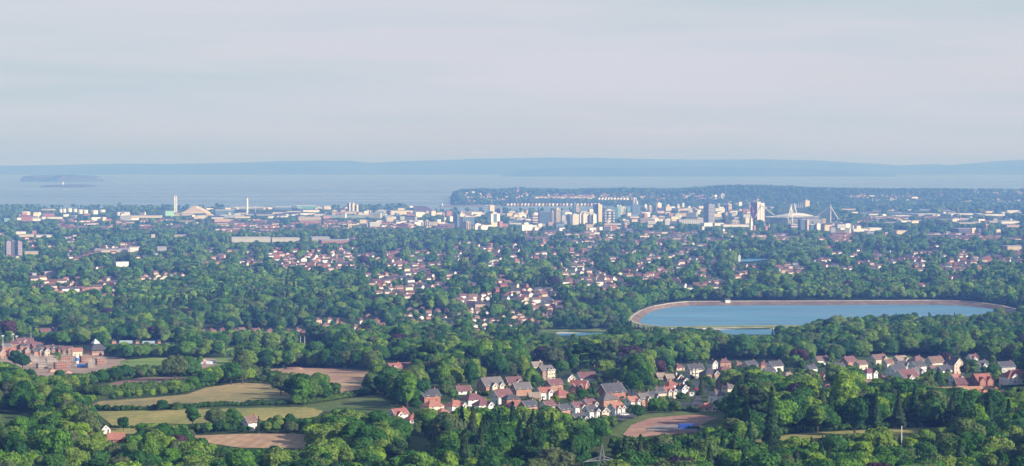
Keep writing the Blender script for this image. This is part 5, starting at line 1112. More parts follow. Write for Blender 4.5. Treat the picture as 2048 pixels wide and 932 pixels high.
B(1244, 1254, 447, 457, 'grey', 'grey and white slab with red end wall', 30, .5, left='grey')
B(1248, 1254, 449, 459, 'red', 'red brick fin right of the grey slab', 30, .2, plant=False)
B(1245, 1259, 442, 450, 'tan', 'tan office with window grid behind the red brick fin', 15, .2, bands=2)
B(1252, 1264, 417, 432, 'teal', 'low teal glass block right of the white rounded tower', 15, .2, plant=False)
B(1262, 1278, 409, 432, 'blue', 'blue glass block below the distant white tower', 12, .15)
B(1265, 1273, 396, 409, 'white', 'distant white tower with black slot', 30, .3, strips=1)
B(1272, 1276, 402, 409, 'white', 'low white annexe beside the distant white tower', 30, .3, plant=False)
B(1284, 1295, 427, 437, 'red', 'plum-red block with stepped top', 25, .4)
B(1255, 1278, 433, 438, 'cream', 'low cream row before the blue glass block', 12, .2, plant=False)
B(1288, 1294, 409, 418, 'white', 'small white tower left of the striped twins', 30, .3)
B(1291, 1297, 416, 428, 'cream', 'left one of the striped cream twins', 30, .3, strips=1)
B(1296, 1304, 412, 428, 'cream', 'right one of the striped cream twins', 30, .3, strips=2)
B(1276, 1309, 437, 447, 'pink', 'long pink office with regular grid of windows', 8, .12, bands=4, plant=False)
B(1309, 1314, 409, 424, 'blue', 'thin blue tower left of the red crane', 30, .5)
B(1312, 1323, 406, 416, 'white', 'white-topped tower behind the red crane', 30, .3)
B(1311, 1328, 422, 427, 'cream', 'cream frame building behind the red crane foot', 10, .2, plant=False)
B(1301, 1313, 432, 446, 'cream', 'cream block left of the red crane foot', 25, .3, strips=2)
B(1314, 1330, 433, 441, 'white', 'white and blue offices right of the red crane foot', 15, .2, bands=2)
B(1327, 1343, 413, 422, 'pink', 'pink and white striped flats', 20, .25, strips=3, stmat=M_WBAND)
B(1333, 1339, 409, 415, 'white', 'small white block above the striped flats', 25, .3, plant=False)
B(1329, 1341, 438, 447, 'cream', 'cream building with blank sunny wall', 25, .3)
B(1347, 1361, 428, 438, 'tan', 'tan block with a green glass middle', 20, .25, strips=1, stmat=CM['green'])
B(1336, 1356, 433, 441, 'cream', 'cream stepped roofs left of the green-middled block', 25, .3, plant=False)
B(1352, 1408, 439, 449, 'grey', 'long grey arcaded hall left of the dark tower', 5, .12, strips=11, stmat=M_WBAND, roof='grey')
B(1388, 1406, 436, 446, 'tan', 'tan round-arched building behind the arcaded hall', 20, .3)
for i, (x, y, w, h, c) in enumerate(((1345, 416, 10, 3, 'white'), (1356, 417, 8, 5, 'cream'), (1366, 413, 5, 7, 'white'), (1378, 417, 6, 5, 'white'), (1386, 418, 8, 3, 'pink'), (1400, 416, 14, 4, 'cream'), (1437, 415, 6, 8, 'grey'), (1440, 418, 14, 4, 'white'), (1356, 412, 5, 4, 'cream'))):
    B(x - w / 2, x + w / 2, y - h, y + 1.5, c, '%s riverside flats, %s from left in the row behind the dark tower' % (c, ORD[i]), 20, .3, plant=False, name='apartment_building', cat='flats')
B(1407, 1429, 409, 447, 'dark', 'tall dark tower, blue-black left side and grey gridded right side', 38, .42, bands=14, left='dark', bmat=CM['grey'])
B(1400, 1425, 446, 453, 'white', 'white hipped market roof at the foot of the dark tower', 35, .3, plant=False, roof='white')
B(1424, 1447, 446, 452, 'white', 'pink-white terrace roof right of the market roof', 15, .2, plant=False, roof='pink')
B(1402, 1409, 453, 460, 'cream', 'little cream block with rounded end below the market roof', 30, .3, plant=False)
B(1448, 1456, 410, 424, 'purple', 'purple half of the pair of flats left of the clock tower', 35, .5, name='tower_block', cat='tower block')
B(1455, 1464, 409, 424, 'cream', 'cream half of the pair of flats left of the clock tower', 35, .2, bands=5, name='tower_block', cat='tower block')
B(1461, 1498, 421.5, 424, 'white', 'thin white shed roof between the flats and the big white tower', 3, .12, plant=False)
B(1459, 1478, 441, 451, 'cream', 'cream civic hall with colonnade', 15, .2, strips=5)
B(1487, 1499, 436, 447, 'cream', 'cream gabled civic wing left of the clock tower', 35, .3)
B(1440, 1500, 449, 454, 'white', 'long white civic range under the clock tower', 5, .12, plant=False, roof='pink')
B(1443, 1450, 458, 467, 'white', 'little white block among the terraces right of centre', 30, .4, plant=False)
r_, W_, D_, H_, q_ = B(1501, 1529, 406, 443, 'white', 'tallest white tower with vertical stripes and a roof mast', 38, .42, strips=5, left='purple', stmat=CM['pink'], cap='cream')  # purple left face: the shaded side, put into the wall colour
mb = MB(); mb.beam((-W_ * .3, -D_ * .3, H_ + 1), (-W_ * .3, -D_ * .3, H_ + 26), .9, n=6, r2=.4); mb.build('mast', M_STEEL, r_)
B(1496, 1503, 409, 416, 'pink', 'round pink-topped building behind the big white tower', 30, .4, plant=False)
B(1524, 1548, 414, 417, 'pink', 'pink flat-topped blocks just right of the big white tower', 10, .2, plant=False)
B(1505, 1512, 452, 462, 'red', 'small red and white gatehouse by the clock tower', 30, .3, plant=False)
B(1528, 1536, 453, 461, 'red', 'red brick church-like block right of the clock tower', 30, .3, plant=False)
B(1577, 1597, 449, 458, 'cream', 'cream and pink striped office in front of the stadium', 15, .2, bands=2, left='red')
B(1596, 1617, 439, 462, 'blue', 'blue gridded university tower with tan right edge', 20, .2, bands=8, left='blue')
B(1612, 1618, 440, 462, 'tan', 'tan stair shaft on the right side of the blue gridded tower', 30, .3, plant=False)
B(1617, 1632, 449, 461, 'blue', 'low blue building with white top right of the gridded tower', 12, .2, roof='white', plant=False)
B(1630, 1641, 448, 461, 'white', 'white zig-zag shaped block right of the gridded tower', 35, .3)
B(1606, 1619, 401, 414, 'cream', 'isolated cream tower on the wooded ridge', 20, .3, left='cream', name='tower_block', cat='tower block')
B(1475, 1484, 404.5, 413, 'white', 'distant T-shaped white tower left of the big white tower', 25, .3, name='tower_block', cat='tower block')
B(1427, 1434, 389.5, 395, 'white', 'left one of two small pale blocks on the ridge', 30, .3, plant=False, name='apartment_building', cat='flats')
B(1440, 1449, 388, 396.5, 'white', 'right and taller one of two small pale blocks on the ridge', 30, .3, name='apartment_building', cat='flats', strips=1)
B(1176, 1192, 456, 465, 'white', 'bright white block above the terraces', 25, .2, plant=False)
B(1187, 1194, 460, 466, 'red', 'red end block attached right of the bright white block', 25, .3, plant=False)
B(1184, 1200, 465, 469, 'white', 'low white annexe in front of the bright white block', 15, .2, plant=False)
B(1015, 1060, 446, 449, 'white', 'long thin white canopy before the station', 3, .12, plant=False)
B(1225, 1240, 454, 458, 'pink', 'low pink pavilion among the trees below the gridded tower', 12, .2, plant=False)
B(1292, 1306, 450, 455, 'tan', 'low tan lodge in the trees below the pink office', 15, .2, plant=False)
B(1338, 1348, 453, 457, 'cream', 'small cream pavilion right of the tan lodge', 15, .2, plant=False)
# right-hand side
for a in ((1684, 1718, 452, 458, 'tan', 'long tan museum-like block right of the stadium'), (1696, 1735, 458, 464, 'white', 'white stepped buildings below the tan block'), (1730, 1762, 456, 462, 'white', 'row of small white blocks right of the stadium'), (1768, 1776, 465, 472, 'orange', 'small orange cube above the right-hand woods'), (1786, 1812, 461, 469, 'cream', 'cream block with grey wing above the right-hand woods'), (1834, 1844, 464, 468, 'orange', 'tiny orange block right of the cream one'), (1890, 1900, 464, 469, 'white', 'little white pointed pavilion in the right-hand trees'),
          (1905, 1946, 457, 468, 'purple', 'big purple-grey block under the orange crane'), (1941, 1952, 456, 471, 'cream', 'narrow cream end of the purple-grey block'), (1955, 1962, 458, 471, 'purple', 'slim purple tower right of the purple-grey block'), (1990, 2001, 459, 472, 'cream', 'upright cream slab right of the orange crane'), (2001, 2040, 450, 455, 'orange', 'low orange-tan block near the right edge'), (2003, 2040, 492, 501, 'tan', 'large pale tan shed among trees near the right edge'),
          (1700, 1716, 424, 427, 'cream', 'cream shed on the plain right of the stadium mast'), (1736, 1780, 433, 436, 'grey', 'long grey shed on the plain, left one'), (1780, 1820, 431, 434.5, 'white', 'bright white-roofed shed on the plain'), (1822, 1880, 428, 432, 'grey', 'long grey shed on the plain, middle one'), (1885, 1960, 427.5, 430, 'white', 'very long white roof on the plain at the right'), (1955, 2010, 429, 432, 'white', 'long white roof right of the very long one'), (1872, 1880, 430, 435, 'white', 'small white silo on the plain'), (1905, 1950, 445, 448, 'pink', 'long pink roof above the purple-grey block'), (1960, 2040, 442, 446, 'pink', 'long pink-grey roof at the right, above the cream slab'), (2006, 2046, 425, 427, 'white', 'thin white roof at the right edge'), (1820, 1836, 394, 397, 'white', 'white building on the far ridge at the right'), (1735, 1750, 391, 393, 'white', 'white house group on the ridge right of the wood')):
    B(a[0], a[1], a[2], a[3], a[4], a[5], 12 if a[1] - a[0] > 18 else 25, .2, bands=3 if a[4] == 'purple' else 0, plant=False, roof='white' if a[4] in ('white', 'grey') and a[1] - a[0] > 30 else 'grey')
for a in ((1030, 1040, 381, 384.5, 'red', 'brick church hall on top of the headland'), (1158, 1162, 389, 391, 'white', 'white villa on the headland ridge'), (942, 950, 383, 386, 'white', 'white flat-roofed house on the headland near the cliff'), (930, 936, 385, 387, 'white', 'small white house nearest the cliff')):
    B(a[0], a[1], a[2], a[3], a[4], a[5], 20, .3, plant=False)
# filler low-rise, each its own building
ZN = [([(905, 452), (1090, 454), (1090, 462), (905, 464)], 16, 'below the left part of the city centre'), ([(1010, 428), (1075, 430), (1075, 446), (1008, 446)], 22, 'left of the dark blue slab'), ([(1255, 440), (1350, 440), (1350, 450), (1255, 452)], 14, 'around the long pink office'), ([(900, 428), (975, 428), (905, 448), (865, 440)], 22, 'left of the blue-glass tower'),
      ([(1330, 420), (1405, 420), (1400, 434), (1340, 436)], 26, 'left of the dark tower'), ([(1430, 420), (1500, 426), (1500, 438), (1432, 440)], 22, 'left of the big white tower'), ([(360, 432), (640, 424), (640, 436), (380, 438)], 46, 'behind the docks'), ([(640, 424), (870, 424), (870, 440), (640, 440)], 44, 'around the slim towers'), ([(0, 430), (320, 430), (320, 442), (0, 444)], 22, 'in the far left suburbs'), ([(700, 442), (880, 444), (880, 456), (700, 458)], 26, 'left of the red brick office'), ([(1690, 420), (2048, 422), (2048, 452), (1690, 446)], 46, 'on the right-hand plain'), ([(1100, 420), (1300, 424), (1300, 436), (1100, 436)], 34, 'behind the main towers'), ([(380, 418), (880, 412), (880, 417), (480, 421)], 34, 'along the shore'), ([(1640, 452), (1780, 462), (1780, 472), (1640, 468)], 20, 'right of the university tower'), ([(1110, 452), (1180, 456), (1300, 458), (1300, 464), (1110, 462)], 12, 'above the central terraces')]
FB = {}
def fb_mesh(w, d, h, c, gable):
    k = (w, d, h, c, gable)
    if k not in FB:
        a = MB(); b = MB()
        if gable: pent(a, w, d, h, d * .22); roof_gable(b, w, d, h, d * .22, .3)
        else: a.box(-w / 2, w / 2, -d / 2, d / 2, -2, h); b.box(-w / 2 - .3, w / 2 + .3, -d / 2 - .3, d / 2 + .3, h + .01, h + .6)
        FB[k] = (mesh('wall', a.v, a.f, CM[c]), mesh('roof', b.v, b.f, CM[{'white': 'grey', 'cream': 'white', 'red': 'grey', 'grey': 'white', 'pink': 'pink', 'tan': 'grey', 'orange': 'grey', 'blue': 'white'}[c]] if not gable else R_MATS['plum' if c in ('red', 'pink', 'orange') else 'slate']))
    return FB[k]
for zi, (poly, cnt, ph) in enumerate(ZN):
    rg = random.Random(900 + zi); xs = [p[0] for p in poly]; yy = [p[1] for p in poly]; L_ = []; n = 0
    while n < cnt:
        x = rg.uniform(min(xs), max(xs)); y = rg.uniform(min(yy), max(yy))
        if not inpoly(np.array([x]), np.array([y]), poly)[0]: continue
        n += 1; p = at(x, y)
        if p.z < 1.5: continue
        shed = ph in ('behind the docks', 'along the shore', 'on the right-hand plain'); c = rg.choice(('white', 'white', 'cream', 'red', 'grey', 'tan', 'grey', 'white', 'blue') if not shed else ('white', 'cream', 'grey', 'white', 'tan', 'blue'))
        w, d, h = (rg.choice((24, 36, 50, 70)), rg.choice((18, 26)), rg.choice((6, 8))) if shed else (rg.choice((16, 24, 34, 44)), rg.choice((12, 18)), rg.choice((7, 10, 14, 20)))
        wm, rm = fb_mesh(w, d, h, c, rg.random() < .35); o = empty('low_building', p, R(rg.choice((10, 25, 35, 40, -20)))); link('wall', wm, o); link('roof', rm, o)
        hp = h * F / p.y; wp = w * F / p.y; clear_box(x - wp * .4, y - hp * .9, x + wp * .4, y); L_.append((x, o, c))
    byc = {}
    for x, o, c in sorted(L_, key=lambda t: t[0]): byc.setdefault(c, []).append(o)
    for c, os_ in byc.items():
        for i, o in enumerate(os_): tag(o, 'low %s building %s, %s from the left' % (c, ph, ORD[min(i, 19)]) if len(os_) > 1 else 'the only low %s building %s' % (c, ph), 'building', 'low buildings ' + ph)

# storage tanks
for i, (x0, x1, yt, yb) in enumerate(((118, 125, 418, 425), (125, 132, 417.5, 425), (134, 144, 417, 424), (146, 154, 418, 424), (155, 166, 419.5, 427.5), (165, 176, 420, 428), (182, 196, 421, 428.5), (198, 211, 420, 424.5))):
    p = at((x0 + x1) / 2, yb); k = p.y / F; r = (x1 - x0) / 2 * k; h = (yb - yt) * k; o = empty('storage_tank', p); tag(o, 'white storage tank by the left shore, %s from the left' % ORD[i], 'tank', 'white oil tanks by the left shore')
    mb = MB(); mb.lathe([(r, -2), (r, h)], 24); mb.build('tank_shell', M_STEEL, o); mb = MB(); mb.lathe([(r * 1.01, h + .01), (r * .6, h + r * .1), (.3, h + r * .15)], 24); mb.build('roof', CM['white'], o); clear_box(x0, yt - 1, x1, yb)
# chimneys
for x, yt, yb, r, lab in ((349.2, 389, 425, 3.4, 'left and brighter one of the pair of thin white chimneys'), (353.0, 390, 425, 2.4, 'right and thinner one of the pair of white chimneys'), (494.3, 394, 430, 4.2, 'single tall white chimney on the docks')):
    p = at(x, yb); k = p.y / F; h = EYE - (yt - HY) / F * p.y - p.z; o = empty('chimney_stack', p); tag(o, lab, 'chimney')
    mb = MB(); mb.lathe([(r * 1.25, -1), (r * 1.1, h * .3), (r, h * .94)], 12); mb.build('shaft', M_STEEL, o); mb = MB(); mb.lathe([(r * 1.02, h * .9401), (r * 1.02, h)], 12); mb.build('rim', CM['red'], o)
    clear_box(x - 2, yt, x + 2, yb)
# big curved shed
def profile_building(name, label, cat, prof, yb, depth, m, mroof=None):
    p0 = at(prof[0][0], yb); d = p0.y; k = d / F; pts = [((x - prof[0][0]) * k, (yb - y) * k + (0 if True else 0)) for x, y in prof]; n = len(pts)
    o = empty(name, p0); tag(o, label, cat); V = [(a, 0, -3) for a, b in pts] + [(a, 0, b) for a, b in pts] + [(a, depth, -3) for a, b in pts] + [(a, depth, b) for a, b in pts]
    F1 = [(i, i + 1, n + i + 1, n + i) for i in range(n - 1)] + [(2 * n + i + 1, 2 * n + i, 3 * n + i, 3 * n + i + 1) for i in range(n - 1)] + [(0, n, 3 * n, 2 * n), (n - 1, 3 * n - 1, 4 * n - 1, 2 * n - 1)]
    link('wall', mesh('wall', V, F1, m), o); T = [(a, -.8, b + .05) for a, b in pts] + [(a, depth + .8, b + .05) for a, b in pts] + [(a, -.8, b + 1.2) for a, b in pts] + [(a, depth + .8, b + 1.2) for a, b in pts]
    link('roof', mesh('roof', T, [(i, i + 1, n + i + 1, n + i) for i in range(n - 1)] + [(2 * n + i + 1, 2 * n + i, 3 * n + i, 3 * n + i + 1) for i in range(n - 1)] + [(i, 2 * n + i, 2 * n + i + 1, i + 1) for i in range(n - 1)] + [(0, n, 3 * n, 2 * n)], mroof or m), o)
    clear_poly([(prof[0][0], yb)] + prof + [(prof[-1][0], yb)]); return o
def hip_hall():                                # rolling-mill shed with long tapering roof
    p0 = at(385, 432); k = p0.y / F; o = empty('curved_shed', p0); tag(o, 'big sand-coloured shed whose roof rises in a flat-topped hump, near the pair of chimneys', 'warehouse')
    prof = [(-40, 0), (-40, 4), (-22, 7.5), (-14, 11), (-6, 16.5), (-3, 18.5), (7, 18.5), (11, 16), (16, 13.5), (26, 8), (34, 3.5), (42, 1), (42, 0)]; n = len(prof); dep = 120
    V = [(x * k, 0, z * k * 1.0 * .95) for x, z in prof] + [(x * k * .8, dep * .5, z * k * 1.06) for x, z in prof] + [(x * k, dep, z * k * .95) for x, z in prof]
    Fs = [tuple(range(n))] + [(i, n + i, n + i + 1, i + 1) for i in range(n - 1)] + [(n + i, 2 * n + i, 2 * n + i + 1, n + i + 1) for i in range(n - 1)] + [tuple(range(3 * n - 1, 2 * n - 1, -1))]
    link('wall', mesh('wall', V, Fs, mat('sand coloured sheeting', (0.60, 0.50, 0.36), .8, .08, .02)), o)
    mb = MB(); mb.box(-22 * k, 18 * k, -4, -.01, 2, 5.5 * k, 0); mb.build('lean_to', CM['cream'], o); mb = MB(); mb.box(-22 * k, 18 * k, -6, 1.5, 5.5 * k + .02, 6.4 * k, 0); mb.build('canopy', CM['white'], o)
    clear_poly([(345, 432), (345, 427), (370, 421), (382, 413), (393, 413), (412, 424), (427, 431)])
hip_hall()
profile_building('arts_centre', 'dark slate hump-roofed arts centre by the bay', 'arts centre', [(827, 424), (827, 416.5), (831, 414), (838, 413), (848, 413.3), (855, 415), (861, 418.5), (866, 422), (868, 424)], 425.5, 90, mat('bronze grey slate', (0.16, 0.13, 0.20), .5, .1, .05))
# cranes
def tower_crane(x, yb, yt, jib, m, lab, jl=40, back=.25, lift=.35):
    p = at(x, yb); k = p.y / F; h = EYE - (yt - HY) / F * p.y - p.z; o = empty('tower_crane', p); tag(o, lab, 'crane'); mb = MB(); w = 1.1
    for sx in (-w, w):
        for sy in (-w, w): mb.beam((sx, sy, -1), (sx, sy, h), .38)
    for i in range(int(h / 3.5)): s = 1 if i % 2 else -1; mb.beam((-w * s, -w, i * 3.5), (w * s, -w, i * 3.5 + 3.5), .16); mb.beam((w, -w * s, i * 3.5), (w, w * s, i * 3.5 + 3.5), .16)
    mb.build('mast', m, o); mb = MB(); a = Vector((0, 0, h)); b = Vector((jib[0] * k, -4, h + jib[1] * k)); mb.beam(a, b, .7); mb.beam(a + Vector((0, 0, 3)), b, .3); 
    for i in range(8): mb.beam(a.lerp(b, i / 8), (a + Vector((0, 0, 3))).lerp(b, (i + .5) / 8), .18)
    mb.build('jib', m, o); mb = MB(); mb.beam(a, (-jib[0] * k * back, 2, h + 1), .7); mb.box(-jib[0] * k * back - 2, -jib[0] * k * back + 2, 0, 4, h - 2.5, h + .5); mb.build('counterweight', m, o); mb = MB(); mb.box(-1.6, 1.6, -1.6, 1.6, h - 3, h - .05); mb.build('cab', M_STEEL, o)
M_CRED = mat('red crane paint', (0.62, 0.07, 0.12), .5); M_CWH = mat('white crane paint', (0.75, 0.74, 0.74), .5); M_CORG = mat('orange crane paint', (0.70, 0.32, 0.16), .5)
tower_crane(1320, 448, 415, (-7, 1), M_CRED, 'lower red tower crane right of the gridded pink office')
tower_crane(1314.5, 425, 399, (-5, 8), M_CRED, 'higher red crane with raised jib behind the white-topped tower')
tower_crane(978, 424, 411, (-6, 0), M_CWH, 'white crane above the cream tower left of the bay')
tower_crane(1506.5, 445, 422, (-4, 12), M_CRED, 'red crane in front of the shaded side of the big white tower')
tower_crane(1453.5, 450, 425, (-5, 0), M_CRED, 'short red crane below the purple flats')
tower_crane(1973, 472, 449, (-14, 33), M_CORG, 'orange luffing crane with long raised jib near the right edge')
tower_crane(1922, 444, 436, (-8, 21), M_CORG, 'faint orange luffing crane left of the big orange one')
tower_crane(511, 428, 413, (5, 9), M_CWH, 'small dock crane right of the single chimney')
tower_crane(499, 425, 414, (-4, 4), mat('blue crane paint', (0.15, 0.35, 0.55), .5), 'blue dock crane beside the single chimney')
# clock tower and dome
p = at(1502, 460); k = p.y / F; o = empty('clock_tower', p, R(35)); tag(o, 'tall ornate white clock tower of the civic centre', 'clock tower'); hh = 30 * k; w = 2.6 * k
mb = MB(); mb.box(-w, w, -w, w, -2, hh * .55); mb.build('shaft', CM['white'], o); mb = MB(); mb.box(-w * .8, w * .8, -w * .8, w * .8, hh * .5501, hh * .78); mb.build('belfry', CM['cream'], o)
for s in ((0, -1), (1, 0), (-1, 0)):
    mb = MB(); r = w * .5; mb.beam((s[0] * w * .8, s[1] * w * .8, hh * .68), (s[0] * (w * .8 + .4), s[1] * (w * .8 + .4), hh * .68), r, n=16); mb.build('clock_face', mat('clock face', (.75, .72, .62), .5), o)
mb = MB(); mb.lathe([(w * .85, hh * .7801), (w * .6, hh * .86), (w * .25, hh * .93), (.2, hh * 1.03)], 12); mb.build('spire', CM['grey'], o); clear_box(1498, 428, 1507, 460)
p = at(1469, 450); k = p.y / F; o = empty('dome', p); tag(o, 'small grey dome over the civic hall', 'dome'); mb = MB(); r = 3.2 * k; mb.lathe([(r * 1.15, -2), (r * 1.15, 3.5 * k), (r, 3.6 * k), (r * .85, 5 * k), (r * .45, 6.1 * k), (.4, 6.6 * k), (.3, 8 * k)], 16); mb.build('drum', CM['grey'], o)
# spires
for x, yt, yb, lab in ((697, 443, 458, 'pale church spire right of centre-left terraces'), (655, 447, 458, 'short church spire left of the pale one'), (1053, 458, 470, 'thin pale church spire below the station'), (1529.5, 443, 456, 'stone spire right of the clock tower'), (1538.5, 446, 456, 'second stone spire right of the clock tower'), (889, 430, 448, 'pale minaret-like spire above the red brick office'), (1785, 458, 464, 'short white spire over the right-hand woods'), (1036, 378, 384, 'church steeple on the headland'), (1992, 437, 443, 'thin white pole-like spire on the right-hand plain')):
    p = at(x, yb); k = p.y / F; h = (yb - yt) * k; o = empty('church_spire', p, R(30)); tag(o, lab, 'spire'); w = .8 * k; mb = MB(); mb.box(-w, w, -w, w, -2, h * .5); mb.build('tower', CM['tan'], o); mb = MB(); mb.beam((0, 0, h * .501), (0, 0, h), w * 1.35, n=4, r2=.15); mb.build('spire', CM['cream'], o); clear_box(x - 2, yt, x + 2, yb - 1)

# stadium
def stadium():
    p = at(1600, 448); d = p.y + 60; k = d / F; cx = lambda x: (x - 1600) * k; cz = lambda y: EYE - (y - HY) / F * d - p.z
    o = empty('stadium', (1 * (1600 - 1024) / F * d, d, p.z)); tag(o, 'white stadium with an arched roof hung from four leaning masts', 'stadium')
    def bowl(rx, ry, z0, z1, n=40, m=None, name='stand', cxx=0):
        vs = []; fs = []
        for z, s in ((z0, .93), (z1, 1.0), (z1, .72), (z0, .6)):
            for i in range(n):
                t = 2 * math.pi * i / n; c_, s_ = math.cos(t), math.sin(t); vs.append((cxx + rx * s * math.copysign(abs(c_) ** .6, c_), ry * s * math.copysign(abs(s_) ** .6, s_), z))
        for j in range(4): fs += [(j * n + i, j * n + (i + 1) % n, ((j + 1) % 4) * n + (i + 1) % n, ((j + 1) % 4) * n + i) for i in range(n)]
        return link(name, mesh(name, vs, fs, m), o)
    bowl(48 * k, 85, -2, cz(436.2), m=CM['grey'], cxx=cx(1588)); bowl(54 * k, 90, cz(436), cz(433.6), m=M_STEEL, name='roof_rim', cxx=cx(1586))
    # arched roof
    n = 24; vs = []; fs = []
    for j, (yy_, sc) in enumerate(((-46, .0), (-30, .8), (0, 1.0), (30, .8), (46, 0))):
        for i in range(n + 1): x = 1552 + (1632 - 1552) * i / n; t = i / n; z = cz(433.5) + (cz(425.6) - cz(433.5)) * (math.sin(math.pi * t) ** .8) * (0.25 + .75 * sc); vs.append((cx(x), yy_, z))
    for j in range(4): fs += [(j * (n + 1) + i, j * (n + 1) + i + 1, (j + 1) * (n + 1) + i + 1, (j + 1) * (n + 1) + i) for i in range(n)]
    b = len(vs); vs += [(v[0], v[1], v[2] - 2.2) for v in vs]; fs += [tuple(b + i for i in reversed(f)) for f in list(fs)]; link('arched_roof', mesh('arched_roof', vs, fs, M_STEEL), o)
    for s in (-47, 47):
        mb = MB(); 
        for i in range(16):
            f = lambda t: Vector((cx(1552 + 80 * t), s, cz(433.5) + (cz(428) - cz(433.5)) * math.sin(math.pi * t) ** .8)); mb.beam(f(i / 16), f((i + 1) / 16), 1.0)
            mb.beam((f(i / 16).x, s, cz(434.5)), f((i + .5) / 16), .4)
        mb.build('truss', M_STEEL, o)
    mb = MB(); mb.box(cx(1606), cx(1641), -96, -90.2, 0, cz(436.5)); mb.build('end_stand', CM['grey'], o); mb = MB(); mb.box(cx(1638), cx(1645), -97, -80, 0, cz(435.5)); mb.build('stair_tower', CM['tan'], o)
    for mx_, my, topy, feet, stays in ((1575.7, -92, 408.5, [(1569, 436, -100), (1579.5, 446, -92)], [(1584.5, 428, -45), (1577.5, 436, -60)]), (1596.2, 95, 409, [(1592.5, 428.5, 100), (1599, 428.5, 90)], []), (1655.3, -80, 409, [(1655.3, 446, -80)], [(1630.5, 432, -45), (1669.5, 436.5, -90)]), (1527, 90, 408, [(1527, 440, 90)], [(1551.5, 430.5, 45), (1516, 436, 96)])):
        mb = MB(); top_ = Vector((cx(mx_), my, cz(topy + 3))); mb.beam(top_, (cx(mx_), my, cz(topy - 1)), 1.6, n=6)
        for x, y, yy_ in feet: mb.beam(top_, (cx(x), yy_, cz(y)), 1.9, n=6)
        for x, y, yy_ in stays: mb.beam(top_, (cx(x), yy_, cz(y)), 1.6, n=6)
        if mx_ == 1655.3: mb.beam((cx(1655), my, cz(436.5)), (cx(1671), -90, cz(436.5)), .7); mb.beam((cx(1669.5), -90, cz(436.5)), (cx(1661.5), -86, cz(446)), .9)
        if mx_ == 1575.7: mb.beam((cx(1569), -100, cz(436)), (cx(1575), -98, cz(445)), 1.1); mb.beam((cx(1571), -100, cz(438)), (cx(1570), -98, cz(444)), .8); mb.beam((cx(1570.5), -98, cz(430)), (cx(1582), -92, cz(430)), .6)
        mb.build('mast', M_STEEL, o)
    clear_poly([(1529, 432), (1560, 428), (1575, 410), (1598, 410), (1632, 430), (1655, 410), (1672, 436), (1660, 445), (1640, 443), (1600, 440), (1584, 444), (1535, 445)])
stadium()
# row of slender floodlight-like poles left of the ridge tower
for i in range(6):
    x = 1584 + i * 4.2; p = at(x, 415); mb = MB(); h = 8.5 * p.y / F; mb.lathe([(1.4, -1), (.9, h)], 6); ob = mb.build('pole', M_STEEL, None, p); tag(ob, 'thin grey pole, %s from the left of the row left of the ridge tower' % ORD[i], 'pole', 'poles beside the ridge tower')
# waterfront rows below the headland and on its slope
for i in range(10):
    x = 1198 + i * 6.2; p = at(x, 399.5); o = empty('terrace_house', p, R(38)); s = 1.05; o.scale = (s, s, s); tag(o, 'white gabled house, %s from left in the zig-zag row on the headland' % ORD[i], 'house', 'zig-zag white houses on the headland slope')
    a = MB(); b = MB(); pent(a, 14, 12, 8, 5, along='y'); roof_gable(b, 14, 12, 8, 5, along='y'); a.build('wall', W_MATS['white'], o); b.build('roof', R_MATS['plum'], o); clear_box(x - 3, 394, x + 3, 400)
for i in range(14):
    x = 1074 + i * 8.6; p = at(x, 396.5 - (i % 2) * .6); o = empty('terrace_house', p, R(12)); tag(o, 'terrace block, %s from the left of the long row below the headland woods' % ORD[i], 'house', 'cream terrace along the headland'); a = MB(); b = MB(); a.box(-11, 11, -5, 5, -2, 9); roof_gable(b, 22, 10, 9, 4); pent(a, 21.9, 9.9, 9, 4); a.build('wall', W_MATS[('cream', 'stone', 'grey')[i % 3]], o); b.build('roof', R_MATS['plum'], o); clear_box(x - 5, 391, x + 5, 397)
for i in range(26):
    x = 1015 + i * 7.0 + random.uniform(-1, 1); p = at(x, 411.3)
    if p.y < 12200: p = Vector(((x - 1024) / F * 12275, 12275, 3.4))
    o = empty('marina_house', p, R(38)); c = ('pink', 'white', 'cream', 'orange')[i % 4]; tag(o, '%s marina house, %s from the left along the far side of the bay' % (c, ORD[i] if i < 20 else ('twenty-first', 'twenty-second', 'twenty-third', 'twenty-fourth', 'twenty-fifth', 'twenty-sixth')[i - 20]), 'house', 'marina houses along the bay'); a = MB(); b = MB(); pent(a, 12, 11, 8, 4, along='y'); roof_gable(b, 12, 11, 8, 4, along='y'); a.build('wall', W_MATS[c], o); b.build('roof', R_MATS['plum'], o); clear_box(x - 3, 406, x + 3, 412)
# breakwater and pierhead light, island lighthouse
a = atz(880, 413.2, 2); b = atz(1000, 411.6, 2); mb = MB(); mb.beam((a.x, a.y, 0), (b.x, b.y, 0), 9, n=8); tag(mb.build('breakwater', mat('dark rock', (.13, .12, .11), .9, .2, .05)), 'dark rock breakwater reaching left from the foot of the headland', 'breakwater')
mb = MB(); mb.lathe([(4, -1), (3.4, 9), (2, 12)], 10); tag(mb.build('beacon', M_STEEL, None, (a.x + 12, a.y, 7)), 'small white beacon at the tip of the breakwater', 'beacon')
d = 20850; mb = MB(); mb.lathe([(8, -3), (6, 27), (7, 28)], 12); o = empty('lighthouse', ((126 - 1024) / F * d, d, 20)); tag(o, 'white lighthouse on the smaller, lower island', 'lighthouse'); mb.build('tower', M_STEEL, o); mb = MB(); mb.lathe([(5, 28.01), (5, 33), (.5, 36)], 12); mb.build('lantern', CM['dark'], o)
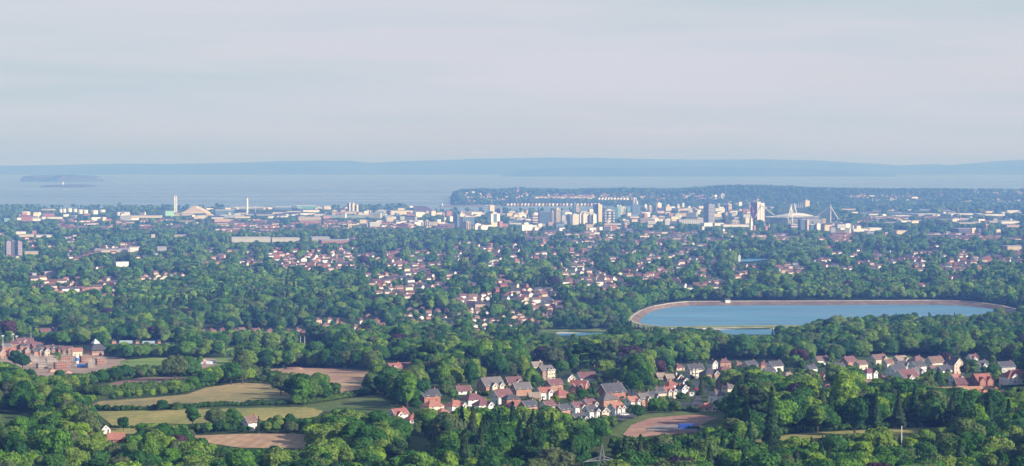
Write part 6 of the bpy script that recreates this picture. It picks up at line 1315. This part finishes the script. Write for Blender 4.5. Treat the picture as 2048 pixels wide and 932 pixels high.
# ------------------------------------------------------------------ pyramid-roofed hall, school, silo, masts
p = at(186, 712); k = p.y / F; o = empty('community_hall', Vector((p.x, p.y + 12, p.z)), R(38)); tag(o, 'hall of orange brick with big dark pyramid roof and pale cap', 'hall'); a = 16 * k; ew = 11.5 * k
mb = MB(); mb.box(-a, a, -a, a, -2, ew); mb.build('wall', W_MATS['orange'], o); mb = MB(); top = 26 * k; e = a * 1.22
mb.add([(-e, -e, ew - .3), (e, -e, ew - .3), (e, e, ew - .3), (-e, e, ew - .3), (-e, -e, ew + .2), (e, -e, ew + .2), (e, e, ew + .2), (-e, e, ew + .2), (-1.5, -1.5, top), (1.5, -1.5, top), (1.5, 1.5, top), (-1.5, 1.5, top)], [(3, 2, 1, 0), (0, 1, 5, 4), (1, 2, 6, 5), (2, 3, 7, 6), (3, 0, 4, 7), (4, 5, 9, 8), (5, 6, 10, 9), (6, 7, 11, 10), (7, 4, 8, 11), (8, 9, 10, 11)]); mb.build('roof', R_MATS['slate'], o)
mb = MB(); mb.beam((0, 0, top - 1.2), (0, 0, top + 2.8), 4.6, n=4, r2=.2); mb.build('roof_cap', mat('pale roof light', (.6, .68, .68), .4), o)
for i in range(6): w_ = link('window', WIN, o, (-a + a * 2 * (i + .5) / 6, -a, 1.5)); w_.scale = (.8, 1, 2.6)
clear_poly([(158, 700), (184, 684), (212, 700), (206, 712), (172, 712)])
M_ORG = W_MATS['orange']; M_GLZ = mat('blue-grey glazing', (.38, .50, .52), .25)
for x, yb, w, lab in ((226, 691, 12, 'leftmost orange brick turret of the school'), (273, 692, 10, 'middle orange brick turret of the school'), (317, 692, 9, 'rightmost orange brick turret of the school')):
    p = at(x, yb); k = p.y / F; o = empty('turret', p, R(38)); tag(o, lab, 'turret', 'orange school turrets'); s = w * k / 2 / 1.3; hh = 9.5 * k; mb = MB(); mb.box(-s, s, -s, s, -2, hh); mb.build('wall', M_ORG, o); mb = MB(); mb.beam((0, 0, hh + .01), (0, 0, hh + 3.6 * k), s * 2, n=4, r2=.15); mb.build('roof', R_MATS['slate'], o); clear_box(x - w / 2, yb - 14, x + w / 2, yb - 1)
for x0, x1, yb, lab in ((240, 264, 690, 'left glass roof of the school hall'), (286, 309, 691, 'middle glass roof of the school hall'), (332, 354, 694, 'right glass roof of the school hall')):
    p = at((x0 + x1) / 2, yb); k = p.y / F; W = (x1 - x0) * k; o = empty('school_wing', p, R(8)); tag(o, lab, 'school', 'glass-roofed school wings'); mb = MB(); mb.box(-W / 2, W / 2, -7, 7, -2, 4.5 * k); mb.build('wall', M_ORG, o); mb = MB(); roof_gable(mb, W, 14, 4.5 * k, 4.2 * k, .4); mb.build('glass_roof', M_GLZ, o); clear_box(x0, yb - 10, x1, yb - 4)
p = at(280, 694); k = p.y / F; o = empty('school_wall', Vector((p.x, p.y + 3, p.z)), R(0)); tag(o, 'long low orange brick school range linking the turrets', 'school'); mb = MB(); mb.box(-64 * k, 64 * k, -4, 4, -2, 5.0 * k); mb.build('wall', M_ORG, o); mb = MB(); mb.box(-65 * k, 65 * k, -4.6, 4.6, 5.0 * k + .01, 5.5 * k); mb.build('roof', R_MATS['slate'], o); clear_box(216, 686, 345, 689)
# cement silo, containers, scaffolding
p = at(154, 733); k = p.y / F; o = empty('cement_silo', p); tag(o, 'blue and white cement silo on the building site', 'silo'); mb = MB(); mb.lathe([(.3, 1.5), (1.3, 2.8), (1.3, 8.2), (.6, 9)], 14); mb.build('tank', mat('silo white', (.78, .80, .82), .5), o); mb = MB(); mb.lathe([(1.33, 4.5), (1.33, 7)], 14); mb.build('stripe', mat('silo blue', (.03, .18, .55), .5), o); mb = MB()
for a in range(4): mb.beam((1.1 * math.cos(a * 1.57), 1.1 * math.sin(a * 1.57), -1), (1.1 * math.cos(a * 1.57), 1.1 * math.sin(a * 1.57), 3), .12)
mb.build('frame', M_STEEL, o)
def container(px, py, L_, col, lab, th=5, name='container', cat='container', h=2.6):
    p = at(px, py); o = empty(name, p, R(th)); tag(o, lab, cat); m = mat(col[0], col[1], .55, .08, .5); mb = MB(); mb.box(-L_ / 2, L_ / 2, -1.25, 1.25, .1, h)
    n = int(L_ / .6)
    for i in range(n): mb.box(-L_ / 2 + (i + .3) * .6, -L_ / 2 + (i + .6) * .6, -1.3, -1.251, .2, h - .1)
    mb.build('body', m, o); mb = MB(); mb.box(L_ / 2 + .01, L_ / 2 + .08, -1.1, -.05, .2, h - .1); mb.box(L_ / 2 + .01, L_ / 2 + .08, .05, 1.1, .2, h - .1); mb.build('door', m, o); mb = MB(); mb.box(-L_ / 2, L_ / 2, -1.3, 1.3, h + .01, h + .1); mb.build('roof', mat(col[0] + ' top', tuple(min(1, v * 1.4 + .03) for v in col[1]), .6), o); return o
container(1372, 859, 7.5, ('blue container paint', (.03, .09, .42)), 'bright blue shipping container on the earthworks', h=2.7)
container(1389, 860, 5, ('dark green container paint', (.03, .09, .08)), 'dark green skip right of the blue container', h=1.9)
container(163, 735, 7, ('site blue paint', (.05, .16, .50)), 'blue site container beside the cement silo')
container(473, 810, 4.5, ('grey blue feeder paint', (.22, .32, .42)), 'grey-blue feed trailer standing in the mown field', h=1.6)
for i, x in enumerate((386, 393, 399, 405, 412, 418, 424)): container(x, 726 + (i % 3) * 1.5, 5.5, (('white sheet', (.75, .75, .76)), ('pale blue sheet', (.5, .6, .7)), ('rust sheet', (.5, .25, .18)))[(i * 2) % 3], '%s cabin in the depot yard, %s from the left' % (('white', 'rust-coloured', 'pale blue')[i % 3], ORD[i]), 20, 'cabin', 'cabin', 2.4)
clear_box(376, 718, 430, 727)
M_SCAF = mat('scaffold tube', (.50, .46, .42), .6); M_BLK = mat('blockwork', (.42, .36, .33), .9, .1, .8)
for i, (x, y, w) in enumerate(((102, 727, 22), (122, 738, 30), (84, 737, 22), (170, 725, 20), (180, 736, 14), (130, 725, 24), (66, 725, 18), (200, 730, 18))):
    p = at(x, y); k = p.y / F; W = w * k; o = empty('unfinished_house', p, R(25)); tag(o, 'half-built house wrapped in scaffolding, %s' % ('by the pale front gable', 'nearest the camera, left of the silo', 'at the left of the site', 'just below the pyramid-roofed hall', 'at the right end of the site', 'in the middle behind the silo', 'left below the front gables', 'furthest right by the trees')[i], 'building site', 'half-built houses')
    mb = MB(); mb.box(-W * .42, W * .42, -4, 4, -2, 4.2 + i % 2); mb.build('wall', (M_BLK, W_MATS['brick'])[i % 2], o); mb = MB(); n = 6
    for j in range(n + 1):
        u = -W / 2 + W * j / n
        for v in (-5.2, 5.2): mb.beam((u, v, -1), (u, v, 7.2), .09)
    for z in (2, 4, 6):
        for v in (-5.2, 5.2): mb.beam((-W / 2, v, z), (W / 2, v, z), .09)
        mb.box(-W / 2, W / 2, -5.2, -4.5, z - .15, z - .05)
    mb.build('scaffolding', M_SCAF, o)
for i, (x, y, w) in enumerate(((104, 744, 14), (135, 748, 18), (60, 728, 9), (22, 750, 16))):
    p = at(x, y); k = p.y / F; W = w * k; n = 14; vs = []; fs = []; rg = random.Random(i)
    for j, (r, z) in enumerate(((1, -.3), (.8, .45), (.5, .8), (.2, 1), (.01, 1.02))):
        for q in range(n): t = 2 * math.pi * q / n; vs.append((W * .55 * r * math.cos(t) * (1 + .12 * rg.uniform(-1, 1)), 7 * r * math.sin(t) * (1 + .12 * rg.uniform(-1, 1)), 2.6 * z))
    for j in range(4): fs += [(j * n + q, j * n + (q + 1) % n, (j + 1) * n + (q + 1) % n, (j + 1) * n + q) for q in range(n)]
    tag(link('soil_heap', mesh('soil_heap', vs, fs, FM_EARTH, smooth=True), None, p), 'heap of bare soil %s' % ('below the building site, left', 'below the building site, right and largest', 'on the left of the building site', 'at the lower left of the building site')[i], 'soil heap')
p = at(587, 739); vs = []; fs = []; n = 16
for j, (r, z) in enumerate(((1, -.3), (.85, .5), (.6, .9), (.3, 1), (.01, 1.02))):
    for q in range(n): t = 2 * math.pi * q / n; vs.append((8.5 * r * math.cos(t), 6 * r * math.sin(t), 1.9 * z))
for j in range(4): fs += [(j * n + q, j * n + (q + 1) % n, (j + 1) * n + (q + 1) % n, (j + 1) * n + q) for q in range(n)]
tag(link('soil_heap', mesh('soil_heap', vs, fs, FM_PLUM, smooth=True), None, p), 'round heap at the far edge of the large brown field', 'soil heap')
for x, yt, yb, lab in ((6, 671, 704, 'tallest floodlight mast at the far left'), (26.5, 668, 688, 'middle floodlight mast at the left'), (33.3, 672, 688, 'right floodlight mast at the left'), (62, 664, 680, 'short pole left of the lone white gable'), (601, 672, 695, 'left rugby-post-like pole on the playing field'), (609.5, 672, 694, 'right pole on the playing field'), (700, 692, 702, 'small pole right of the playing field')):
    p = at(x, yb); h = (yb - yt) * p.y / F; o = empty('mast', p); tag(o, lab, 'mast'); mb = MB(); mb.lathe([(.28, -1), (.15, h)], 8); mb.build('pole', M_STEEL, o)
    if 'flood' in lab: mb = MB(); mb.box(-1.2, 1.2, -.3, .2, h - .8, h + .4); mb.build('lamp_head', M_STEEL, o)
    clear_box(x - 1.5, yt, x + 1.5, yb - 4)
# electricity pylon at the bottom edge
d = 850.; kx = d / F; p = Vector(((1205 - 1024) * kx, d, float(terrain((1205 - 1024) * kx, d)))); M_PYL = mat('galvanised steel', (.36, .38, .39), .5, metal=.3)
z_ = lambda y: EYE - (y - HY) / F * d - p.z
o = empty('electricity_pylon', p, R(12)); tag(o, 'grey lattice electricity pylon rising from the wood at the bottom edge', 'pylon'); mb = MB(); ht = z_(890); levels = [0, 6, 11, 16, z_(925), z_(918), z_(908), ht]; hw = [3.2, 2.6, 2.1, 1.6, .95, .85, .6, .06]
for i in range(len(levels) - 1):
    for sx, sy in ((-1, -1), (1, -1), (1, 1), (-1, 1)): mb.beam((sx * hw[i], sy * hw[i], levels[i] - (2 if i == 0 else 0)), (sx * hw[i + 1], sy * hw[i + 1], levels[i + 1]), .065)
    for (ax, ay), (bx, by) in (((-1, -1), (1, -1)), ((1, -1), (1, 1)), ((1, 1), (-1, 1)), ((-1, 1), (-1, -1))):
        mb.beam((ax * hw[i], ay * hw[i], levels[i]), (bx * hw[i + 1], by * hw[i + 1], levels[i + 1]), .035); mb.beam((bx * hw[i], by * hw[i], levels[i]), (ax * hw[i + 1], ay * hw[i + 1], levels[i + 1]), .035)
mb.build('lattice_tower', M_PYL, o)
for s, yy_, L_ in ((-1, 922, 7.3), (1, 921, 5.6)):
    mb = MB(); z0 = z_(yy_); tip = Vector((s * L_, 0, z0 - .5))
    for sy in (-.8, .8): mb.beam((s * .8, sy, z0), tip, .09); mb.beam((s * .7, sy, z0 + 1.3), tip, .07)
    for q in range(4): a = Vector((s * .8, 0, z0)).lerp(tip, q / 4); mb.beam(a, Vector((s * .7, 0, z0 + 1.3)).lerp(tip, (q + .5) / 4), .05)
    ca = mb.build('cross_arm', M_PYL, o); mb = MB(); mb.lathe([(.08, -1.6), (.14, -1.2), (.08, -.8), (.14, -.4), (.06, 0)], 8, (tip.x, tip.y, tip.z)); mb.build('insulator', mat('brown porcelain', (.16, .10, .07), .3), ca)
clear_box(1196, 893, 1214, 926); clear_box(1170, 919, 1232, 925)
for i, (x, y, lab) in enumerate(((1803, 888, 'white sign post in the wood below the long meadow'),)):
    p = at(x, 905); mb = MB(); mb.lathe([(.25, -1), (.2, 12)], 8); tag(mb.build('post', M_STEEL, None, p), lab, 'post'); clear_box(x - 2, 886, x + 2, 898)
# wooden fence and machines behind it
M_WOOD = mat('new fence timber', (.42, .26, .17), .85, .12, .6); a = at(1870, 781); b = at(1992, 779.5); L_ = (b - a).length; mb = MB(); o = empty('fence', a, math.atan2(b.y - a.y, b.x - a.x)); tag(o, 'long new timber panel fence in front of the twin red gables', 'fence'); n = int(L_ / 2)
for i in range(n): mb = MB(); mb.box(i * 2 + .08, i * 2 + 1.95, -.05, .05, -.6, 2.1); mb.build('panel', M_WOOD, o)
for i in range(n + 1): mb = MB(); mb.box(i * 2 - .07, i * 2 + .07, -.12, .12, -.6, 2.3); mb.build('post', M_CONC, o)
clear_box(1870, 774, 1990, 780)
a = at(2000, 776); b = at(2052, 775); mb = MB(); o = empty('fence', a, math.atan2(b.y - a.y, b.x - a.x)); tag(o, 'dark green screen fence below the white clubhouse', 'fence'); mb.box(0, (b - a).length, -.06, .06, -.5, 1.8); mb.build('panel', mat('green netting', (.03, .10, .07), .8), o); clear_box(2000, 770, 2047, 775)
M_DIG = mat('orange machine paint', (.62, .26, .10), .45); M_TRK = mat('rubber track', (.03, .03, .03), .8)
for i, (x, lab) in enumerate(((1950, 'leftmost excavator, arm raised, in front of the timber fence'), (1966, 'second excavator from the left, in front of the timber fence'), (1984, 'third excavator, at the right end of the timber fence'), (2000, 'rightmost excavator, by the green screen fence'))):
    p = at(x, 787); o = empty('excavator', p, R((30, 200, 20, 150)[i])); tag(o, lab, 'excavator', 'excavators at the timber fence')
    for s in (-1, 1): mb = MB(); mb.box(-1.6, 1.6, s * 1.0 - .25, s * 1.0 + .25, .05, .75); mb.build('track', M_TRK, o)
    mb = MB(); mb.box(-1.5, .5, -1.1, 1.1, .8, 1.75); mb.build('body', M_DIG, o); mb = MB(); mb.box(-.1, 1.1, .1, 1.1, 1.76, 2.9); mb.build('cab', M_WIN, o); mb = MB(); mb.beam((.5, -.4, 1.5), (2.4, -.4, 3.9), .22); mb.beam((2.4, -.4, 3.9), (4.0, -.4, 2.4), .18); mb.build('arm', M_DIG, o); mb = MB(); mb.box(3.6, 4.4, -.9, .1, 1.6, 2.4); mb.build('bucket', M_DIG, o)
clear_box(1944, 781, 2008, 786)
# cars on the estate
M_TYRE = mat('tyre', (.02, .02, .02), .8)
def car(px, py, col, lab, th):
    p = at(px, py); o = empty('parked_car', p + Vector((0, 0, .5)), R(th)); tag(o, lab, 'car', 'parked cars'); m = mat('car paint ' + col[0], col[1], .3, spec=.5)
    prof = [(-2.1, .3), (2.1, .3), (2.15, .75), (1.2, .95), (.55, 1.42), (-1.1, 1.45), (-1.9, .95), (-2.15, .8)]; n = len(prof); vs = [(x, -.85, z) for x, z in prof] + [(x, .85, z) for x, z in prof]; link('body', mesh('body', vs, [tuple(range(n)), tuple(range(2 * n - 1, n - 1, -1))] + [(i, n + i, n + (i + 1) % n, (i + 1) % n) for i in range(n)], m), o)
    mb = MB(); mb.box(-1.3, .8, -.87, -.852, .98, 1.35); mb.box(-1.3, .8, .852, .87, .98, 1.35); mb.build('window', M_WIN, o)
    for x in (-1.3, 1.35):
        for y in (-.8, .8): mb = MB(); mb.beam((x, y - .1, .32), (x, y + .1, .32), .33, n=12); mb.build('wheel', M_TYRE, o)
for i, (x, y, c, lab, th) in enumerate(((1236, 836, ('silver', (.6, .62, .64)), 'silver car on the estate road below the bright white gables', 30), (1250, 833, ('white', (.75, .75, .75)), 'white car right of the silver one on the estate road', 20), (1200, 848, ('dark blue', (.03, .05, .12)), 'dark blue car in front of the middle of the new estate', 40), (1403, 790, ('black', (.02, .02, .025)), 'black car on the road between the village houses', 80), (1393, 782, ('red', (.4, .04, .03)), 'red car further up the village road', 70), (1820, 776, ('silver', (.6, .62, .64)), 'silver car under the porch of the long white house', 10), (1808, 777, ('white', (.75, .75, .75)), 'white car beside the porch of the long white house', 10), (265, 876, ('grey', (.2, .2, .22)), 'grey car right of the red metal barn', 15), (1044, 778, ('white', (.75, .75, .75)), 'white van-like car by the hedge above the orange brick house', 15), (1478, 785, ('white', (.75, .75, .75)), 'white car by the cream house with grey hipped roof', 10))): car(x, y, c, lab, th)

# ------------------------------------------------------------------ hedges, each one continuous shrub row
def hedge(pts, h, w, lab, m=None, dens=2.4, seed=0, size=.42, name='hedge'):
    rg = np.random.default_rng(500 + seed); P = [at(x, y) for x, y in pts]; V = []; Q = []; CC = []; NN = []
    tot = 0
    for a, b in zip(P, P[1:]):
        L_ = (b - a).length; n = max(2, int(L_ / (w * .55))); 
        for i in range(n):
            q = a.lerp(b, (i + rg.uniform(-.3, .3)) / n); hh = h * rg.uniform(.7, 1.25); ww = w * rg.uniform(.75, 1.15); z = float(terrain(q.x, q.y)); c = np.array([q.x + rg.normal(0, w * .12), q.y + rg.normal(0, w * .12), z + hh * .45]); r = np.array([ww * .62, ww * .62, hh * .55])
            ico_core(c, r * .85, rg, V, Q, 7, 4); m_ = int(dens * (ww * hh) ** .9 * 2.2) + 6; d_ = rg.normal(size=(m_, 3)); d_ /= np.linalg.norm(d_, axis=1, keepdims=True); d_[:, 2] = np.abs(d_[:, 2]) * .9 + .02 * d_[:, 2]
            CC.append(c + d_ * r * rg.uniform(.85, 1.15, (m_, 1))); NN.append(d_ + rg.normal(0, .4, d_.shape))
    CC = np.concatenate(CC); NN = np.concatenate(NN); o_ = sum(len(v) for v in V); v, q = quads(CC, NN, rg.uniform(size * .7, size * 1.3, len(CC)), rg); V.append(v); Q.append(q + o_); V = np.concatenate(V); org = np.array([P[0].x, P[0].y, P[0].z], np.float32)
    tag(link(name, nmesh(name, V - org, np.concatenate(Q), m or M_HEDGE), None, Vector(org)), lab, name)
HG = [
 ([(150, 790), (205, 791), (260, 785), (320, 780), (375, 776), (412, 768)], 5.5, 5, 'thick hedge between the plum field and the mown field'),
 ([(178, 819), (240, 822), (300, 821), (380, 816), (460, 812), (540, 810), (606, 808)], 2.6, 2.8, 'low hedge under the mown field with the feed trailer'),
 ([(415, 772), (440, 764), (480, 754), (512, 752), (560, 760)], 5.5, 5, 'dark hedge above the mown field, left of the round field trees'),
 ([(606, 809), (650, 803), (700, 795), (745, 786), (772, 780)], 3.4, 3.2, 'hedge along the upper side of the green pasture'),
 ([(500, 739), (600, 733), (680, 735), (745, 739), (765, 742)], 2.6, 2.8, 'clipped hedge along the far side of the large brown field'),
 ([(770, 788), (790, 797), (812, 806), (836, 813)], 4.2, 4, 'bushy hedge between the green pasture and the red-roofed houses'),
 ([(388, 866), (450, 862), (520, 858), (600, 858), (660, 850)], 4.5, 4.5, 'dark hedge behind the small hayfield'),
 ([(205, 855), (240, 857), (278, 856)], 1.2, 1.2, 'thin hedge at the small yellowish paddock'),
 ([(130, 775), (180, 768), (235, 760), (300, 751), (400, 752)], 7, 6, 'tall dark hedge behind the plum field'),
 ([(448, 711), (520, 708), (600, 706), (700, 706)], 4.5, 4.5, 'hedge in front of the playing fields'),
 ([(320, 704), (400, 704), (450, 700)], 8, 7, 'belt of shrubs below the glass-roofed school'),
 ([(1025, 775), (1048, 777), (1066, 770)], 2.6, 2.0, 'neat dark hedge left of the cream gable end'),
 ([(1000, 768), (1030, 770)], 2.0, 1.6, 'short hedge left of the brown bungalow'),
 ([(948, 790), (975, 792), (1000, 790)], 2.6, 2.2, 'dark clipped hedge under the large orange brick house'),
 ([(1440, 822), (1480, 824), (1500, 822)], 3.0, 2.6, 'hedge right of the salmon bungalow'),
 ([(1300, 822), (1340, 822), (1380, 822), (1395, 826)], 2.6, 2.2, 'hedge above the earthworks'),
 ([(1500, 880), (1580, 866), (1660, 861), (1760, 858), (1850, 853)], 3.0, 3.5, 'shrubby upper edge of the long meadow'),
]
for i, (pts, h, w, lab) in enumerate(HG): hedge(pts, h, w, lab, seed=i)
# ------------------------------------------------------------------ single trees one can point to (pixel foot, height in pixels)
HT = hand_tree
HT('broad', 640, 800, 54, 'round-crowned tree standing right in the clump between the fields'); HT('broad', 605, 806, 58, 'large dark tree in the middle of the clump between the fields'); HT('broad', 562, 790, 42, 'tree on the left of the clump between the fields'); HT('broad', 545, 778, 32, 'small paler tree at the far left of the clump between the fields'); HT('bush', 660, 792, 28, 'bushy low crown at the right foot of the field clump'); HT('broad', 585, 800, 44, 'short tree in front of the field clump')
HT('tall', 790, 808, 64, 'tall dark tree at the corner of the green pasture'); HT('broad', 812, 812, 66, 'broad leafy tree left of the half-hidden brick house'); HT('tall', 850, 803, 52, 'upright tree behind the half-hidden brick house'); HT('broad', 828, 806, 50, 'green tree between the pasture corner and the brick house'); HT('broad', 765, 795, 46, 'tree at the left end of the pasture-corner group'); HT('broad', 748, 790, 44, 'smaller tree leftmost in the pasture-corner group')
HT('broad', 690, 915, 68, 'big bright green oak at the lower middle, left of two dark ones', wk=1.45); HT('broad', 742, 915, 58, 'dark round oak right of the big bright green one', wk=1.3); HT('broad', 790, 912, 54, 'rightmost dark round oak below the fields', wk=1.3); HT('broad', 640, 912, 64, 'dark oak leftmost of the big four at the lower middle', wk=1.3)
HT('tall', 484, 768, 72, 'tall pointed tree at the top corner of the mown field', wk=1.1); HT('broad', 505, 762, 32, 'wide tree right of the tall pointed field-corner tree'); HT('broad', 462, 770, 44, 'tree left of the tall pointed field-corner tree')
HT('broad', 350, 762, 50, 'broad dark tree behind the plum field, middle'); HT('broad', 380, 760, 46, 'pale-topped tree behind the plum field, right'); HT('broad', 348, 790, 30, 'round tree in the thick hedge'); HT('broad', 385, 780, 26, 'small tree on the right end of the thick hedge'); HT('broad', 410, 774, 26, 'hedge tree furthest right before the mown field')
HT('broad', 247, 861, 27, 'dark round tree in the olive pasture above the red barn'); HT('broad', 325, 822, 22, 'small tree at the middle of the low hedge'); HT('bush', 352, 820, 16, 'bush right of the small tree in the low hedge')
HT('broad', 300, 880, 34, 'bright green tree right of the red barn'); HT('broad', 285, 876, 30, 'darker tree just left of the bright green barn tree'); HT('broad', 325, 882, 30, 'third tree right of the red barn')
HT('conifer', 517, 866, 32, 'dark fir beside the white cottage'); HT('broad', 555, 862, 32, 'round tree of the row right of the white cottage, first'); HT('broad', 580, 860, 32, 'round tree of the row right of the white cottage, second'); HT('broad', 432, 858, 40, 'pale bare-trunked tree left of the white cottage'); HT('broad', 385, 852, 38, 'dark tree at the left end of the pasture row'); HT('broad', 465, 856, 38, 'leafy tree left of the white cottage')
HT('broad', 400, 730, 18, 'tree at the depot yard'); HT('broad', 115, 726, 22, 'small tree inside the building site'); HT('broad', 45, 738, 30, 'dark tree at the left edge of the building site'); HT('broad', 30, 735, 34, 'larger dark tree at the left edge of the building site'); HT('broad', 55, 775, 36, 'round dark tree below the soil heaps'); HT('broad', 118, 770, 30, 'round dark tree between the two soil heaps'); HT('conifer', 18, 800, 40, 'dark fir at the left below the building site')
HT('copper', 1258, 735, 44, 'wide purple copper beech towering behind the village', wk=1.3); HT('copper', 1318, 757, 38, 'dark copper beech right of the big green village tree'); HT('copper', 1890, 726, 22, 'copper tree on the hilltop beyond the long houses'); HT('copper', 2035, 730, 36, 'dark purple tree at the right edge above the clubhouse', wk=1.2)
HT('pine', 1160, 752, 66, 'leftmost tall dark pine behind the village'); HT('pine', 1180, 754, 68, 'second tall dark pine from the left behind the village'); HT('pine', 1200, 754, 70, 'third tall dark pine from the left behind the village'); HT('pine', 1222, 754, 68, 'fourth tall dark pine, left of the copper beech'); HT('pine', 1323, 726, 44, 'spreading cedar above the copper beech', wk=1.5)
HT('broad', 1272, 770, 60, 'big bright green tree below the copper beech', wk=1.1); HT('tall', 1250, 770, 50, 'green tree left of the big bright one below the copper beech'); HT('yellow', 1296, 778, 34, 'light yellow-green tree in the village garden'); HT('broad', 1208, 766, 46, 'green tree right of the tall white gabled house', wk=1.1); HT('conifer', 1218, 790, 30, 'golden conifer left one of two in the village', wk=1.2); HT('conifer', 1226, 790, 34, 'golden conifer right one of two in the village')
HT('conifer', 1403, 792, 40, 'dark fir at the village road', wk=1.1); HT('bush', 1363, 798, 14, 'round bush before the bright white gable'); HT('broad', 1330, 826, 24, 'round green tree above the earthworks, left'); HT('broad', 1350, 826, 24, 'round green tree above the earthworks, right'); HT('broad', 1276, 838, 28, 'bright green tree at the estate entrance'); HT('broad', 1462, 780, 40, 'dark green tree right of the village road', wk=1.1); HT('broad', 1505, 776, 40, 'dark green tree further right of the village road', wk=1.1); HT('broad', 1054, 776, 22, 'bright round tree above the orange brick house')
HT('pine', 1601, 775, 56, 'tall narrow dark pine in the hilltop row', wk=.6); HT('broad', 1672, 780, 50, 'large dark tree in front of the hilltop row, left', wk=1.2); HT('broad', 1706, 783, 46, 'large round tree in front of the hilltop row, right', wk=1.3); HT('yellow', 1548, 762, 18, 'yellowish bush before the black and white house'); HT('conifer', 1876, 778, 40, 'dark cypress group left of the yellow bush', wk=1.3); HT('conifer', 1864, 778, 38, 'dark cypress left of the cypress group'); HT('yellow', 1886, 772, 12, 'bright yellow bush below the slate roof'); HT('broad', 1945, 753, 34, 'round tree behind the twin red gables'); HT('broad', 1985, 752, 24, 'green tree between the slate house and the grey house'); HT('broad', 1780, 775, 24, 'green tree left of the long white house'); HT('conifer', 1844, 778, 26, 'dark cypress at the right end of the long white house')
for i in range(4): HT('poplar', 1029 + i * 16.5, 960, 66 + (i % 2) * 5, 'columnar poplar at the bottom edge left of the pylon, %s from the left' % ORD[i], 'columnar poplars', wk=1.1)
HT('conifer', 985, 621, 36, 'left one of the two tall dark cypresses in the suburb'); HT('conifer', 1001, 621, 34, 'right one of the two tall dark cypresses in the suburb', wk=1.1); HT('conifer', 1046, 628, 26, 'dark cypress right of the pair in the suburb')
HT('broad', 1560, 674, 22, 'tree standing before the small lower reservoir'); HT('conifer', 1545, 672, 16, 'thin fir before the lower reservoir'); HT('broad', 1148, 681, 14, 'round tree in front of the left arm of the lower reservoir')
for i, (x, y, h) in enumerate(((845, 800, 24), (905, 800, 22), (938, 800, 20), (975, 812, 15), (1060, 812, 18), (1085, 812, 20), (1110, 810, 22), (1140, 808, 22), (1165, 800, 22), (1195, 800, 16), (1240, 812, 13), (1065, 768, 20), (1118, 760, 15), (1150, 752, 18), (1220, 752, 24), (1300, 790, 18), (1350, 786, 13), (1380, 776, 16), (1470, 762, 24), (1486, 752, 18), (1515, 758, 22), (1560, 752, 14), (1603, 750, 16), (1660, 750, 18), (1715, 752, 13), (1755, 745, 11), (1785, 762, 13), (1850, 762, 18), (1896, 764, 20), (1930, 745, 16), (1974, 737, 18), (1992, 770, 15), (1628, 766, 22), (1590, 768, 20), (1080, 842, 20), (1110, 848, 22), (890, 795, 26), (1130, 778, 14), (1045, 806, 12), (1000, 790, 13))): HT(('broad', 'broad', 'tall', 'broad', 'bush', 'conifer', 'yellow')[i % 7], x, y, h)
for i in range(5): HT('broad', 500 + i * 44, 728, 44, 'round tree in front of the playing field, %s from the left' % ORD[i], 'round trees in front of the playing field', wk=1.25)
HT('pine', 1440, 604, 20, 'dark pine on the far bank of the big reservoir'); HT('pine', 1652, 602, 22, 'reddish-brown pine on the far bank of the big reservoir'); HT('broad', 1998, 640, 24, 'round tree at the right end of the big reservoir')
# valve house on the far bank
p = atz(1455, 607.5, ZC - 3); o = empty('valve_house', p, R(10)); tag(o, 'little pale valve house on the far wall of the big reservoir', 'pump house'); mb = MB(); mb.box(-3.5, 3.5, -2, 2, 2, 5.6); mb.build('wall', W_MATS['white'], o); mb = MB(); roof_gable(mb, 7, 4, 5.6, 1.6); mb.build('roof', R_MATS['slate'], o); mb = MB(); mb.box(-4, 4, -2.4, 2.4, -5, 1.99); mb.build('base', M_CONC, o)
p = at(1478.5, 525); mb = MB(); mb.box(-2.6, 2.6, -2.6, 2.6, -1, 13); o = empty('lake_tower', p); tag(o, 'white monument tower beside the park lake', 'monument'); mb.build('shaft', CM['white'], o); mb = MB(); mb.beam((0, 0, 13.01), (0, 0, 17), 3.2, n=8, r2=.8); mb.build('cap', CM['cream'], o); clear_box(1476, 511, 1481, 523)
finish_trees()
# ------------------------------------------------------------------ the air
def make_haze():
    mb = MB(); mb.box(-36000, 36000, -1500, 52000, -9, 305); o = mb.build('haze', []); tag(o, 'blue summer haze lying over the valley and the sea', 'haze', kind='stuff')
    m = bpy.data.materials.new('haze air'); m.use_nodes = True; n = m.node_tree; n.nodes.clear(); out = n.nodes.new('ShaderNodeOutputMaterial'); v = n.nodes.new('ShaderNodeVolumePrincipled')
    v.inputs['Color'].default_value = (0.17, 0.37, 1.0, 1); v.inputs['Absorption Color'].default_value = (0.80, 0.80, 0.80, 1); v.inputs['Density'].default_value = 9.8e-5; v.inputs['Density Attribute'].default_value = ''; v.inputs['Anisotropy'].default_value = 0.0
    n.links.new(v.outputs[0], out.inputs['Volume']); m.cycles.homogeneous_volume = True; o.data.materials.append(m); return o
haze = make_haze()
